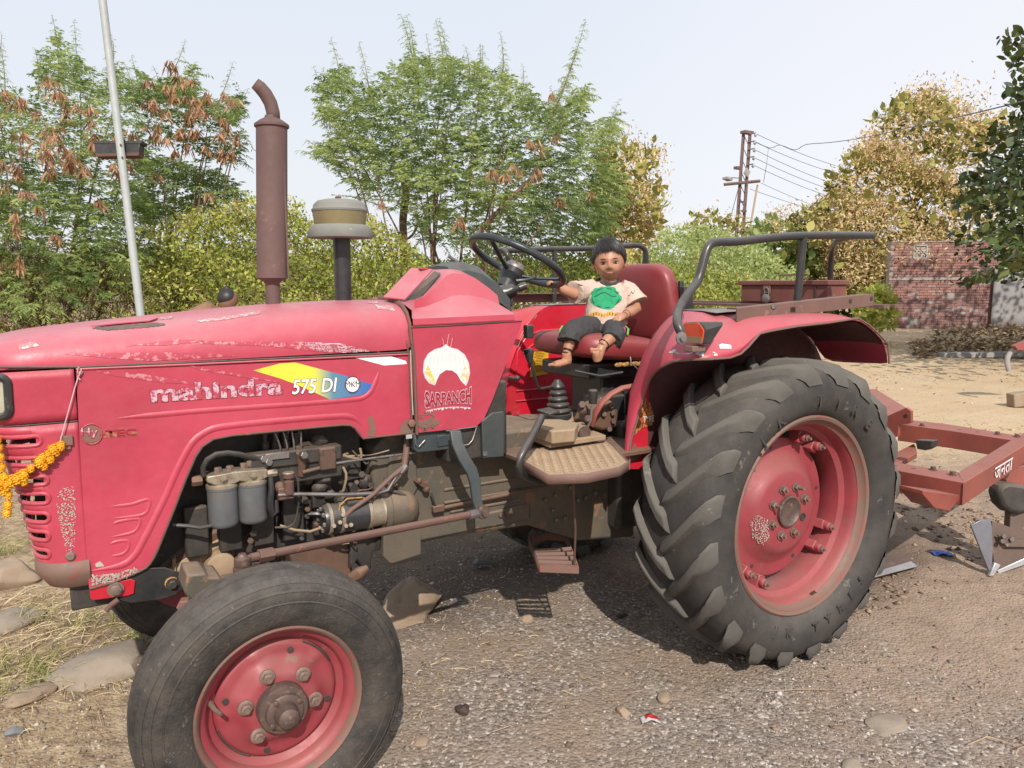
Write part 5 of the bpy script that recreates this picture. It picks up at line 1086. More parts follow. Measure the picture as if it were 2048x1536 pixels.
stick([(985, 1468, 0), (1010, 1462, .003), (1035, 1453, 0)], .0016, 'straight pale straw stalk on the gravel right of the dark clod')
stick([(1112, 1363, 0), (1125, 1353, .004), (1140, 1347, 0)], .0013, 'short pale twig on the gravel below the hanging step')
stick([(1215, 1180, 0), (1262, 1190, .01), (1290, 1180, .01)], .002, 'thin forked twig lying in the shade left of the rear tyre')
stick([(1222, 1125, 0), (1240, 1160, .02), (1262, 1192, 0)], .0018, 'thin upright bent twig in the shade left of the rear tyre')
stick([(1530, 1388, 0), (1590, 1386, .003), (1670, 1383, 0)], .0015, 'long faint straw stalk on the dirt below the rear tyre')
# ================================================================ VEGETATION
def inpoly(x, y, poly):
    c = np.zeros(len(x), bool); j = len(poly)-1
    for i in range(len(poly)):
        xi, yi = poly[i]; xj, yj = poly[j]
        k = ((yi > y) != (yj > y)) & (x < (xj-xi)*(y-yi)/(yj-yi+1e-9)+xi); c ^= k; j = i
    return c
def sample(poly, n, D, dD):
    a = np.array(poly, float); out = []
    U = np.zeros(0); Vv = np.zeros(0)
    while len(U) < n:
        u = rng.uniform(a[:, 0].min(), a[:, 0].max(), n*2); v = rng.uniform(a[:, 1].min(), a[:, 1].max(), n*2); k = inpoly(u, v, poly); U = np.r_[U, u[k]]; Vv = np.r_[Vv, v[k]]
    U, Vv = U[:n], Vv[:n]; d = D+dD*np.clip(rng.normal(0, .5, n), -1, 1)
    # keep the crown's outline in the plane of its own depth
    R_ = _fw[None]+_r[None]*((U-1024)/FPX)[:, None]-_u[None]*((Vv-768)/FPX)[:, None]
    return CAM+R_*d[:, None], U, Vv
def rhomb(o, a, b):                               # base, side, tip, side
    return np.stack([o, o+a*.45+b, o+a, o+a*.45-b], 1).reshape(-1, 3)
def unit(v): return v/np.maximum(np.linalg.norm(v, axis=-1, keepdims=True), 1e-9)
def quads(name, V_, mat, parent, tint, kind=None, k=4):
    F_ = np.arange(len(V_)).reshape(-1, k); return npmesh(name, V_, F_, mat, parent, tint, kind=kind)
MT['leuc'] = tintmat('feathery_green_leaf', [(.10, .155, .05), (.22, .30, .09), (.35, .43, .14), (.47, .51, .21)], .55, .45, .4)
MT['leucl'] = tintmat('yellow_green_leaf', [(.13, .16, .035), (.27, .31, .055), (.40, .43, .08), (.56, .50, .17)], .6, .35, .3)
MT['pod'] = tintmat('brown_seed_pods', [(.22, .11, .065), (.38, .20, .11), (.50, .31, .17)], .7, .25, .3)
MT['teak'] = tintmat('big_leaf_olive', [(.12, .14, .045), (.23, .25, .065), (.36, .34, .09), (.50, .42, .14)], .6, .3, .3)
MT['panicle'] = tintmat('tan_flower_panicle', [(.38, .26, .12), (.58, .42, .21), (.70, .56, .34)], .9, .2, .1)
MT['darkleaf'] = tintmat('dark_broad_leaf', [(.035, .05, .014), (.06, .085, .02), (.11, .14, .035), (.2, .21, .06)], .45, .2, .5)
MT['bark'] = stuffmat('brown_bark', (.20, .12, .08), (.13, .08, .055), (.28, .19, .13), 3, 20, .6, .9, bmp=.4, streak=(1, 1, .3))
MT['drybrush'] = tintmat('dry_brush', [(.09, .06, .04), (.20, .13, .08), (.34, .24, .14), (.46, .37, .23)], .9, .2, .1)
def pinnate(cent, dirs, L, w, K, droop, jit=.25, pl=.45):
    """feather leaves: a drooping rachis with K pairs of narrow pinnae"""
    n = len(cent); out = []; up = np.array([0, 0, 1.]); d = unit(dirs); side = unit(np.cross(d, up)+1e-4)
    Ls = L*(.7+.6*rng.random(n))[:, None]
    for k in range(K):
        t_ = (k+.6)/K; o = cent+Ls*(d*t_)-up*Ls*droop*t_*t_; tang = unit(d-up*2*droop*t_)
        for s_ in (-1, 1):
            pd = unit(side*s_+tang*.65-up*(.35+.3*rng.random((n, 1)))+rng.normal(0, jit, (n, 3))); l = Ls*pl*(1-.35*abs(t_-.4)); wd = unit(np.cross(pd, tang+rng.normal(0, .8, (n, 3))))*l*w
            out.append(rhomb(o, pd*l, wd))
    return np.stack([q_.reshape(n, 4, 3) for q_ in out], 1).reshape(-1, 3), 2*K
def stems(m, base, tips, r0=.05, core=None, wig=.12):
    for tp in tips:
        tp = Vector(tp); b = Vector(base)+V(*(rng.normal(0, .06, 3)*np.array([1, 1, 0]))); mid = b.lerp(tp, .45)+V(*(rng.normal(0, wig, 3))); mid.z = b.z+(tp.z-b.z)*.42
        pts = smooth([b, b.lerp(mid, .5)+V(*(rng.normal(0, wig*.3, 3))), mid, mid.lerp(tp, .5)+V(*(rng.normal(0, wig*.4, 3)))+V(0, 0, .05), tp], 3); N = len(pts)
        m.tube(pts, [max(.005, r0*(1-.9*(i/(N-1))**.6)) for i in range(N)], 6, caps=False)
def leucaena(label, base_u, D, poly, n, spikes, pods, dD=1.3, group=None, nstem=10, tintlow=0.):
    o = thing('feathery_pod_tree', label, 'tree'); base = gz(D, base_u)
    c, U, Vv = sample(poly, n, D, dD)
    cc = c.mean(0); d = unit((c-np.array([base.x, base.y, cc[2]-1.2]))*np.array([1, 1, .9]))
    d = unit(d+rng.normal(0, .45, d.shape)+np.array([0, 0, .25])); Lf, q = pinnate(c, d, .20, .10, 8, .45, pl=.36)
    gap = vnoise(c[:, 0]*1.+c[:, 2]*1.9, c[:, 1]-c[:, 2]*2.2, 1.9, 55) > -.17
    c, d, U, Vv = c[gap], d[gap], U[gap], Vv[gap]; Lf, q = pinnate(c, d, .20, .11, 8, .45, pl=.36)
    vmin = min(p[1] for p in poly); ht = np.clip((Vv-vmin)/(max(p[1] for p in poly)-vmin), 0, 1)
    cl = vnoise(c[:, 0]*1.+c[:, 2]*2.3, c[:, 1]+c[:, 2]*3.1, 2.0, 77)
    tn = np.clip(.55-.25*ht+.95*cl+rng.normal(0, .13, len(c))-tintlow, 0, 1)
    VV = [Lf]; TT = [np.repeat(tn, q)]
    # pointed shoots above the crown, leaves set spirally along them
    tm = M()
    for (u0, v0, u1, v1, wd) in spikes:
        for rep in range(2 if wd > 14 else 1):
            dd = D+rng.uniform(-.5, .5); a = np.array(PD(u0+rng.normal(0, 5), v0, D))+_fw*(dd-D); b = np.array(PD(u1+rng.normal(0, 9)*rep, v1+rep*18, D))+_fw*(dd-D)
            N_ = int(np.linalg.norm(b-a)/.030)+3; t_ = np.linspace(0, 1, N_)[:, None]; cp = a+(b-a)*t_+_r[None]*(np.sin(t_*3)*.03); tm.tube([cp[int(i*(N_-1)/6)] for i in range(7)], [.008, .007, .006, .005, .004, .003, .002], 5, caps=False)
            an = np.arange(N_)*2.4; dr = np.stack([np.cos(an), np.sin(an), .5+0*an], 1); Ls_ = wd/FPX*D*1.1
            cp2 = np.repeat(cp, 2, 0); dr2 = unit(np.repeat(dr, 2, 0)+rng.normal(0, .5, (2*N_, 3))); sh = (1.15-.75*np.repeat(t_[:, 0], 2))[:, None]
            Lf2, q2 = pinnate(cp2+dr2*.01, dr2*1.0, Ls_*.8, .10, 7, .55, pl=.36); Lf2 = Lf2.reshape(len(cp2), -1, 3); ctr = cp2[:, None]; Lf2 = ctr+(Lf2-ctr)*sh[:, None]; VV.append(Lf2.reshape(-1, 3)); TT.append(np.repeat(np.clip(.62+rng.normal(0, .12, len(cp2)), 0, 1), q2))
    quads('crown', np.concatenate(VV), MT['leuc'], o, np.concatenate(TT))
    if len(pods):
        for (u, v, s_) in pods:
            c0 = np.array(PD(u, v, D-dD*.95))-_fw*rng.random()*.2; k = int(10+s_*7); an = rng.random(k)*6.28; dn = unit(np.stack([np.cos(an)*.55, np.sin(an)*.55, -1+0*an], 1)+rng.normal(0, .12, (k, 3)))
            st_ = c0+rng.normal(0, .022*s_, (k, 3)); Lp = (.095+.05*rng.random(k))[:, None]*(.8+.30*s_); sd_ = unit(np.cross(dn, rng.normal(0, 1, (k, 3))))*.011
            quads('pod_bunch', rhomb(st_, dn*Lp, sd_), MT['pod'], o, rng.random(k))
    tips = [c[i] for i in rng.choice(len(c), nstem*2, False)]
    stems(tm, base, tips, .045); tm.build('trunk', MT['bark'], o, 60); return o
def podpts(poly, n, s=1): 
    _, U, Vv = sample(poly, n, 10, 0); return [(u, v, s*(.6+.7*random.random())) for u, v in zip(U, Vv)]
# centre tree
leucaena('tall feathery green tree with pointed shoots behind the steering wheel', 880, 10.0,
    [(640, 180), (690, 130), (740, 190), (790, 140), (830, 120), (900, 130), (960, 140), (1010, 160), (1060, 190), (1100, 230), (1170, 170), (1160, 260), (1230, 230), (1215, 310), (1240, 380), (1220, 450), (1180, 480), (1080, 500), (960, 500), (840, 480), (800, 400), (730, 390), (690, 360), (630, 300), (690, 270), (645, 240)], 6600,
    [(690, 200, 663, 80, 22), (745, 220, 722, 95, 18), (655, 250, 640, 125, 18), (838, 160, 812, 28, 24), (895, 170, 876, 28, 22), (860, 180, 852, 70, 14), (950, 170, 962, 68, 20), (1000, 190, 1000, 92, 16), (1040, 210, 1045, 130, 16), (1080, 290, 1163, 78, 26), (1130, 250, 1100, 165, 16), (1180, 300, 1238, 200, 22), (700, 350, 626, 298, 22), (660, 300, 645, 240, 16), (800, 420, 690, 390, 16), (930, 170, 930, 100, 14)],
    [(985, 350, 1), (1012, 352, 1), (1040, 345, 1), (1072, 350, 1.3), (1030, 335, .8), (1080, 292, 1.2), (1110, 270, 1), (1120, 400, 1), (920, 440, 1), (765, 405, .9), (1060, 290, .7), (1105, 185, .7), (1180, 390, .6), (1125, 398, 1)], 1.4, nstem=9)
tb = thing('broken_branch', 'long bare brown branch rising to the right in the centre tree', 'branch')
M().tube(smooth([PD(948, 475, 9.2), PD(985, 435, 9.2), PD(1015, 402, 9.2), PD(1058, 362, 9.3), PD(1075, 340, 9.4)]), .026, 8).build('limb', MT['bark'], tb, 60)
M().tube(smooth([PD(1015, 402, 9.2), PD(1040, 392, 9.25), PD(1062, 370, 9.4)]), .01, 6).build('side_shoot', MT['bark'], tb, 60)
tt = thing('dark_trunk_tree', 'small dark crooked trunk standing left of the centre tree', 'tree')
M().tube(smooth([gz(11, 806), PD(808, 520, 11), PD(806, 440, 11), PD(812, 380, 11), PD(800, 330, 11)]), [.06]*13, 8).tube(smooth([PD(808, 480, 11), PD(825, 470, 11), PD(840, 440, 11)]), .02, 6).tube(smooth([PD(807, 500, 11), PD(795, 480, 11), PD(790, 470, 11)]), .02, 6).build('trunk', MT['bark'], tt, 60)
# left trees
leucaena('large feathery tree hung with brown pods at the far left behind the light pole', 110, 9.2,
    [(-160, 150), (-40, 190), (60, 200), (80, 120), (110, 60), (140, 110), (175, 150), (200, 190), (235, 140), (270, 240), (290, 340), (300, 480), (270, 560), (200, 600), (60, 620), (-160, 620)], 5200,
    [(110, 160, 108, 10, 22), (85, 200, 75, 100, 16), (150, 200, 165, 115, 16), (225, 190, 232, 75, 18), (10, 230, -5, 90, 22), (30, 180, 35, 90, 14), (255, 260, 262, 150, 14)],
    podpts([(70, 90), (140, 90), (180, 200), (270, 250), (280, 340), (200, 350), (100, 350), (20, 260), (60, 180)], 30, 1.1)+podpts([(0, 330), (60, 330), (60, 560), (0, 560)], 11)+[(45, 205, 1.6), (30, 195, 1.4), (110, 300, 2), (95, 310, 1.6), (160, 320, 1.6), (150, 315, 1.6), (100, 420, 1.1), (50, 520, 1), (120, 470, 1), (200, 400, 1)], 1.3, tintlow=.02)
leucaena('feathery tree with bunches of brown pods between light pole and silencer', 350, 9.8,
    [(265, 200), (285, 150), (310, 180), (350, 170), (385, 130), (395, 200), (430, 220), (480, 180), (478, 250), (480, 330), (440, 340), (480, 400), (440, 430), (380, 440), (300, 450), (270, 400), (270, 300)], 2600,
    [(290, 230, 282, 128, 15), (350, 200, 395, 108, 16), (450, 260, 492, 155, 17), (330, 200, 320, 145, 13), (430, 230, 415, 185, 12), (440, 400, 488, 400, 14)],
    podpts([(275, 150), (300, 170), (380, 120), (390, 190), (480, 180), (485, 310), (400, 310), (300, 300)], 44)+[(450, 300, 1), (315, 350, 1), (420, 390, 1), (480, 405, 1), (320, 280, 1)], 1.0, tintlow=.08, nstem=8)
# hedge of small-leaved creeper, and dry shaded brush left of it
def bushy(name, label, poly, D, dD, n, size, mat, cat='bush', asp=.5, tmean=.5, cs=2.2, parent=None, camp=.7, up=0., basecol=None, kind=None, core=True):
    c, U, Vv = sample(poly, n, D, dD); d = unit(rng.normal(0, 1, (n, 3))+np.array([0, 0, up])-.25*_fw); L = size*(.6+.8*rng.random((n, 1))); b = unit(np.cross(d, rng.normal(0, 1, (n, 3))))*L*asp*.5
    cl = vnoise(c[:, 0]+1.7*c[:, 2], c[:, 1]-1.3*c[:, 2], cs, 5); tn = np.clip(tmean+camp*cl+rng.normal(0, .16, n), 0, 1)
    # clumps bulge towards the viewer so that they shade one another
    c = c-_fw[None]*(cl*1.1*dD)[:, None]+rng.normal(0, .02, c.shape)
    return quads(name, rhomb(c, d*L, b), MT[mat], parent, tn, kind=kind)
hd = thing('creeper_hedge', 'dense yellow-green creeper hedge behind the silencer and air cleaner', 'hedge')
HP = [(270, 560), (290, 470), (330, 440), (420, 430), (470, 425), (520, 415), (590, 420), (620, 450), (700, 450), (760, 440), (800, 470), (860, 530), (900, 545), (900, 660), (270, 680)]
bushy('foliage', '', HP, 9.0, .9, 26000, .045, 'leucl', parent=hd, tmean=.50, asp=.6, cs=3.5, camp=.9)
bushy('dry_stems', '', HP, 9.1, .9, 6000, .12, 'drybrush', parent=hd, tmean=.6, asp=.05, cs=3)
bushy('shoots', '', [(330, 440), (480, 405), (500, 380), (540, 420), (590, 400), (620, 420), (610, 440), (700, 440), (740, 430), (760, 445), (700, 460), (330, 460)], 9.2, .5, 1800, .045, 'leucl', parent=hd, tmean=.7, asp=.6)
db = thing('dry_thicket', 'dark brown dry thicket in the shade beneath the left trees', 'bush')
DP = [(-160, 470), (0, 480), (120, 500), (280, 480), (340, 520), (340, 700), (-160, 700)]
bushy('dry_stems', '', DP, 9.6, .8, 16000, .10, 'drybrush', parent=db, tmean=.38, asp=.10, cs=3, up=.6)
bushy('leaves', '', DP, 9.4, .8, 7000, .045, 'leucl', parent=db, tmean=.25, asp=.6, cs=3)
# broad-leaf trees
def broad(label, name, base_u, D, poly, nl, ls, npan, dD, mat='teak', pan_poly=None, tm_=.45, stemr=.1, panicle=True, up=.15, nst=9, asp=.62):
    o = thing(name, label, 'tree'); base = gz(D, base_u); c, U, Vv = sample(poly, nl, D, dD)
    if panicle: c = c[vnoise(c[:, 0]*.7+1.3*c[:, 2], c[:, 1]-.8*c[:, 2], 30/D*.6, 61) > -.20]
    n = len(c)
    cl = vnoise(c[:, 0]*1+2.1*c[:, 2], c[:, 1]-1.3*c[:, 2], 1.3, 9); c = c-_fw[None]*(cl*dD*.8)[:, None]
    out = unit(c-np.array([base.x, base.y, c[:, 2].mean()-.8])); d = unit(out*.7+rng.normal(0, .6, (n, 3))+np.array([0, 0, up-.35])); L = ls*(.55+.7*rng.random((n, 1))); sd_ = unit(np.cross(d, unit(rng.normal(0, .5, (n, 3))+np.array([0, 0, 1.]))))*L*asp*.5
    nrm = np.cross(d, sd_); nrm = unit(nrm)*L*.06
    q = np.stack([c, c+d*L*.28+sd_*.85+nrm, c+d*L*.62+sd_+nrm, c+d*L-nrm, c+d*L*.62-sd_+nrm, c+d*L*.28-sd_*.85+nrm], 1).reshape(-1, 3)
    tn = np.clip(tm_+.7*cl+rng.normal(0, .17, n), 0, 1); quads('crown', q, MT[mat], o, tn, k=6)
    if panicle:
        c, U, Vv = sample(pan_poly or poly, npan, D, dD); cl = vnoise(c[:, 0]*1+2.1*c[:, 2], c[:, 1]-1.3*c[:, 2], 1.3, 9); k = (cl > -.10) & (vnoise(c[:, 0]*.7+1.3*c[:, 2], c[:, 1]-.8*c[:, 2], 30/D*.6, 61) > -.20); c = (c-_fw[None]*((cl+.12)*dD*1.5)[:, None])[k]; m_ = len(c)
        K = 16; cc = np.repeat(c, K, 0)+rng.normal(0, 1, (m_*K, 3))*np.array([.12, .12, .13])*(ls/.22); d = unit(rng.normal(0, 1, (m_*K, 3))+np.array([0, 0, .5])); L = .045*(ls/.22)*(.6+.8*rng.random((m_*K, 1)))
        quads('panicles', rhomb(cc, d*L*1.5, unit(np.cross(d, rng.normal(0, 1, (m_*K, 3))))*L*.3), MT['panicle'], o, np.repeat(rng.random(m_), K)*.7+.3*rng.random(m_*K), kind='stuff')
    c2, _, _ = sample(poly, nst, D, dD*.5); t_ = M(); stems(t_, base, list(c2), stemr, wig=.3); t_.build('trunk', MT['bark'], o, 60); return o
broad('big olive and tan tree covered in flower panicles above the brick wall', 'panicle_tree', 1840, 27,
    [(1600, 440), (1660, 400), (1670, 340), (1720, 300), (1760, 300), (1740, 240), (1790, 200), (1870, 185), (1920, 210), (1935, 260), (1985, 240), (2010, 290), (1960, 330), (1900, 340), (1960, 380), (1960, 440), (2000, 500), (2010, 620), (1750, 640), (1690, 600), (1680, 520), (1640, 490)], 3900, .40, 3000, 2.6,
    pan_poly=[(1640, 560), (1610, 450), (1670, 340), (1720, 290), (1745, 250), (1790, 200), (1870, 183), (1925, 205), (1940, 250), (1990, 235), (2015, 290), (1960, 330), (1960, 380), (1960, 480), (1780, 600), (1700, 600)], tm_=.48)
broad('low shrub with green and yellow leaves left of the tan panicle tree', 'leafy_shrub', 1620, 29,
    [(1590, 430), (1640, 415), (1690, 440), (1720, 500), (1720, 640), (1480, 640), (1500, 560), (1560, 520)], 1300, .38, 0, 1.8, panicle=False, tm_=.45, mat='teak')
broad('brownish panicle tree at the right edge of the feathery centre tree', 'panicle_tree', 1265, 11.5,
    [(1200, 300), (1250, 300), (1290, 310), (1305, 290), (1312, 330), (1300, 370), (1330, 400), (1310, 440), (1300, 480), (1250, 520), (1190, 520), (1190, 400)], 900, .17, 330, 1.0, tm_=.5, stemr=.04)
broad('tall broad-leaved dark green tree overhanging the right edge', 'broad_leaf_tree', 2330, 14,
    [(1975, 340), (2000, 315), (2030, 290), (2060, 150), (2200, 60), (2500, 40), (2560, 300), (2500, 640), (2200, 560), (2060, 560), (2000, 555), (1955, 560), (1980, 520), (1950, 500), (1950, 450), (1990, 430), (1945, 400), (1960, 370)], 17000, .17, 0, 3.6, mat='darkleaf', panicle=False, tm_=.42, stemr=.12, up=0., nst=14)
o = thing('overhanging_twig', 'leafy twig reaching into the sky at the upper right corner', 'branch')
c, U, Vv = sample([(1992, 72), (2020, 68), (2060, 60), (2060, 150), (2030, 145), (2005, 110), (2010, 90)], 90, 11, .3); n = len(c)
d = unit(rng.normal(0, .7, (n, 3))+np.array([0, 0, -.2])); L = .15*(.6+.6*rng.random((n, 1))); sd_ = unit(np.cross(d, rng.normal(0, 1, (n, 3))))*L*.28
quads('foliage', np.stack([c, c+d*L*.35+sd_, c+d*L*.7+sd_*.8, c+d*L, c+d*L*.7-sd_*.8, c+d*L*.35-sd_], 1).reshape(-1, 3), MT['darkleaf'], o, rng.random(n)*.6, k=6)
M().tube(smooth([PD(2090, 60, 11), PD(2050, 90, 11), PD(2015, 85, 11)]), .008, 5).build('twig', MT['bark'], o, 60)
# mid and far growth right of the child
g = thing('green_bush_row', 'bright green creeper-covered bushes behind the seat and handrail', 'bush')
GP = [(1290, 500), (1310, 470), (1350, 455), (1420, 455), (1470, 470), (1510, 480), (1560, 520), (1600, 560), (1620, 640), (1180, 640), (1200, 540)]
bushy('foliage', '', GP, 14, 1.2, 15000, .07, 'leuc', parent=g, tmean=.72, asp=.5, cs=1.8, camp=.9, up=.3)
bushy('yellow_leaves', '', [(1200, 560), (1300, 520), (1400, 540), (1500, 560), (1500, 640), (1180, 640)], 13.2, .6, 4200, .07, 'leucl', parent=g, tmean=.6, asp=.5, cs=1.8)
broad('distant dark green tree with brown tops right of the lattice pole', 'far_tree', 1560, 30, [(1490, 470), (1530, 440), (1560, 450), (1610, 470), (1640, 520), (1660, 640), (1480, 640), (1470, 520)], 2000, .36, 60, 3, mat='leuc', tm_=.35, pan_poly=[(1520, 440), (1565, 435), (1570, 470), (1510, 475)], nst=6)
broad('distant brownish tree top left of the lattice pole', 'far_tree', 1410, 32, [(1375, 440), (1400, 430), (1440, 440), (1470, 435), (1490, 450), (1490, 560), (1370, 560)], 800, .34, 120, 2, mat='teak', tm_=.35, nst=5)
broad('shrub growing low beneath the panicle tree beside the brick wall', 'leafy_shrub', 1755, 18, [(1720, 590), (1760, 575), (1785, 600), (1785, 655), (1715, 655)], 500, .2, 0, .8, mat='leucl', panicle=False, tm_=.55, nst=4, stemr=.03)
g = thing('yellow_shrub', 'small yellow-flowered sprig above the seat beside the child', 'shrub')
bushy('foliage', '', [(1240, 520), (1255, 500), (1265, 520), (1275, 545), (1245, 550)], 9.2, .2, 300, .05, 'leucl', parent=g, tmean=1.0, camp=.1)
M().tube([gz(9.2, 1258), PD(1257, 530, 9.2)], .008, 5).build('stem', MT['bark'], g)
g = thing('low_scrub', 'low green scrub seen past the hedge below the feathery centre tree', 'bush')
bushy('foliage', '', [(800, 480), (870, 520), (1000, 500), (1120, 480), (1220, 460), (1240, 660), (820, 660)], 11.2, .9, 11000, .06, 'leuc', parent=g, tmean=.55, asp=.5, cs=2, camp=1.0)
bushy('yellow_leaves', '', [(860, 560), (1000, 520), (1220, 500), (1220, 660), (860, 660)], 10.6, .5, 4500, .05, 'leucl', parent=g, tmean=.45, asp=.5, cs=2, camp=.9)
g = thing('far_tree_line', 'hazy line of distant trees low on the horizon', 'trees'); g['kind'] = 'stuff'
fo = bushy('foliage', '', [(-400, 560), (0, 520), (400, 500), (900, 530), (1300, 520), (1700, 520), (2100, 490), (2500, 500), (2500, 590), (-400, 590)], 70, 6, 15000, .9, 'leuc', parent=g, tmean=.45, asp=.6, cs=.3, camp=.7)
# leaf litter heap in front of the wall
def heap():
    n = 7000; _, U, Vv = sample([(1820, 700), (1870, 668), (1940, 655), (2040, 652), (2300, 650), (2300, 712), (1900, 712), (1830, 722)], n, 17, 0)
    pts = np.array([PZ(u, v, 0)[:] for u, v in zip(U, Vv)]); k = pts[:, 1] < 30; pts = pts[k]
    n = len(pts); z = .30*np.clip(.4+vnoise(pts[:, 0], pts[:, 1], .8, 3), 0, 1)*rng.random(n); pts[:, 2] = z+.02
    d = unit(rng.normal(0, 1, (n, 3))*np.array([1, 1, .35])); L = .10*(.5+rng.random((n, 1))*1.3); b = unit(np.cross(d, rng.normal(0, .4, (n, 3))+np.array([0, 0, 1.])))*L*.25
    o = quads('leaf_litter', rhomb(pts, d*L, b), MT['drybrush'], None, rng.random(n), kind='stuff'); return o
heap()
# ================================================================ BRICK WALL, POLES, PERSON BEHIND
DW = 23.5
wb0 = gz(DW, 1772); wt0z = 2.66
wdir = Vector((_r[0], _r[1], 0)).normalized(); wdir = (wdir+Vector((_fw[0], _fw[1], 0)).normalized()*-.10).normalized(); wn = V(-wdir.y, wdir.x, 0)      # wn points away
WL = 3.9
wall = thing('brick_wall', 'unplastered red brick wall with two lattice vents near its top', 'wall')
MT['mortar'] = stuffmat('grey_mortar', (.34, .305, .285), (.26, .23, .21), None, 3, 30, .6, .95, bmp=.4, bd=.01)
bms = [stuffmat('red_brick_%s' % k, a, b, (.3, .25, .22), 3, 20, .66, .9, bmp=.4, bd=.008) for k, a, b in (('warm', (.33, .155, .13), (.26, .125, .105)), ('dull', (.27, .14, .125), (.21, .115, .105)), ('pale', (.38, .23, .19), (.30, .19, .16)))]
M().prism([wb0+wn*.012, wb0+wdir*WL+wn*.012, wb0+wdir*WL+wn*.012+V(0, 0, wt0z), wb0+wn*.012+V(0, 0, wt0z)], wn*.24).build('mortar_bed', MT['mortar'], wall)
rotw = Matrix((wdir, wn, V(0, 0, 1))).transposed()
protos = []
for k, bm_ in enumerate(bms):
    m = M(); m.box((0, 0, 0), (.215, .05, .066)); o = m.build('brick', bm_, wall, 0); protos.append(o.data); bpy.data.objects.remove(o)
hb = .0805; rows_n = int(wt0z/hb); cnt = 0; extra = M()
vents = [(.86, 2.27), (3.05, 2.27)]
for r_ in range(rows_n-1, -1, -1):
    z = (r_+.5)*hb; off_ = .115 if r_ % 2 else 0; x = off_-.0
    ledge = abs(z-1.55) < .04
    while x < WL:
        Lb = .23; xc = x+Lb/2; x += Lb
        if any(abs(xc-vx) < .22 and abs(z-vz-.08) < .21 for vx, vz in vents): continue
        if ledge: continue
        if xc > WL-.05: break
        pos = wb0+wdir*(xc+random.uniform(-.004, .004))+V(0, 0, z)+wn*(.016+random.uniform(-.006, .006))
        if z < 1.45 and random.random() < .35*(1.6-z) and xc > .5: pos += wn*.02
        if cnt < 300:
            o = bpy.data.objects.new('brick', protos[random.choice((0, 0, 1, 1, 2))]); C.objects.link(o); o.parent = wall; o.matrix_local = Matrix.Translation(pos) @ rotw.to_4x4(); cnt += 1
        else: extra.box(pos, (.215, .05, .066), rotw)
extra.build('lower_bricks', bms[1], wall, 0, kind='stuff')
c = wb0+wdir*WL/2+V(0, 0, 1.55); M().box(c+wn*.0, (WL, .06, .075), rotw).build('mortar_course', MT['mortar'], wall)
M().box(wb0+wdir*WL/2+V(0, 0, wt0z+.01)+wn*.10, (WL, .26, .03), rotw).build('coping', MT['mortar'], wall)
MT['vent'] = stuffmat('cement_lattice', (.4, .37, .35), (.33, .3, .29), None, 3, 30, .6, .9, bmp=.2)
for vx, vz in vents:
    cc = wb0+wdir*vx+V(0, 0, vz+.10)+wn*.0; m = M(); s = .38; h_ = .38
    for dx, dz, lx_, lz_ in ((0, h_/2, s, .035), (0, -h_/2, s, .035), (s/2, 0, .035, h_), (-s/2, 0, .035, h_)): m.box(cc+wdir*dx+V(0, 0, dz), (lx_, .05, lz_), rotw)
    for q in (-1, 0, 1):
        for an in (45, -45): m.box(cc+wdir*(q*.10), (.34 if q == 0 else .26, .04, .022), rotw @ Matrix.Rotation(R(an), 3, 'Y'))
    vt_ = m.build('lattice_vent', MT['vent'], wall, 0); M().box(cc+wn*.05, (s, .02, h_), rotw).build('vent_back', MT['dark'], vt_)
# plastered wall / sheet to its right, kerb
MT['plaster'] = stuffmat('grey_smooth_plaster', (.30, .285, .285), (.24, .23, .235), (.38, .36, .36), 1.2, 6, .62, .7, bmp=.1, streak=(1, 1, .3))
gw = thing('grey_sheet_wall', 'smooth grey sheeted wall right of the brick wall under dark leaves', 'wall')
b0 = wb0+wdir*2.98-wn*.12
M().grid([[b0+wdir*x+wn*(-.05*math.sin(x*3)-.02*math.sin(x*9+z))+V(0, 0, z) for x in [i*.1 for i in range(30)]] for z in (0, .4, .8, 1.2, 1.6, 1.95)]).build('sheet', MT['plaster'], gw, 60, solid=.02)
k0, k1 = PZ(1888, 716, 0), PZ(2300, 714, 0); d_ = (k1-k0).normalized(); n_ = V(-d_.y, d_.x, 0)
tag(M().prism([k0, k1, k1+n_*.25, k0+n_*.25], (0, 0, .10)).build('concrete_kerb', MT['concrete'], bevel=.01), 'long low concrete kerb in front of the leaf litter', 'kerb')
# rusty implement fragment and block at the right edge
im = thing('rusty_tine', 'curved grey tine with rusty frame at the right edge', 'implement')
M().tube(smooth([PD(2018, 742, 9.2), PD(2014, 722, 9.2), PD(2022, 704, 9.2), PD(2045, 694, 9.2), PD(2090, 690, 9.2)]), .03, 10).build('tine', MT['concrete'], im, 60)
M().prism([PD(2030, 692, 9.1), PD(2060, 680, 9.1), PD(2110, 690, 9.1), PD(2110, 705, 9.1), PD(2036, 700, 9.1)], wn*.1).build('frame_piece', MT['plough'], im)
bk = M(); cbk = PD(2050, 738, 8.9); cbk.z = .09; bk.box(cbk, (.30, .14, .16), Matrix.Rotation(-.5, 3, 'Z') @ Matrix.Rotation(-.12, 3, 'Y')); tag(bk.build('stone_block', MT['rock'], bevel=.01), 'squared tan stone block beside the tine at the right edge', 'block')
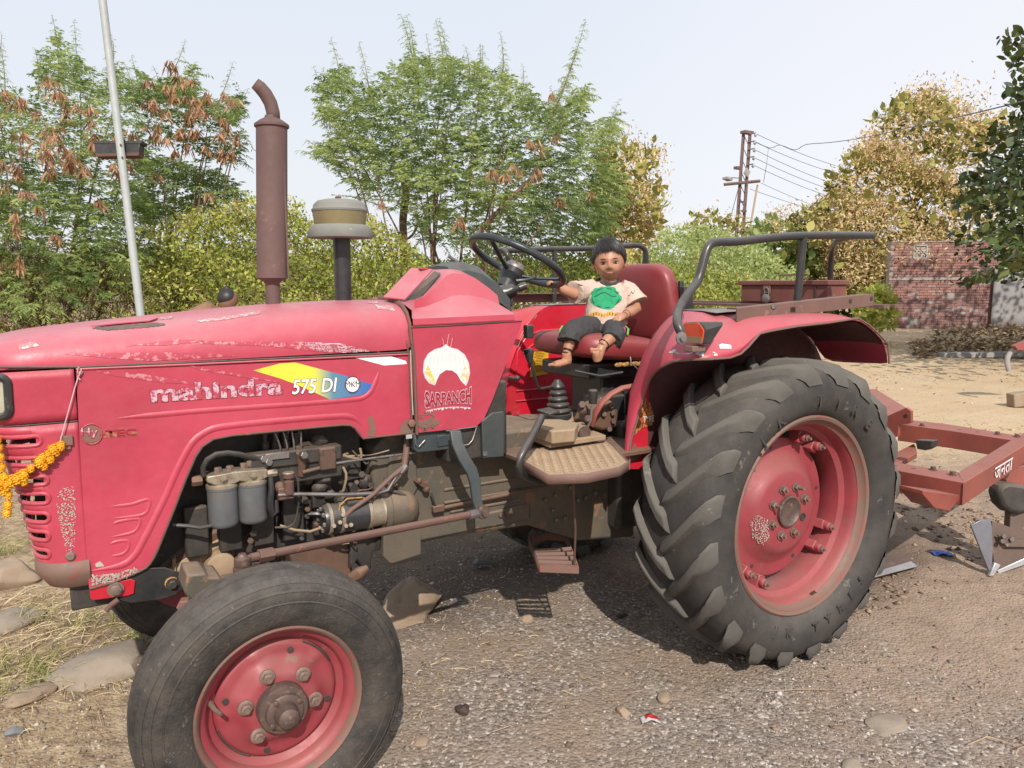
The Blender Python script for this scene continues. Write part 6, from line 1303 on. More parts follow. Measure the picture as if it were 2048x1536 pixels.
# ---- white light pole
lp = thing('light_pole', 'slim white leaning metal pole at left holding a dark floodlight', 'pole')
DP_ = 7.4
pb = gz(DP_, 300); pl0 = PD(282, 636, DP_); dirp = (PD(205, 0, DP_)-pl0).normalized(); pb = pl0-dirp*(pl0.z/dirp.z); ptop = pl0+dirp*4.4
M().tube([pb, pb.lerp(ptop, .4), ptop], [.040, .038, .036], 16).build('pole', MT['white'], lp, 60)
M().box(pb+V(0, 0, .02), (.22, .22, .04)).build('base_plate', MT['concrete'], lp)
fl_ = M(); F1 = [PD(u, v, DP_+.06) for u, v in [(187, 285), (280, 284), (277, 311), (193, 313)]]; FT = thing('floodlight', 'dark rectangular floodlight fixed behind the white pole', 'floodlight')
M().prism(F1, Vector(_fw)*.10).build('lamp_housing', MT['black'], FT, bevel=.004)
M().prism([PD(u, v, DP_+.055) for u, v in [(184, 281), (284, 281), (282, 287), (186, 287)]], Vector(_fw)*.12).build('lamp_hood', MT['dark'], FT, bevel=.002)
M().prism([PD(u, v, DP_+.055) for u, v in [(191, 307), (278, 305), (277, 311), (193, 313)]], Vector(_fw)*.1).build('lamp_rim', MT['rust'], FT)
for (u, v) in [(242, 290), (245, 315)]: M().hexa(PD(u, v, DP_-.035), -Vector(_fw), .010, .012).build('clamp_bolt', MT['rust'], lp)
# ---- lattice power pole
up = thing('lattice_power_pole', 'tall rusty lattice power pole with crossarm and insulators', 'power pole')
DU = 34; MT['poleredrust'] = stuffmat('rusty_pole_paint', (.12, .07, .068), (.17, .11, .10), None, 2, 10, .6, .8, bmp=0)
def pu_(u, v, d=0): return PD(u, v, DU+d)
legs = []
for (ut, ubm, d) in ((1486, 1463, 0), (1499, 1476, 0), (1489, 1466, .35), (1502, 1479, .35)):
    a = pu_(ut, 266, d); b = pu_(ubm, 590, d); b = b+(b-a)*(b.z/(a.z-b.z)); legs.append((a, b))
    M().tube([a, b], .05 if d == 0 else .035, 6).build('pole_leg', MT['poleredrust'], up)
m = M()
for i in range(14):
    t0, t1 = i/14*.95, (i+1)/14*.95; m.tube([legs[0][0].lerp(legs[0][1], t0), legs[1][0].lerp(legs[1][1], t1)], .018, 5); m.tube([legs[1][0].lerp(legs[1][1], t0), legs[3][0].lerp(legs[3][1], t1)], .018, 5)
m.build('lacing_bars', MT['poleredrust'], up)
M().box(pu_(1494, 265), (.55, .3, .12)).build('top_cap', MT['poleredrust'], up)
M().tube([pu_(1448, 369, -.2), pu_(1520, 362, -.2)], .075, 6).build('crossarm', MT['poleredrust'], up)
for v in (268, 284, 299, 315, 330):
    b_ = M().tube([pu_(1498-(v-268)*.08, v, -.1), pu_(1512-(v-268)*.08, v-2, -.1)], .03, 6).build('bracket', MT['poleredrust'], up)
    M().ball(pu_(1511-(v-268)*.08, v+2, -.1), .07, (1, 1, 1.2)).build('insulator', MT['white'], b_)
M().box(pu_(1476, 336), (.35, .2, .12)).build('side_clamp', MT['poleredrust'], up)
M().box(pu_(1455, 358), (.34, .3, .10), Matrix.Rotation(.2, 3, 'Y')).tube([pu_(1462, 355), pu_(1478, 356)], .03, 6).build('street_lamp', MT['concrete'], up)
M().box(pu_(1494, 345, -.2), (.3, .06, .3), Matrix.Rotation(.6, 3, 'Y')).build('number_plate', MT['concrete'], up)
M().tube([pu_(1495, 360, -.3), pu_(1490, 400, -.3), pu_(1486, 425, -.3)], .035, 6).build('cable_pipe', MT['poleredrust'], up)
for v in (404, 422): M().box(pu_(1487, v, -.2), (.3, .1, .07)).build('foot_peg', MT['poleredrust'], up)
tag(M().tube([pu_(1478, 372), gz(DU-1, 1408)], .016, 5).build('guy_wire', MT['dark']), 'thin stay wire running down left of the power pole', 'wire')
pt_, pbm = pu_(1515, 370, -1), pu_(1477, 590, -1.5); pbm = pbm+(pbm-pt_)*(pbm.z/(pt_.z-pbm.z)); tag(M().tube([pt_, pbm], .045, 6).build('leaning_bamboo_pole', MT['twig']), 'leaning tan bamboo pole right of the lattice pole', 'pole')
MT['wire'] = stuffmat('grey_cable', (.13, .13, .13), (.10, .10, .10), None, 2, 10, .6, .6, bmp=0)
def wire(a, b, sag, r, label):
    pts = [a.lerp(b, i/14)-V(0, 0, sag*4*(i/14)*(1-i/14)) for i in range(15)]; return tag(M().tube(pts, r, 4).build('power_line', MT['wire'], smooth=60), label, 'power line')
names = ['topmost', 'second', 'third', 'fourth', 'fifth']
for k, (v, ve) in enumerate(zip((267, 284, 299, 315, 330), (352, 366, 392, 404, 418))):
    wire(pu_(1511-k, v, -.1), PD(1760, ve, 44), .25, .013, names[k]+' of the parallel lines running right from the lattice pole')
wire(pu_(1522, 366, -.1), PD(1760, 450, 44), .2, .011, 'upper of the two faint lines starting at the crossarm')
wire(pu_(1500, 378, -.1), PD(1760, 445, 44), .2, .011, 'lower of the two faint lines starting at the crossarm')
pts = [PD(u, v, d) for u, v, d in [(1512, 284, 33.8), (1540, 296, 32), (1560, 290, 31), (1590, 300, 30), (1612, 289, 29), (1660, 285, 27), (1730, 275, 24), (1850, 248, 19), (1950, 226, 15), (2060, 198, 12), (2300, 120, 8.5)]]
tag(M().tube(smooth(pts), .013, 5).build('service_cable', MT['wire'], smooth=60), 'dark service cable crossing the tan tree to the upper right', 'cable')
tag(M().tube([PD(1537, 295, 32), PD(1533, 330, 32), PD(1527, 365, 33)], .012, 4).build('jumper_wire', MT['wire']), 'short hanging jumper wire right of the lattice pole', 'wire')
# ---- person bending down behind the bonnet
MT['skin2'] = stuffmat('dark_brown_skin', (.20, .095, .055), (.17, .08, .048), None, 5, 30, .6, .55, bmp=.05)
MT['hair'] = stuffmat('black_hair', (.014, .012, .012), (.024, .02, .02), None, 30, 120, .6, .45, bmp=.4, bd=.002, streak=(1, 1, 6))
MT['orange'] = stuffmat('dusty_orange_cloth', (.27, .145, .085), (.21, .11, .065), (.34, .21, .13), 9, 60, .62, .9, bmp=.2)
MT['trouser'] = stuffmat('brown_trousers', (.07, .05, .045), (.05, .04, .035), None, 5, 40, .6, .9, bmp=.2)
DPn = 7.25
def unify(m, name, mat, parent, vox, smooth_it=6):
    o = m.build(name, mat, parent, 0); rm = o.modifiers.new('remesh', 'REMESH'); rm.mode = 'VOXEL'; rm.voxel_size = vox; rm.use_smooth_shade = True
    s_ = o.modifiers.new('smooth', 'SMOOTH'); s_.factor = .5; s_.iterations = smooth_it; return o
pr_ = thing('person', 'person in dusty orange top bending down behind the bonnet', 'person')
hp = PD(457, 602, DPn); sh = PD(428, 622, DPn); R0 = Vector(_r); F0 = Vector(_fw); 
hip = sh-R0*.34+V(0, 0, -.30); kn1 = hip+R0*.10+V(0, 0, -.40)-F0*.06; kn2 = hip-R0*.05+V(0, 0, -.40)+F0*.12; hip.z = max(hip.z, .85); gzr = 0
ft1 = V(kn1.x, kn1.y, .06)-R0*.02; ft2 = V(kn2.x, kn2.y, .06)
neck = sh+R0*.085+V(0, 0, .0)
m = M().tube([hip+V(0, 0, .02), hip.lerp(sh, .5)+V(0, 0, .03), sh+V(0, 0, -.05), sh+R0*.04+V(0, 0, -.04)], [.13, .135, .14, .09], 16)
m.tube([sh+R0*.03+V(0, 0, -.02), neck+R0*.03+V(0, 0, .0), hp], [.07, .055, .05], 12).ball(hp, .095, (.86, .9, 1.15), 20, 14, rot=Matrix.Rotation(.5, 3, 'Y'))
for s_ in (-1, 1):
    s0 = sh+F0*.16*s_+V(0, 0, -.05); el_ = s0+V(0, 0, -.27)+R0*.05; ha = el_+V(0, 0, -.22)+R0*.10; m.tube([s0, el_, ha], [.055, .042, .03], 10)
    m.ball(ha+V(0, 0, -.05), .042, (.6, 1, 1.2))
    for f_ in range(4): m.tube([ha+V(0, 0, -.07)+F0*(.018*(f_-1.5)), ha+V(0, 0, -.12)+F0*(.020*(f_-1.5)), ha+V(0, 0, -.145)+F0*(.02*(f_-1.5))-R0*.012], [.010, .009, .008], 6)
for k_, f_ in ((kn1, ft1), (kn2, ft2)):
    m.tube([hip+(k_-hip)*.05, k_, f_], [.10, .065, .04], 12); m.tube([f_+V(0, 0, -.02), f_+R0*.10+V(0, 0, -.03), f_+R0*.18+V(0, 0, -.04)], [.045, .04, .03], 10)
unify(m, 'body', MT['skin2'], pr_, .009)
m = M().tube([hip+V(0, 0, .03), hip.lerp(sh, .5)+V(0, 0, .035), sh+V(0, 0, -.045), sh+R0*.035+V(0, 0, -.03)], [.145, .15, .153, .10], 16)
for s_ in (-1, 1): s0 = sh+F0*.16*s_+V(0, 0, -.05); m.tube([s0+(V(0, 0, 0)), s0+V(0, 0, -.14)+R0*.02], [.068, .064], 10)
unify(m, 'top', MT['orange'], pr_, .011, 3)
m = M()
for k_, f_ in ((kn1, ft1), (kn2, ft2)): m.tube([hip+(k_-hip)*.02, k_, f_+V(0, 0, .06)], [.12, .08, .065], 12)
unify(m, 'trousers', MT['trouser'], pr_, .012, 3)
m = M().ball(hp+V(0, 0, .028)-R0*.012, .094, (.95, 1.0, 1.0), 20, 14).ball(hp+V(0, 0, .115)-R0*.012, .035, (1, 1, .9), 12, 8); unify(m, 'hair', MT['hair'], pr_, .006, 3)
# ================================================================ PLOUGH
ZP = .63
pg = thing('plough', 'dull red mounted plough frame with shares behind the rear tyre', 'plough')
def bar(px, name='frame_bar', h=.10, label=None, z=ZP):
    return M().prism([PZ(u, v, z) for u, v in px], (0, 0, -h)).build(name, MT['plough'], pg, bevel=.003, label=label)
A_ = bar([(1640, 893), (1690, 899), (1777, 922), (1915, 945), (1927, 965), (1770, 936), (1640, 905)])
B_ = bar([(1927, 966), (1915.5, 945.5), (2022, 880), (2160, 800), (2180, 815), (2060, 884)], label='long side bar with painted white lettering')
T_ = bar([(1797.5, 848), (1808, 838), (1900, 849), (2044, 872), (2022, 879.5), (1900, 861)])
bar([(1700, 800), (1740, 800), (1811, 838), (1797, 848)], 'hitch_bar', .06)
M().prism([PZ(u, v, ZP+.06) for u, v in [(1740, 778), (1752, 778), (1812, 815), (1822, 820), (1800, 845), (1770, 860), (1740, 850)]], (0, 0, -.02)).build('headstock_plate', MT['plough'], pg, bevel=.002)
M().prism([PX(u, v, 1.30) for u, v in [(1752, 842), (1812, 815), (1822, 822), (1822, 846), (1797, 850), (1796, 872), (1760, 884)]], (.02, 0, 0)).build('headstock_side', MT['plough'], pg, bevel=.002)
M().lathe([(.010, 0), (.010, -.0015), (0, -.0015)], PX(1812, 831, 1.298), (1, 0, 0), 12).build('headstock_hole', MT['dark'], pg)
M().prism([PZ(u, v, .50) for u, v in [(1760, 920), (1828, 887), (1833, 897), (1834, 906), (1800, 925), (1770, 935)]], (0, 0, -.03)).build('lower_link_arm', MT['plough'], pg, bevel=.003)
M().prism([PX(u, v, 1.45) for u, v in [(1830, 880), (1865, 882), (1862, 895), (1850, 901), (1834, 898)]], (.06, 0, 0)).build('shank_clamp', MT['dark'], pg, bevel=.003)
kz = PZ(1926, 967, ZP)
M().prism([P(u, v, kz.y+.02) for u, v in [(1846, 981), (1846.5, 990), (1869, 1016), (1899, 1023), (1922, 996), (1924, 991)]], (0, .10, 0)).build('leg_bracket', MT['plough'], pg, bevel=.003)
for (u, v) in [(1866, 940), (1905, 950), (1813, 847), (1844, 852), (1995, 869), (2034, 874)]:
    c = PZ(u, v, ZP); M().lathe([(.017, 0), (.017, .003), (0, .003)], c, (0, 0, 1), 14).hexa(c+V(0, 0, .003), (0, 0, 1), .0125, .014).build('frame_bolt', MT['rust'], pg)
for (u, v) in [(1791, 931), (1827, 937), (1919, 859), (1955, 864)]:
    M().lathe([(.010, 0), (.010, .0012), (0, .0012)], PZ(u, v, ZP), (0, 0, 1), 12).build('frame_hole', MT['dark'], pg)
# legs and shares
DS = 3.80
def ps(px, d, th, name, mat, bev=.002):
    return M().prism([PD(u, v, DS+d) for u, v in px], Vector(_fw)*th).build(name, MT[mat], pg, bevel=bev)
MT['share'] = stuffmat('polished_blue_grey_share', (.22, .22, .25), (.17, .17, .19), (.2, .15, .13), 4, 30, .66, .4, metal=.5, bmp=.05)
MT['sharebr'] = stuffmat('rusty_brown_share', (.15, .10, .08), (.11, .075, .06), (.22, .16, .12), 7, 40, .6, .7, metal=.1, bmp=.2)
MT['silver'] = stuffmat('bright_worn_edge', (.6, .6, .62), (.5, .5, .52), (.25, .2, .17), 10, 50, .66, .35, metal=.6, bmp=.05)
rows = []
ps([(1942, 1050), (1960, 1041), (1981, 1038), (1985, 1058), (1986, 1100), (1984, 1138), (1978, 1142)], -.02, .012, 'mouldboard', 'share')
ps([(1984, 1042), (2019, 1054), (2048, 1060), (2110, 1070), (2110, 1100), (2048, 1122), (2000, 1142), (1990, 1140), (1985, 1100)], .03, .014, 'share_body', 'sharebr')
ps([(1996, 1070), (2018, 1078), (2048, 1080), (2110, 1085), (2110, 1095), (2014, 1094)], .0, .014, 'share_plate', 'sharebr')
ps([(1995, 1141), (2048, 1117), (2110, 1092), (2110, 1104), (2048, 1130), (1998, 1148)], .018, .010, 'share_edge', 'silver')
ps([(1990, 1125), (2002, 1130), (1988, 1152), (1978, 1153)], -.03, .02, 'share_point', 'silver', .004)
ps([(2022, 1015), (2060, 1010), (2060, 1082), (2018, 1082)], .04, .05, 'plough_leg', 'sharebr', .004)
ps([(2018, 990), (2012, 960), (2028, 935), (2075, 925), (2075, 1000)], .10, .06, 'leg_top', 'plough', .004)
ps([(1996, 985), (2003, 972), (2018, 965), (2040, 968), (2070, 975), (2070, 1020), (2040, 1030), (2020, 1025), (2004, 1010)], .0, .10, 'wrapped_boss', 'dark', .02)
for (u, v) in [(2003, 1082), (2022, 1078), (2006, 1072)]: M().hexa(PD(u, v, DS-.005), -Vector(_fw), .012, .012).build('share_bolt', MT['steel'], pg)
ps2 = [(1700, 1172), (1722, 1166), (1834, 1134), (1822, 1118), (1800, 1106), (1760, 1100), (1700, 1110)]
o2 = M().prism([PZ(u, v, .02) for u, v in [(1690, 1172), (1728, 1163), (1834, 1135), (1815, 1112), (1760, 1106), (1690, 1120)]], V(0, 0, .012)).build('share_body', MT['sharebr'], pg, bevel=.003)
M().prism([PZ(u, v, .035) for u, v in [(1690, 1170), (1728, 1160), (1834, 1133), (1822, 1124), (1740, 1148), (1690, 1160)]], V(0, 0, .004)).build('share_edge', MT['silver'], pg)
M().prism([PZ(u, v, .06) for u, v in [(1745, 1125), (1752, 1100), (1760, 1098), (1765, 1118)]], V(.05, .1, .5)).build('plough_leg', MT['sharebr'], pg)
M().prism([PZ(u, v, .25) for u, v in [(1770, 1010), (1790, 1003), (1782, 1020), (1772, 1022)]], V(0, 0, -.03)).build('rear_mouldboard_tip', MT['share'], pg)
# painted Devanagari word on the side bar
# ================================================================ CHILD ON THE SEAT
DC = 3.265
def CP(u, v, dep=0.): return PD(u, v, DC-dep)
LX = Vector(_r); LY = -Vector(_fw); LY.z = 0; LY.normalize(); LX.z = 0; LX.normalize()
ch_ = thing('person', 'toddler in pale tee and dark shorts on the tractor seat, hand on wheel', 'child')
MT['skin'] = stuffmat('warm_brown_skin', (.43, .215, .135), (.37, .18, .11), None, 6, 40, .6, .48, bmp=.02, spec=.45, grime=0)
MT['tee'] = stuffmat('pale_peach_cotton', (.56, .41, .345), (.50, .365, .305), None, 8, 90, .6, .9, bmp=.12, bd=.003, grime=0)
MT['shorts'] = stuffmat('charcoal_cotton', (.045, .045, .047), (.033, .033, .035), None, 8, 60, .6, .92, bmp=.2, bd=.004)
MT['collar'] = stuffmat('dark_ribbed_collar', (.05, .045, .05), (.035, .03, .035), None, 20, 80, .6, .9, bmp=.2, grime=0)
MT['green'] = stuffmat('green_print', (.015, .30, .13), (.012, .24, .10), None, 12, 80, .6, .8, bmp=.05, grime=0)
MT['greendk'] = stuffmat('dark_green_print_line', (.01, .07, .035), (.01, .06, .03), None, 12, 80, .6, .8, bmp=.0)
MT['yel'] = stuffmat('yellow_print', (.70, .36, .03), (.6, .26, .02), None, 12, 80, .6, .8, bmp=.05)
MT['lime'] = stuffmat('lime_piping', (.18, .42, .08), (.15, .36, .06), None, 12, 80, .6, .7, bmp=.05)
MT['pink'] = stuffmat('magenta_piping', (.60, .03, .35), (.5, .02, .3), None, 12, 80, .6, .7, bmp=.05)
MT['eyew'] = stuffmat('eye_white', (.55, .5, .48), (.5, .45, .43), None, 9, 50, .6, .2, bmp=0, grime=0)
MT['iris'] = stuffmat('dark_eye', (.012, .008, .006), (.02, .012, .008), None, 9, 50, .6, .1, bmp=0, coat=.5)
MT['kohl'] = stuffmat('soft_kohl', (.10, .045, .03), (.08, .035, .025), None, 9, 50, .6, .6, bmp=0)
MT['lips'] = stuffmat('soft_lips', (.42, .16, .12), (.36, .12, .095), None, 9, 50, .6, .4, bmp=0, grime=0)
MT['nail'] = stuffmat('nails', (.55, .33, .25), (.5, .3, .22), None, 9, 50, .6, .3, bmp=0)
hc = CP(1218, 519, .03)
yw = Matrix.Rotation(R(-7), 3, 'Z') @ Matrix.Rotation(R(3.5), 3, Vector(LY))
HX, HY, HZ = yw @ LX, yw @ LY, yw @ V(0, 0, 1)
def hp_(x, y, z): return hc+HX*x+HY*y+HZ*z
def headsurf(d):                                  # d: unit direction in head coordinates (x right in picture, y to the viewer, z up)
    x, y, z = d
    lo = max(0, -z)
    a, b, c = .0675-.004*lo**2*1.0, .078, (.088 if z > 0 else .086)
    q = Vector((x*a, y*b, z*c)); g = lambda cx, cz, sx, sz: math.exp(-((q.x-cx)/sx)**2-((q.z-cz)/sz)**2) if y > 0 else 0
    q.y += -.0065*(g(-.026, -.016, .014, .010)+g(.026, -.016, .014, .010))+.010*(g(-.032, -.05, .02, .018)+g(.032, -.05, .02, .018))
    q.y += .011*g(0, -.034, .0105, .013)+.007*g(0, -.018, .0065, .014)+.004*(g(-.011, -.037, .006, .007)+g(.011, -.037, .006, .007))
    q.y += .006*g(0, -.0595, .017, .0065)+.009*g(0, -.082, .017, .011)+.003*g(0, .0, .035, .010)
    if z < -.2: q.x *= 1-.10*((-z-.2)/.8)**1.5
    if y < 0 and z < -.4: q.y *= .72
    return q
m = M(); vs_ = []; fs_ = []; NA, NB = 96, 72
for i in range(NB+1):
    t_ = math.pi*i/NB
    for k in range(NA):
        a = 2*math.pi*k/NA; q = headsurf((math.sin(t_)*math.sin(a), math.sin(t_)*math.cos(a), math.cos(t_))); vs_.append(hp_(*q))
for i in range(NB):
    for k in range(NA): fs_.append((i*NA+k, (i+1)*NA+k, (i+1)*NA+(k+1) % NA, i*NA+(k+1) % NA))
m.add(vs_, fs_)
for s_ in (-1, 1):                                # ears
    rt_ = Matrix((HX, HY, HZ)).transposed() @ Matrix.Rotation(s_*R(24), 3, 'Z')
    m.ball(hp_(s_*.069, .002, -.022), .018, (.36, .62, 1.05), 14, 10, rot=rt_)
# trunk, arms and legs
nk = CP(1216, 566, .0); chs = CP(1214, 590, -.005); bel = CP(1212, 620, .0); pel = CP(1208, 652, -.005)
m.tube([hp_(0, -.012, -.06), nk+V(0, 0, -.008)], [.034, .036], 16)
def oval(m, rings, n=24):
    vs = []; fs = []
    for c, a, b in rings:
        for k in range(n):
            t_ = 2*math.pi*k/n; vs.append(c+LX*(a*math.copysign(abs(math.cos(t_))**.85, math.cos(t_)))+LY*(b*math.copysign(abs(math.sin(t_))**.85, math.sin(t_))))
    N = len(rings)
    for i in range(N-1):
        for k in range(n): fs.append((i*n+k, i*n+(k+1) % n, (i+1)*n+(k+1) % n, (i+1)*n+k))
    fs += [tuple(range(n))[::-1], tuple(range((N-1)*n, N*n))]; m.add(vs, fs)
oval(m, [(nk+V(0, 0, .0), .05, .035), (CP(1214, 578), .078, .045), (chs, .075, .055), (bel, .072, .062), (pel, .078, .066), (pel-V(0, 0, .03), .07, .06)])
SR, ER, WR = CP(1172, 582, .0), CP(1147, 588, .05), CP(1115, 575, .085)
SL, EL, WL_ = CP(1258, 586, -.01), CP(1271, 618, .02), CP(1250, 630, .095)
HR, KR, AR = CP(1190, 656, .02), CP(1146, 662, .185), CP(1133, 706, .205)
HL, KL, AL = CP(1226, 658, .02), CP(1229, 668, .185), CP(1204, 692, .235)
m.tube([SR, SR.lerp(ER, .5), ER, ER.lerp(WR, .5), WR], [.032, .028, .025, .023, .0165], 14)
m.tube([SL, SL.lerp(EL, .5), EL, EL.lerp(WL_, .5), WL_], [.032, .028, .026, .024, .0165], 14)
m.tube([HR, HR.lerp(KR, .5), KR, KR.lerp(AR, .35), AR], [.045, .040, .029, .026, .017], 14)
m.tube([HL, HL.lerp(KL, .5), KL, KL.lerp(AL, .35), AL], [.045, .040, .030, .027, .018], 14)
# hands: palm, four unequal fingers, thumb
def hand(wr, tip, nrm, curl, side, sc=1.):
    d = (tip-wr).normalized(); s_ = d.cross(nrm).normalized()*side; n_ = s_.cross(d)*side; n_ = nrm.normalized()
    pc = wr+d*.021*sc; m.ball(pc, .0185*sc, (1, 1, 1), 12, 8, rot=Matrix((d*1.15, s_*.92, n_*.55)).transposed())
    for i, (o_, L) in enumerate(((-.0115, .023), (-.004, .027), (.004, .0255), (.0115, .0205))):
        p0 = wr+d*.033*sc+s_*o_*sc; a1, a2 = curl; L *= sc
        p1 = p0+(d*math.cos(a1)-n_*math.sin(a1))*L*.45; p2 = p1+(d*math.cos(a2)-n_*math.sin(a2))*L*.4; p3 = p2+(d*math.cos(a2*1.35)-n_*math.sin(a2*1.35))*L*.3
        m.tube([p0-d*.008, p0, p1, p2, p3], [.0048*sc, .005*sc, .0047*sc, .0043*sc, .0036*sc], 8)
    q0 = wr+d*.012*sc-s_*.012*sc; q1 = q0+(-s_*.75+d*.75-n_*.2)*.012*sc; q2 = q1+(d*.85-s_*.25-n_*.5)*.012*sc; m.tube([q0, q1, q2], [.0062*sc, .0056*sc, .0042*sc], 8)
grip = SWC+(ux*math.cos(R(-18))+uy*math.sin(R(-18)))*SWR
gp_ = P(1103, 574, SWC.y+.0)
hand(WR, CP(1092, 558, .105), V(0, 0, 1)*1.0-LY*.15, (.35, 1.1), 1, 1.05)
hand(WL_, CP(1228, 640, .125), LY*.8+V(0, 0, .6), (.25, .7), -1, 1.05)
# feet
def foot(ank, heel, toe, up, wd=.021):
    d = (toe-heel).normalized(); s_ = d.cross(up).normalized(); up = s_.cross(d)
    m.tube([ank, heel.lerp(toe, .12)+up*.004], [.019, .021], 12)
    m.tube([heel, heel.lerp(toe, .3), heel.lerp(toe, .62), heel.lerp(toe, .86)], [.0175, .0185, .0195, .017], 14, flat=.78)
    for i in range(5):
        o_ = (i-2)*.0078; L = (.019, .0165, .015, .0135, .011)[i]; r_ = (.0070, .0052, .005, .0047, .0043)[i]; b_ = heel.lerp(toe, .84)+s_*o_*-1
        m.tube([b_, b_+d*L*.7, b_+d*L+up*.002], [r_, r_, r_*.85], 8)
foot(AR, CP(1138, 722, .19), CP(1104, 731, .24), V(0, 0, 1))
foot(AL, CP(1194, 722, .245), CP(1191, 700, .262), -(LY*.9)+V(0, 0, .2))
body = unify(m, 'body', MT['skin'], ch_, .0021, 2)
# tee shirt
m = M()
oval(m, [(CP(1214, 562, -.005), .046, .034), (CP(1213, 568, -.004), .072, .044), (CP(1214, 578), .090, .054), (chs, .088, .064), (CP(1212, 606, .0), .086, .068), (CP(1211, 622, .0), .088, .074), (CP(1211, 638, .0), .091, .079), (CP(1211, 649, .0), .092, .081)], 32)
sh1, sh2 = CP(1188, 576, .0), CP(1150, 586, .045)
m.tube([sh1, CP(1170, 579, .012), CP(1156, 583, .035), CP(1149, 585, .05)], [.040, .042, .046, .050], 18)
m.tube([CP(1240, 575, .0), CP(1256, 583, -.005), CP(1266, 596, .005), CP(1272, 607, .012)], [.040, .043, .048, .053], 18)
tee = unify(m, 'tee_shirt', MT['tee'], ch_, .0032, 3)
tx = bpy.data.textures.new('folds', 'CLOUDS'); tx.noise_scale = .035; tx.noise_depth = 2
dm = tee.modifiers.new('folds', 'DISPLACE'); dm.texture = tx; dm.strength = .009; dm.mid_level = .5; dm.texture_coords = 'GLOBAL'
# collar ring
M().tube([CP(1215, 566, -.002)+LX*(.043*math.cos(a))+LY*(.038*math.sin(a)+.003)+V(0, 0, .006-.013*math.sin(a)) for a in [2*math.pi*i/36 for i in range(36)]], .0092, 10, closed=True).build('collar', MT['collar'], tee, 80)
# shorts
m = M()
oval(m, [(CP(1211, 643, -.002), .080, .070), (CP(1209, 655, .0), .088, .078), (CP(1208, 668, -.004), .086, .072)], 28)
m.tube([CP(1192, 658, .02), CP(1168, 657, .10), CP(1150, 661, .17), CP(1139, 672, .20), CP(1137, 683, .205)], [.055, .053, .047, .045, .047], 18)
m.tube([CP(1222, 660, .02), CP(1227, 664, .10), CP(1229, 671, .185), CP(1223, 681, .205)], [.054, .052, .043, .043], 18)
sho = unify(m, 'shorts', MT['shorts'], ch_, .0032, 3)
dm = sho.modifiers.new('folds', 'DISPLACE'); dm.texture = tx; dm.strength = .012; dm.mid_level = .5; dm.texture_coords = 'GLOBAL'
M().tube([CP(1125, 652, .19), CP(1120, 660, .20), CP(1121, 670, .21), CP(1124, 680, .21)], .004, 8).build('lime_side_stripe', MT['lime'], sho)
M().tube([CP(1240, 650, .12), CP(1248, 657, .13), CP(1247, 668, .17), CP(1241, 680, .20)], .008, 8, flat=.6).build('magenta_side_stripe', MT['pink'], sho)
M().tube([CP(1250, 652, .08), CP(1257, 658, .09), CP(1255, 670, .12)], .005, 8, flat=.6).build('lime_side_stripe', MT['lime'], sho)
# abstract print on the tee: cast onto the cloth
bpy.context.view_layer.update()
dg = bpy.context.evaluated_depsgraph_get(); ev = tee.evaluated_get(dg); bme = bmesh.new(); bme.from_mesh(ev.to_mesh()); bvh = BVHTree.FromBMesh(bme)
def decal(test, u0, u1, v0, v1, st, name, mat, lift=.0012):
    g = {}; m = M(); nu_, nv_ = int((u1-u0)/st)+1, int((v1-v0)/st)+1
    for i in range(nu_+1):
        for j in range(nv_+1):
            o_ = Vector(CAM); d = (CP(u0+i*st, v0+j*st, 0)-o_).normalized(); h = bvh.ray_cast(o_, d)
            if h[0]: g[i, j] = len(m.v); m.v.append(tuple(h[0]-d*lift))
    for i in range(nu_):
        for j in range(nv_):
            k_ = [(i, j), (i+1, j), (i+1, j+1), (i, j+1)]
            if all(q in g for q in k_) and test(u0+(i+.5)*st, v0+(j+.5)*st): m.f.append(tuple(g[q] for q in k_))
    return m.build(name, MT[mat], tee, 80)
def blob(u, v):
    du, dv = (u-1211)/33, (v-595)/25; a = math.atan2(dv, du); r_ = math.hypot(du, dv)
    return r_ < .93+.05*math.sin(a*5+1)+(.035*math.sin(a*14+2) if dv < 0 else .02*math.sin(a*7))
decal(blob, 1176, 1247, 568, 622, .7, 'green_print', 'green')
decal(lambda u, v: .80 < math.hypot((u-1211)/32, (v-596)/23) < .88 and math.sin(u*.35+v*.2) > -.2 or (abs(v-(589+4*math.sin(u*.16))) < 1.0 and 1188 < u < 1232), 1176, 1247, 568, 622, .6, 'green_print_lines', 'greendk', .002)
decal(lambda u, v: abs(v-(629+2.0*math.sin(u*.22))) < 3.4+1.6*math.sin(u*.9) and 1177 < u < 1234, 1174, 1240, 620, 640, .6, 'yellow_print', 'yel', .0016)
decal(lambda u, v: abs(v-(629+2*math.sin(u*.22))) < 2.8 and math.sin(u*1.15) > .72 and 1180 < u < 1232, 1174, 1240, 620, 640, .8, 'print_dashes', 'greendk', .0024)
decal(lambda u, v: abs(v-(568+(u-1156)*.35)) < .9 and 1156 < u < 1165, 1150, 1170, 560, 575, .8, 'sleeve_mark', 'greendk', .002)
decal(lambda u, v: abs(v-(590-(u-1256)*.55+3*math.sin(u*.8))) < .9 and 1256 < u < 1270, 1250, 1275, 575, 600, .8, 'sleeve_mark', 'greendk', .002)
bme.free()
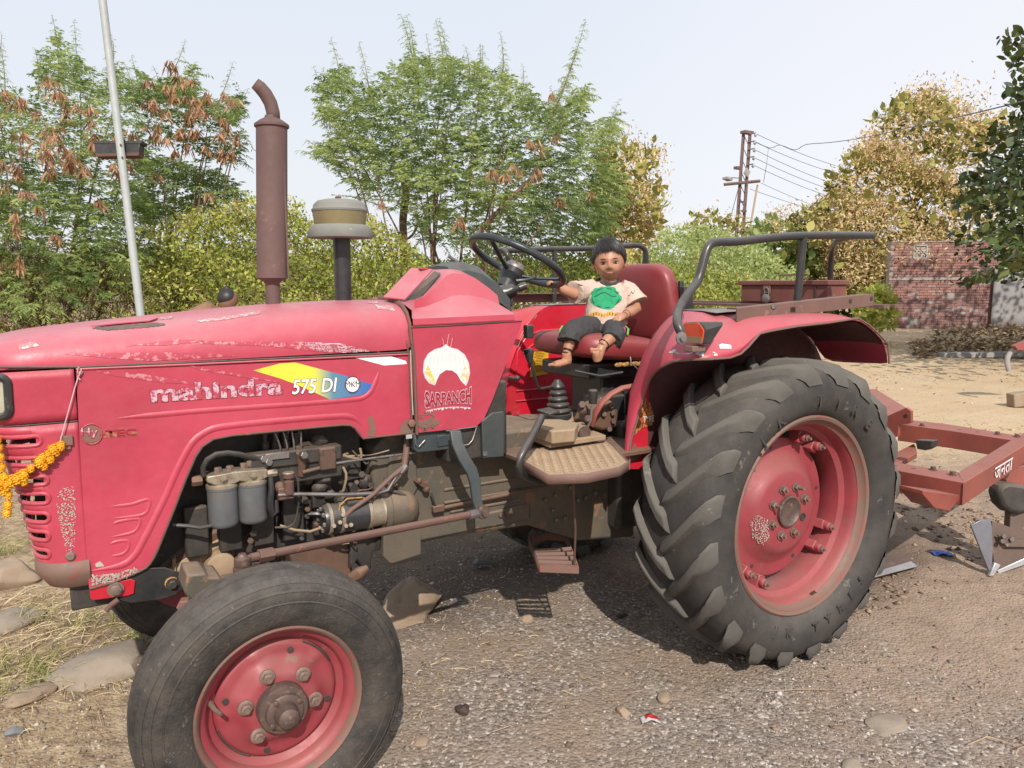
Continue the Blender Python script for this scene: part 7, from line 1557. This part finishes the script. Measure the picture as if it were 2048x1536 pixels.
# eyes, brows, lips, tilak, hair
from mathutils.bvhtree import BVHTree
bpy.context.view_layer.update(); bmb = bmesh.new(); bmb.from_mesh(body.evaluated_get(bpy.context.evaluated_depsgraph_get()).to_mesh()); fb_ = BVHTree.FromBMesh(bmb)
def face(x, z, lift=0.):
    h = fb_.ray_cast(hp_(x, .2, z), -HY); return (h[0] if h[0] else hp_(x, .08, z))+HY*lift
HR_ = Matrix((HX, HY, HZ)).transposed()
for s_ in (-1, 1):
    e = face(s_*.0262, -.0165); X_ = s_*.0262
    eo = M().ball(e-HY*.0035, .0098, (1, .62, .50), 16, 12, rot=HR_).build('eye', MT['eyew'], ch_, 80)
    M().ball(e+HY*.0008, .0056, (1, .45, .82), 14, 10, rot=HR_).build('iris', MT['iris'], eo, 80)
    M().tube([face(X_+dx, -.0165+.0050-dx*dx*30, .0008) for dx in (-.011, -.006, 0, .006, .011)], [.0012, .0024, .0026, .0024, .0012], 6).build('upper_lid', MT['iris'], eo, 80)
    M().tube([face(X_+dx, -.0165-.0050+dx*dx*30, .0004) for dx in (-.010, -.005, 0, .005, .010)], [.0008, .0014, .0015, .0014, .0008], 6).build('kohl_line', MT['kohl'], eo, 80)
    M().tube([face(X_+dx*s_, .0015-dx*dx*16, .0002) for dx in (-.013, -.006, .002, .011)], [.0008, .0020, .0020, .0008], 6).build('eyebrow', MT['hair'], ch_, 80)
lpm = M()
for dz, r_ in ((.0024, .0020), (-.0030, .0027)):
    lpm.tube([face(dx, -.0600+dz*(1-abs(dx)/.018)+dx*dx*16, .0002) for dx in (-.0155, -.009, -.003, .003, .009, .0155)], [r_*.35, r_*.9, r_, r_, r_*.9, r_*.35], 8)
lpm.build('lips', MT['lips'], ch_, 80)
M().tube([face(dx, -.0600+dx*dx*18, .0016) for dx in (-.0165, -.008, 0, .008, .0165)], .0007, 6).build('mouth_line', MT['kohl'], ch_, 80)
M().ball(face(.003, .008), .0017).build('forehead_dot', MT['iris'], ch_, 80); bmb.free()
def hairline(a):                                  # lowest polar angle of hair for azimuth a (0 = to the viewer)
    a = abs((a+math.pi) % (2*math.pi)-math.pi); return R(lerp(a, [(0, 66), (.35, 66), (.7, 72), (1.0, 86), (1.25, 100), (1.45, 104), (1.62, 98), (1.8, 112), (2.2, 124), (3.15, 128)]))
rows = []
for i in range(25):
    row = []
    for k in range(97):
        a = 2*math.pi*k/96; t_ = hairline(a)*(i/24); f_ = 1.07 if i < 21 else 1.06-.022*(i-21)
        q = headsurf((math.sin(t_)*math.sin(a), math.sin(t_)*math.cos(a), math.cos(t_)))*(f_+.012*math.sin(a*31)*math.sin(t_)+.008*math.sin(a*53+i*.4)); row.append(hp_(*q))
    rows.append(row)
hair = M().grid(rows).build('hair', MT['hair'], ch_, 80, solid=.002)
st_ = M(); rs_ = random.Random(5)
for k in range(900):
    a = rs_.uniform(-math.pi, math.pi); t1 = hairline(a)*rs_.uniform(.80, 1.03); t0 = max(.05, t1-rs_.uniform(.4, .9)); sw_a = .5 if abs(a) < 1.2 else .1
    if abs(a) < .9: t1 = min(t1+rs_.uniform(0, .20), R(82))
    pts = []; lf_ = rs_.uniform(-.012, .022)
    for j in range(5):
        t_ = t0+(t1-t0)*j/4; aa = a-sw_a*(1-j/4)+rs_.uniform(-.02, .02); q = headsurf((math.sin(t_)*math.sin(aa), math.sin(t_)*math.cos(aa), math.cos(t_)))*(1.085+lf_*math.sin(j*.8)-(.03 if j == 4 else 0)+(.012 if t0 < .5 else 0)); pts.append(hp_(*q))
    st_.tube(pts, [.0012, .0022, .0022, .0017, .0005], 4, caps=False)
st_.build('hair_strands', MT['hair'], hair, 80)
# black threads at wrist and ankles
def ringt(c, ax, r_, rr, name, mat='iris'):
    ax = ax.normalized(); x = ax.cross(V(.3, .2, 1)).normalized(); y = ax.cross(x); M().tube([c+(x*math.cos(2*math.pi*i/20)+y*math.sin(2*math.pi*i/20))*r_ for i in range(20)], rr, 6, closed=True).build(name, MT[mat], ch_, 80)
ringt(EL.lerp(WL_, .88), WL_-EL, .0185, .0016, 'wrist_thread')
ringt(KR.lerp(AR, .86), AR-KR, .0215, .0016, 'anklet'); ringt(KR.lerp(AR, .90), AR-KR, .0215, .0014, 'anklet'); ringt(KL.lerp(AL, .85), AL-KL, .0225, .0018, 'anklet')
# ================================================================ LOOSE THINGS ON THE TRACTOR
tb_ = thing('toolbox', 'rusty red steel toolbox with a padlocked lid behind the seat', 'toolbox')
xb, zb0, zb1 = .610, 1.366, 1.452
xb2 = P(1692, 590, .40).x
M().box(((xb+xb2)/2, .65, (zb0+zb1)/2), (xb2-xb, .50, zb1-zb0)).build('box_body', MT['toolbox'], tb_, bevel=.003)
lid = M().box(((xb+xb2)/2, .652, zb1+.007), (xb2-xb+.022, .525, .022)).build('lid', MT['toolbox'], tb_, bevel=.003)
M().tube([((xb+xb2)/2, .56, zb1+.018), ((xb+xb2)/2, .56, zb1+.045), ((xb+xb2)/2, .72, zb1+.045), ((xb+xb2)/2, .72, zb1+.018)], .004, 8).build('handle', MT['rust'], lid)
M().box((xb-.005, .735, zb1-.012), (.006, .045, .065)).build('hasp', MT['rimrust'], lid, bevel=.002)
M().box((xb-.003, .46, (zb0+zb1)/2), (.004, .005, zb1-zb0)).build('seam', MT['dark'], tb_)
M().tube([(xb-.008, .72, zb1-.055), (xb-.010, .72, zb1-.025), (xb-.010, .728, zb1-.018), (xb-.010, .738, zb1-.018), (xb-.010, .746, zb1-.025), (xb-.008, .746, zb1-.055)], .0035, 8).build('shackle', MT['steel'], pl_ := thing('padlock', 'round steel padlock hanging from the hasp of the toolbox', 'padlock'))
M().lathe([(.019, -.008), (.023, -.005), (.023, .005), (.019, .008), (.008, .009), (0, .009)], (xb-.012, .733, zb1-.070), (-1, 0, 0), 24).build('lock_body', MT['steel'], pl_, 40)
# marigold garland tied across the grille
MT['marigold'] = stuffmat('orange_marigold', (.84, .46, .015), (.80, .34, .01), (.88, .58, .05), 30, 120, .55, .8, bmp=.3)
MT['string'] = stuffmat('white_pink_string', (.6, .42, .42), (.5, .32, .34), None, 30, 90, .6, .9, bmp=.1)
ga = thing('marigold_garland', 'orange marigold garland strung across the front grille slots', 'garland')
fp = [(121, 892, 9), (107, 899, 10), (113, 905, 7), (98, 908, 8), (100, 917, 9), (86, 915, 8), (80, 924, 10), (88, 931, 8), (62, 937, 7), (46, 951, 11), (35, 957, 10), (48, 962, 8), (22, 962, 11), (12, 970, 11), (8, 955, 9), (3, 935, 8), (0, 915, 8), (-3, 895, 8), (-6, 880, 8), (8, 980, 9), (16, 990, 8), (16, 1010, 8), (14, 1026, 8), (-2, 968, 11), (-8, 925, 9)]
for i, (u, v, r_) in enumerate(fp):
    y_ = .545 if u > 60 else (.55 if u > 30 else .57); c = P(u, v, y_); rr = r_/FPX*2.32*1.05; m = M()
    for k in range(46):
        t_ = math.acos(1-2*(k+.5)/46); a = k*2.4; d = V(math.sin(t_)*math.cos(a), math.sin(t_)*math.sin(a), math.cos(t_)); s_ = d.cross(V(.1, .2, 1)).normalized()*rr*.30; w_ = d.cross(s_).normalized()*rr*.12
        o_ = c+d*rr*.35; q = c+d*rr*(.9+.25*((k*7) % 5)/5); m.add([o_-s_*.6, o_+s_*.6, q+s_+w_, q+d*rr*.12, q-s_+w_], [(0, 1, 2, 3, 4)])
    m.ball(c, rr*.82, n=9, m=6, jit=.25).build('flower', MT['marigold'], ga, 0)
M().tube([P(160, 742, .553), P(150, 775, .550), P(132, 840, .548), P(119, 888, .545)], .0016, 5).build('string', MT['string'], ga)
m = M()
for k in range(5): m.tube([P(160+4*math.sin(k*1.3+t_*1.2), 738+k*4+6*t_, .551) for t_ in (0, .3, .6, 1)], .0016, 5)
m.tube([P(157, 733, .551), P(163, 740, .548), P(158, 752, .548), P(155, 745, .55)], .0018, 5, closed=True); m.build('knot', MT['string'], ga)
M().tube([P(121, 892, .545), P(98, 910, .545), P(62, 937, .545), P(20, 965, .56), P(0, 935, .57)], .0016, 5).build('string', MT['string'], ga)
# ================================================================ DECALS AND LETTERING
def wornmat(name, col, base='hood_low', keep=.5, sc=60, col2=None):
    """flat print with holes where it has flaked off to the paint below"""
    m, t, b = newmat(name); tc = t.nodes.new('ShaderNodeTexCoord').outputs['Object']
    f = ramp(t, nz(t, sc, 6, .75, tc), keep-.02, keep+.02)
    c = mix(t, f, col2 if col2 else (.40, .045, .075), col); put(t, b, 'Base Color', c); put(t, b, 'Roughness', .5); return m
MT['letworn'] = wornmat('worn_white_letters', (.55, .36, .42), keep=.50, sc=45)
MT['letedge'] = wornmat('letter_outline', (.10, .035, .05), keep=.35)
MT['letwhite'] = wornmat('white_print', (.74, .72, .72), keep=.30)
MT['stripeworn'] = wornmat('worn_pale_stripe', (.62, .42, .47), keep=.40, sc=55)
MT['stripefaint'] = wornmat('faint_stripe', (.52, .20, .22), keep=.54, sc=50)
MT['turban'] = wornmat('white_feather_print', (.68, .62, .62), keep=.33, sc=28, col2=(.55, .40, .40))
MT['sarp'] = wornmat('crimson_letters', (.30, .010, .035), keep=.30, sc=70, col2=(.5, .3, .34))
MT['sarpout'] = wornmat('pale_letter_outline', (.55, .46, .48), keep=.36, sc=60)
MT['hyt'] = wornmat('gold_print', (.26, .21, .06), keep=.56, sc=90)
MT['hytred'] = wornmat('red_print', (.30, .012, .02), keep=.36, sc=80, col2=(.3, .2, .08))
MT['chrome'] = wornmat('scuffed_silver_print', (.55, .55, .58), keep=.45, sc=50, col2=(.25, .25, .12))
MT['bare'] = wornmat('bare_primer_patch', (.50, .44, .38), keep=.47, sc=120)
MT['gold'] = wornmat('flaking_gold_sticker', (.42, .22, .05), keep=.50, sc=110, col2=(.30, .02, .03))
m_, t_, b_ = newmat('yellow_to_blue_flash')
tc = t_.nodes.new('ShaderNodeTexCoord').outputs['Object']; sp__ = t_.nodes.new('ShaderNodeSeparateXYZ'); t_.links.new(tc, sp__.inputs[0])
xa, xb__ = P(500, 745, YP).x, P(742, 770, YP).x
rr_ = t_.nodes.new('ShaderNodeValToRGB'); t_.links.new(ramp(t_, sp__.outputs[0], xa, xb__), rr_.inputs[0]); e_ = rr_.color_ramp.elements
while len(e_) < 5: e_.new(.5)
for i_, (p_, c_) in enumerate(((0, (.42, .16, .10)), (.10, (.62, .58, .05)), (.50, (.66, .62, .06)), (.66, (.10, .22, .30)), (1, (.04, .12, .40)))): e_[i_].position = p_; e_[i_].color = (*c_, 1)
put(t_, b_, 'Base Color', mix(t_, ramp(t_, nz(t_, 50, 6, .7, tc), .66, .70), rr_.outputs[0], (.42, .06, .09))); put(t_, b_, 'Roughness', .45); MT['flash'] = m_
def flat(px, mat, name, y=YP, lift=.0012, par=None):
    return M().prism([P(u, v, y-lift) for u, v in px], (0, .0006, 0)).build(name, MT[mat], par or sp, 0)
flat([(505, 741), (560, 727), (590, 725), (690, 751), (744, 769), (742, 775), (735, 784), (722, 790), (660, 799), (640, 790), (600, 772), (560, 757), (530, 748)], 'flash', 'yellow_blue_flash')
flat([(700, 713), (770, 709), (812, 722), (814, 728), (768, 731)], 'letwhite', 'white_stripe')
flat([(188, 741), (280, 747), (400, 768), (330, 766), (230, 752)], 'stripefaint', 'faint_stripe')
flat([(365, 727.5), (430, 739), (560, 765), (500, 757), (400, 740)], 'stripefaint', 'faint_stripe')
def on_hood(px, mat, name, k_near=None):
    # project on the curved bonnet by ray casting
    m = M(); g = {}
    us = [p[0] for p in px]; vs_ = [p[1] for p in px]; st = 1.2; nu_, nv_ = int((max(us)-min(us))/st)+1, int((max(vs_)-min(vs_))/st)+1
    for i in range(nu_+1):
        for j in range(nv_+1):
            o_ = Vector(CAM); d = (P(min(us)+i*st, min(vs_)+j*st, .6)-o_).normalized(); h = hbvh.ray_cast(o_, d)
            if h[0]: g[i, j] = len(m.v); m.v.append(tuple(h[0]+h[1]*(.0012 if h[1].dot(d) < 0 else -.0012)))
    ar = [(u, v) for u, v in px]
    for i in range(nu_):
        for j in range(nv_):
            k_ = [(i, j), (i+1, j), (i+1, j+1), (i, j+1)]
            if all(q in g for q in k_) and inpoly(np.array([min(us)+(i+.5)*st]), np.array([min(vs_)+(j+.5)*st]), ar)[0]: m.f.append(tuple(g[q] for q in k_))
    if m.f: m.build(name, MT[mat], hood, 80)
bpy.context.view_layer.update(); dg = bpy.context.evaluated_depsgraph_get(); bmh = bmesh.new(); bmh.from_mesh(hood.evaluated_get(dg).to_mesh()); hbvh = BVHTree.FromBMesh(bmh)
on_hood([(400, 682), (490, 683), (590, 684), (700, 690), (750, 704), (700, 706), (640, 704), (560, 694), (480, 690), (400, 688)], 'stripefaint', 'faded_stripe')
on_hood([(590, 684), (680, 687), (745, 703), (700, 706), (640, 702)], 'stripeworn', 'worn_white_stripe')
on_hood([(250, 692), (360, 678), (420, 682), (330, 691)], 'stripefaint', 'faded_stripe')
on_hood([(130, 708), (280, 705), (400, 706), (475, 712), (300, 722), (200, 715)], 'stripefaint', 'faded_stripe')
MT['scratch'] = wornmat('bare_scratch', (.60, .50, .47), keep=.53, sc=60, col2=(.48, .2, .2))
for q in ([(395, 641), (460, 633), (520, 622), (522, 628), (450, 640), (396, 645)], [(750, 610), (785, 612), (790, 622), (756, 618)], [(35, 690), (70, 684), (78, 692), (40, 700)], [(320, 636), (345, 632), (346, 637), (322, 640)], [(735, 604), (755, 603), (756, 606), (736, 607)]): on_hood(q, 'scratch', 'bare_scratch')
on_hood([(183, 657), (215, 661.5), (300, 655), (331, 651), (330, 648), (312, 646), (240, 651)], 'dark', 'bonnet_vent_slot')
hp2 = []
for u, v in [(181, 656.5), (240, 650.5), (300, 645.5), (316, 640), (306, 633.5), (262, 640), (215, 648)]:
    o_ = Vector(CAM); d = (P(u, v, .6)-o_).normalized(); h = hbvh.ray_cast(o_, d); hp2.append(h[0]+V(0, 0, .004) if h[0] else P(u, v, .8))
M().prism(hp2, (0, 0, .003)).build('bonnet_vent_flap', MT['hood'], hood, 30)
bmh.free()
DECS = []
def word(txt, px0, px1, hpx, y, mats, name, par, squash=None, outline=0., bold=.0, shear=0., lift=.0022, vtop=None):
    """px0: left end of the baseline, px1: right end, hpx: letter height in photo pixels"""
    a, b = P(*px0, y), P(*px1, y); top = P(px0[0], px0[1]-hpx, y)
    for li, (mat, off_) in enumerate(([(mats[1], outline)] if outline else [])+[(mats[0], 0.)]):
        cu = bpy.data.curves.new('word', 'FONT'); cu.body = txt; cu.size = 1; cu.resolution_u = 3; cu.offset = bold+off_; cu.shear = shear
        o = bpy.data.objects.new('word', cu); C.objects.link(o); bpy.context.view_layer.update()
        me = bpy.data.meshes.new_from_object(o.evaluated_get(bpy.context.evaluated_depsgraph_get())); bpy.data.objects.remove(o)
        if not me.vertices: continue
        if li == 0: xs_ = [v.co.x for v in me.vertices]; ys_ = [v.co.y for v in me.vertices]; x0, x1, y0, y1 = min(xs_), max(xs_), min(ys_), max(ys_)
        xd = (b-a); zd = V(0, 0, top.z-a.z)
        for v in me.vertices:
            s_, h_ = (v.co.x-x0)/(x1-x0), (v.co.y-y0)/(y1-y0)
            hh = h_ if vtop is None else h_*vtop(s_)
            base_ = 0 if squash is None else squash(s_)
            v.co = a+xd*s_+zd*(hh+base_)+V(0, -lift-.0007*li, 0)
        ob = bpy.data.objects.new(name if li or not outline else name+'_outline', me); C.objects.link(ob); me.materials.clear(); me.materials.append(MT[mat]); ob.parent = par
word('mahindra', (301, 806), (566, 789), 38, YP, ['letworn', 'letedge'], 'maker_lettering', sp, outline=.012, bold=.040)
word('575 DI', (583, 790), (675, 784), 31, YP, ['letwhite', 'letedge'], 'model_lettering', sp, outline=.016, bold=.016, shear=.2, lift=.0034)
c = P(705, 769, YP-.0026); r_ = 15.5/FPX*2.75
for zz__, rr__, mt__ in ((0, 1.08, 'letedge'), (-.0006, 1.0, 'letwhite')): M().lathe([(r_*.85*rr__, 0), (0, 0)], c+V(0, zz__, 0), (0, 1, 0), 28, caps=False).build('round_badge', MT[mt__], sp, 0)
M().tube([c+V(r_*.8*math.cos(a), -.001, r_*math.sin(a)) for a in [R(20*i) for i in range(18)]], .0007, 5, closed=True).build('badge_ring', MT['letedge'], sp)
M().tube([c+V(-.02, -.001, .018), c+V(0, -.001, -.006), c+V(.02, -.001, .018)], .0008, 5).build('badge_sign', MT['letedge'], sp)
word('MKM', (690, 774), (720, 773), 11, YP, ['letedge'], 'badge_lettering', sp, lift=.0044, bold=-.004)
# turban-like crest and arched name on the cowl
c = P(894, 752, YK); 
def cres(r0, r1, mat, name, lift):
    o_ = [(848, 742), (850, 722), (858, 708), (870, 700), (884, 696), (892, 690), (900, 696), (915, 700), (928, 710), (936, 726), (938, 745), (934, 762), (930, 770), (922, 762), (914, 748), (904, 741), (892, 740), (880, 748), (874, 760), (871, 769), (860, 765), (852, 755)]
    cc = (893, 728); return M().prism([P(cc[0]+(u-cc[0])*r0, cc[1]+(v-cc[1])*r0, YK-lift) for u, v in o_], (0, .0005, 0)).build(name, MT[mat], cw, 0)
cres(1.05, 0, 'sarpout', 'crest_print_outline', .0010); cres(1.0, 0, 'turban', 'crest_print', .0018)
MT['yelworn'] = wornmat('yellow_tint_print', (.55, .46, .10), keep=.46, sc=40, col2=(.66, .60, .58))
for q in ([(850, 744), (856, 730), (866, 748), (871, 768), (860, 764)], [(936, 742), (930, 732), (922, 752), (930, 769), (935, 758)]): flat(q, 'yelworn', 'crest_yellow', YK, .0024, cw)
for i in range(9): u = 862+i*8; M().tube([P(u, 704+abs(i-4)*2.4, YK-.0022), P(u+(i-4)*.8-2, 722+abs(i-4)*2, YK-.0022)], .0006, 4).build('crest_line', MT['sarpout'], cw)
for q in ([(893, 700), (897, 670), (899, 668)], [(890, 705), (886, 680), (884, 676)], [(895, 722), (900, 700), (905, 676)]): M().tube([P(u, v, YK-.0015) for u, v in q], .0008, 4).build('crest_scratch', MT['sarpout'], cw)
arch = lambda s_: .18*(1-(2*s_-1)**2)
word('SARPANCH', (849, 818), (943, 809), 27, YK, ['sarp', 'sarpout'], 'arched_name', cw, squash=arch, outline=.035, bold=.035, vtop=lambda s_: 1.0+.45*(abs(2*s_-1)**3))
for i in range(12): 
    s_ = i/12; u = 851+90*s_; v = 818-7*s_-25*arch(s_)+4; u2 = u+7.5; v2 = 818-7*(s_+1/12)-25*arch(s_+1/12)+4
    flat([(u, v), (u2, v2), (u2, v2+3), (u+3, v+4+math.sin(i*2)*2)], 'sarpout', 'name_underline', YK, .0015, cw)
# Hy-TEC badge
c = P(183, 868, YP-.002); M().lathe([(.0245, 0), (0, 0)], c, (0, 1, 0), 28, caps=False).build('badge_disc', MT['rimrust'], sp, 0)
M().tube([c+V(.026*math.cos(R(15*i)), -.0005, .028*math.sin(R(15*i))) for i in range(24)], .0018, 6, closed=True).build('badge_ring', MT['hyt'], sp)
flat([(196, 858), (275, 853), (275, 872), (205, 876), (196, 872)], 'hyt', 'badge_bar')
word('Hy', (162, 877), (198, 876), 22, YP, ['letworn', 'letedge'], 'badge_lettering', sp, outline=.02, lift=.0035, bold=.02)
word('-TEC', (200, 874), (273, 870), 14, YP, ['hytred', 'hyt'], 'badge_lettering', sp, outline=.02, lift=.0030, bold=.02)
# bare patches
def speck(px, y, n, mat, name, par, r=(.001, .004), nd=None):
    a = list(px); out = M(); us = [p[0] for p in a]; vs_ = [p[1] for p in a]; k = 0
    rs_ = random.Random(n)
    while k < n:
        u, v = rs_.uniform(min(us), max(us)), rs_.uniform(min(vs_), max(vs_))
        if not inpoly(np.array([u]), np.array([v]), a)[0]: continue
        c = nd(u, v) if nd else P(u, v, y-.001); rr = rs_.uniform(*r); k += 1; c = c+V(0, -.00018*(k % 9), 0); q = rs_.randint(4, 6); out.add([c+V(rr*math.cos(6.28*i/q+k)*rs_.uniform(.6, 1.4), 0, rr*math.sin(6.28*i/q+k)*rs_.uniform(.6, 1.4)) for i in range(q)], [tuple(range(q))])
    return out.build(name, MT[mat], par, 0, kind='stuff')
MT['primer'] = stuffmat('exposed_grey_primer', (.48, .43, .37), (.38, .32, .27), (.25, .15, .12), 30, 90, .6, .8, bmp=.1)
speck([(182, 1150), (240, 1146), (268, 1134), (280, 1142), (262, 1152), (225, 1163), (184, 1170)], YP-.001, 330, 'primer', 'flaked_paint', sp, (.0008, .0028))
speck([(120, 978), (148, 972), (152, 1040), (148, 1100), (135, 1110), (122, 1060), (112, 1010)], 0, 360, 'primer', 'flaked_paint', nl, (.0006, .0024), nd=lambda u, v: P(u, v, .5605-.003))
flat([(190, 1128), (200, 1122), (206, 1128), (208, 1133), (192, 1134)], 'primer', 'bare_patch')
flat([(735, 838), (742, 830), (749, 842), (752, 862), (749, 872), (735, 873), (738, 856)], 'rimrust', 'rusty_patch')
flat([(799, 867), (802, 850), (815, 838), (824, 842), (824, 866)], 'rimrust', 'rusty_patch')
speck([(835, 826), (865, 822), (872, 855), (850, 862), (835, 862)], YK-.001, 60, 'rimrust', 'rusty_specks', cw, (.002, .007))
for (px) in ([(820, 700), (824, 740), (822, 780), (825, 830)], ):
    M().tube([P(u+2*math.sin(v), v, .5405) for u, v in px], .002, 5).build('peeled_paint', MT['primer'], TR)
bpy.context.view_layer.update()
for tb__ in [o for o in bpy.data.objects if o.name == 'wheel_disc']:
    bmd = bmesh.new(); bmd.from_mesh(tb__.data); db__ = BVHTree.FromBMesh(bmd)
    def nd__(u, v):
        d = (P(u, v, 0)-Vector(CAM)).normalized(); h = db__.ray_cast(Vector(CAM), d); return (h[0] if h[0] else P(u, v, .3))-d*.004
    speck([(1498, 1040), (1515, 1030), (1535, 1040), (1540, 1070), (1525, 1095), (1505, 1075)], 0, 260, 'primer', 'flaked_paint', tb__, (.0010, .0035), nd=nd__); bmd.free()
# mudguard stickers
def on_guard(px, mat, name): 
    m = M(); ps_ = []
    for u, v in px:
        d = (P(u, v, .1)-Vector(CAM)).normalized(); h = gb_.ray_cast(Vector(CAM), d); ps_.append((h[0] if h[0] else P(u, v, .05))-d*.003)
    m.add(ps_, [tuple(range(len(ps_)))]); m.build(name, MT[mat], mg, 0)
bpy.context.view_layer.update(); bmg = bmesh.new(); bmg.from_mesh(mg.evaluated_get(bpy.context.evaluated_depsgraph_get()).to_mesh()); gb_ = BVHTree.FromBMesh(bmg)
on_guard([(1337, 705), (1346, 699), (1390, 700), (1388, 704), (1378, 709), (1350, 707)], 'chrome', 'silver_flash_sticker')
on_guard([(1390, 706), (1402, 702), (1432, 704), (1436, 711), (1400, 713)], 'chrome', 'silver_flash_sticker')
on_guard([(1438, 690), (1444, 687), (1462, 690), (1463, 697), (1440, 697)], 'letwhite', 'white_label')
bmg.free()
flat([(1284, 800), (1292, 796), (1300, 806), (1308, 830), (1305, 850), (1284, 856), (1268, 872), (1265, 862), (1272, 838)], 'gold', 'flaking_sticker', .40, .004, mg)
word('TYRE', (1284, 845), (1306, 842), 12, .40, ['letwhite'], 'sticker_lettering', mg, lift=.006)
flat([(1262, 900), (1270, 885), (1276, 900), (1282, 912), (1272, 920), (1260, 925)], 'rimrust', 'rusty_patch', .40, .004, mg)
# Devanagari word on the plough's side bar
def bar_word():
    a0, a1 = PZ(1927, 966, ZP), PZ(2180, 815, ZP); dx = (a1-a0).normalized(); nn = V(dx.y, -dx.x, 0)
    if nn.dot(Vector(CAM)-a0) < 0: nn = -nn
    cu = bpy.data.curves.new('word', 'FONT'); cu.body = 'जनता'; cu.size = 1; cu.resolution_u = 3; cu.offset = .006
    o = bpy.data.objects.new('word', cu); C.objects.link(o); bpy.context.view_layer.update()
    me = bpy.data.meshes.new_from_object(o.evaluated_get(bpy.context.evaluated_depsgraph_get())); bpy.data.objects.remove(o)
    if not me.vertices: return
    xs_ = [v.co.x for v in me.vertices]; ys_ = [v.co.y for v in me.vertices]; x0, x1, y0, y1 = min(xs_), max(xs_), min(ys_), max(ys_)
    def onbar(u):                                 # where the ray through column u meets the top near edge of the bar
        best = min((abs((P_ := a0+dx*k*.01, _uv(P_)[0])[1]-u), k) for k in range(0, 160)); return a0+dx*best[1]*.01
    s0, s1 = onbar(1990), onbar(2026)
    for v in me.vertices:
        s_, h_ = (v.co.x-x0)/(x1-x0), (v.co.y-y0)/(y1-y0); v.co = s0+(s1-s0)*s_+V(0, 0, -.080+.062*h_)+nn*.0015
    ob = bpy.data.objects.new('painted_word', me); C.objects.link(ob); me.materials.clear(); me.materials.append(MT['letwhite']); ob.parent = B_
def _uv(p):
    d = np.array(p)-CAM; z = d @ _fw; return (1024+FPX*(d @ _r)/z, 768-FPX*(d @ _u)/z)
bar_word()
rebase()
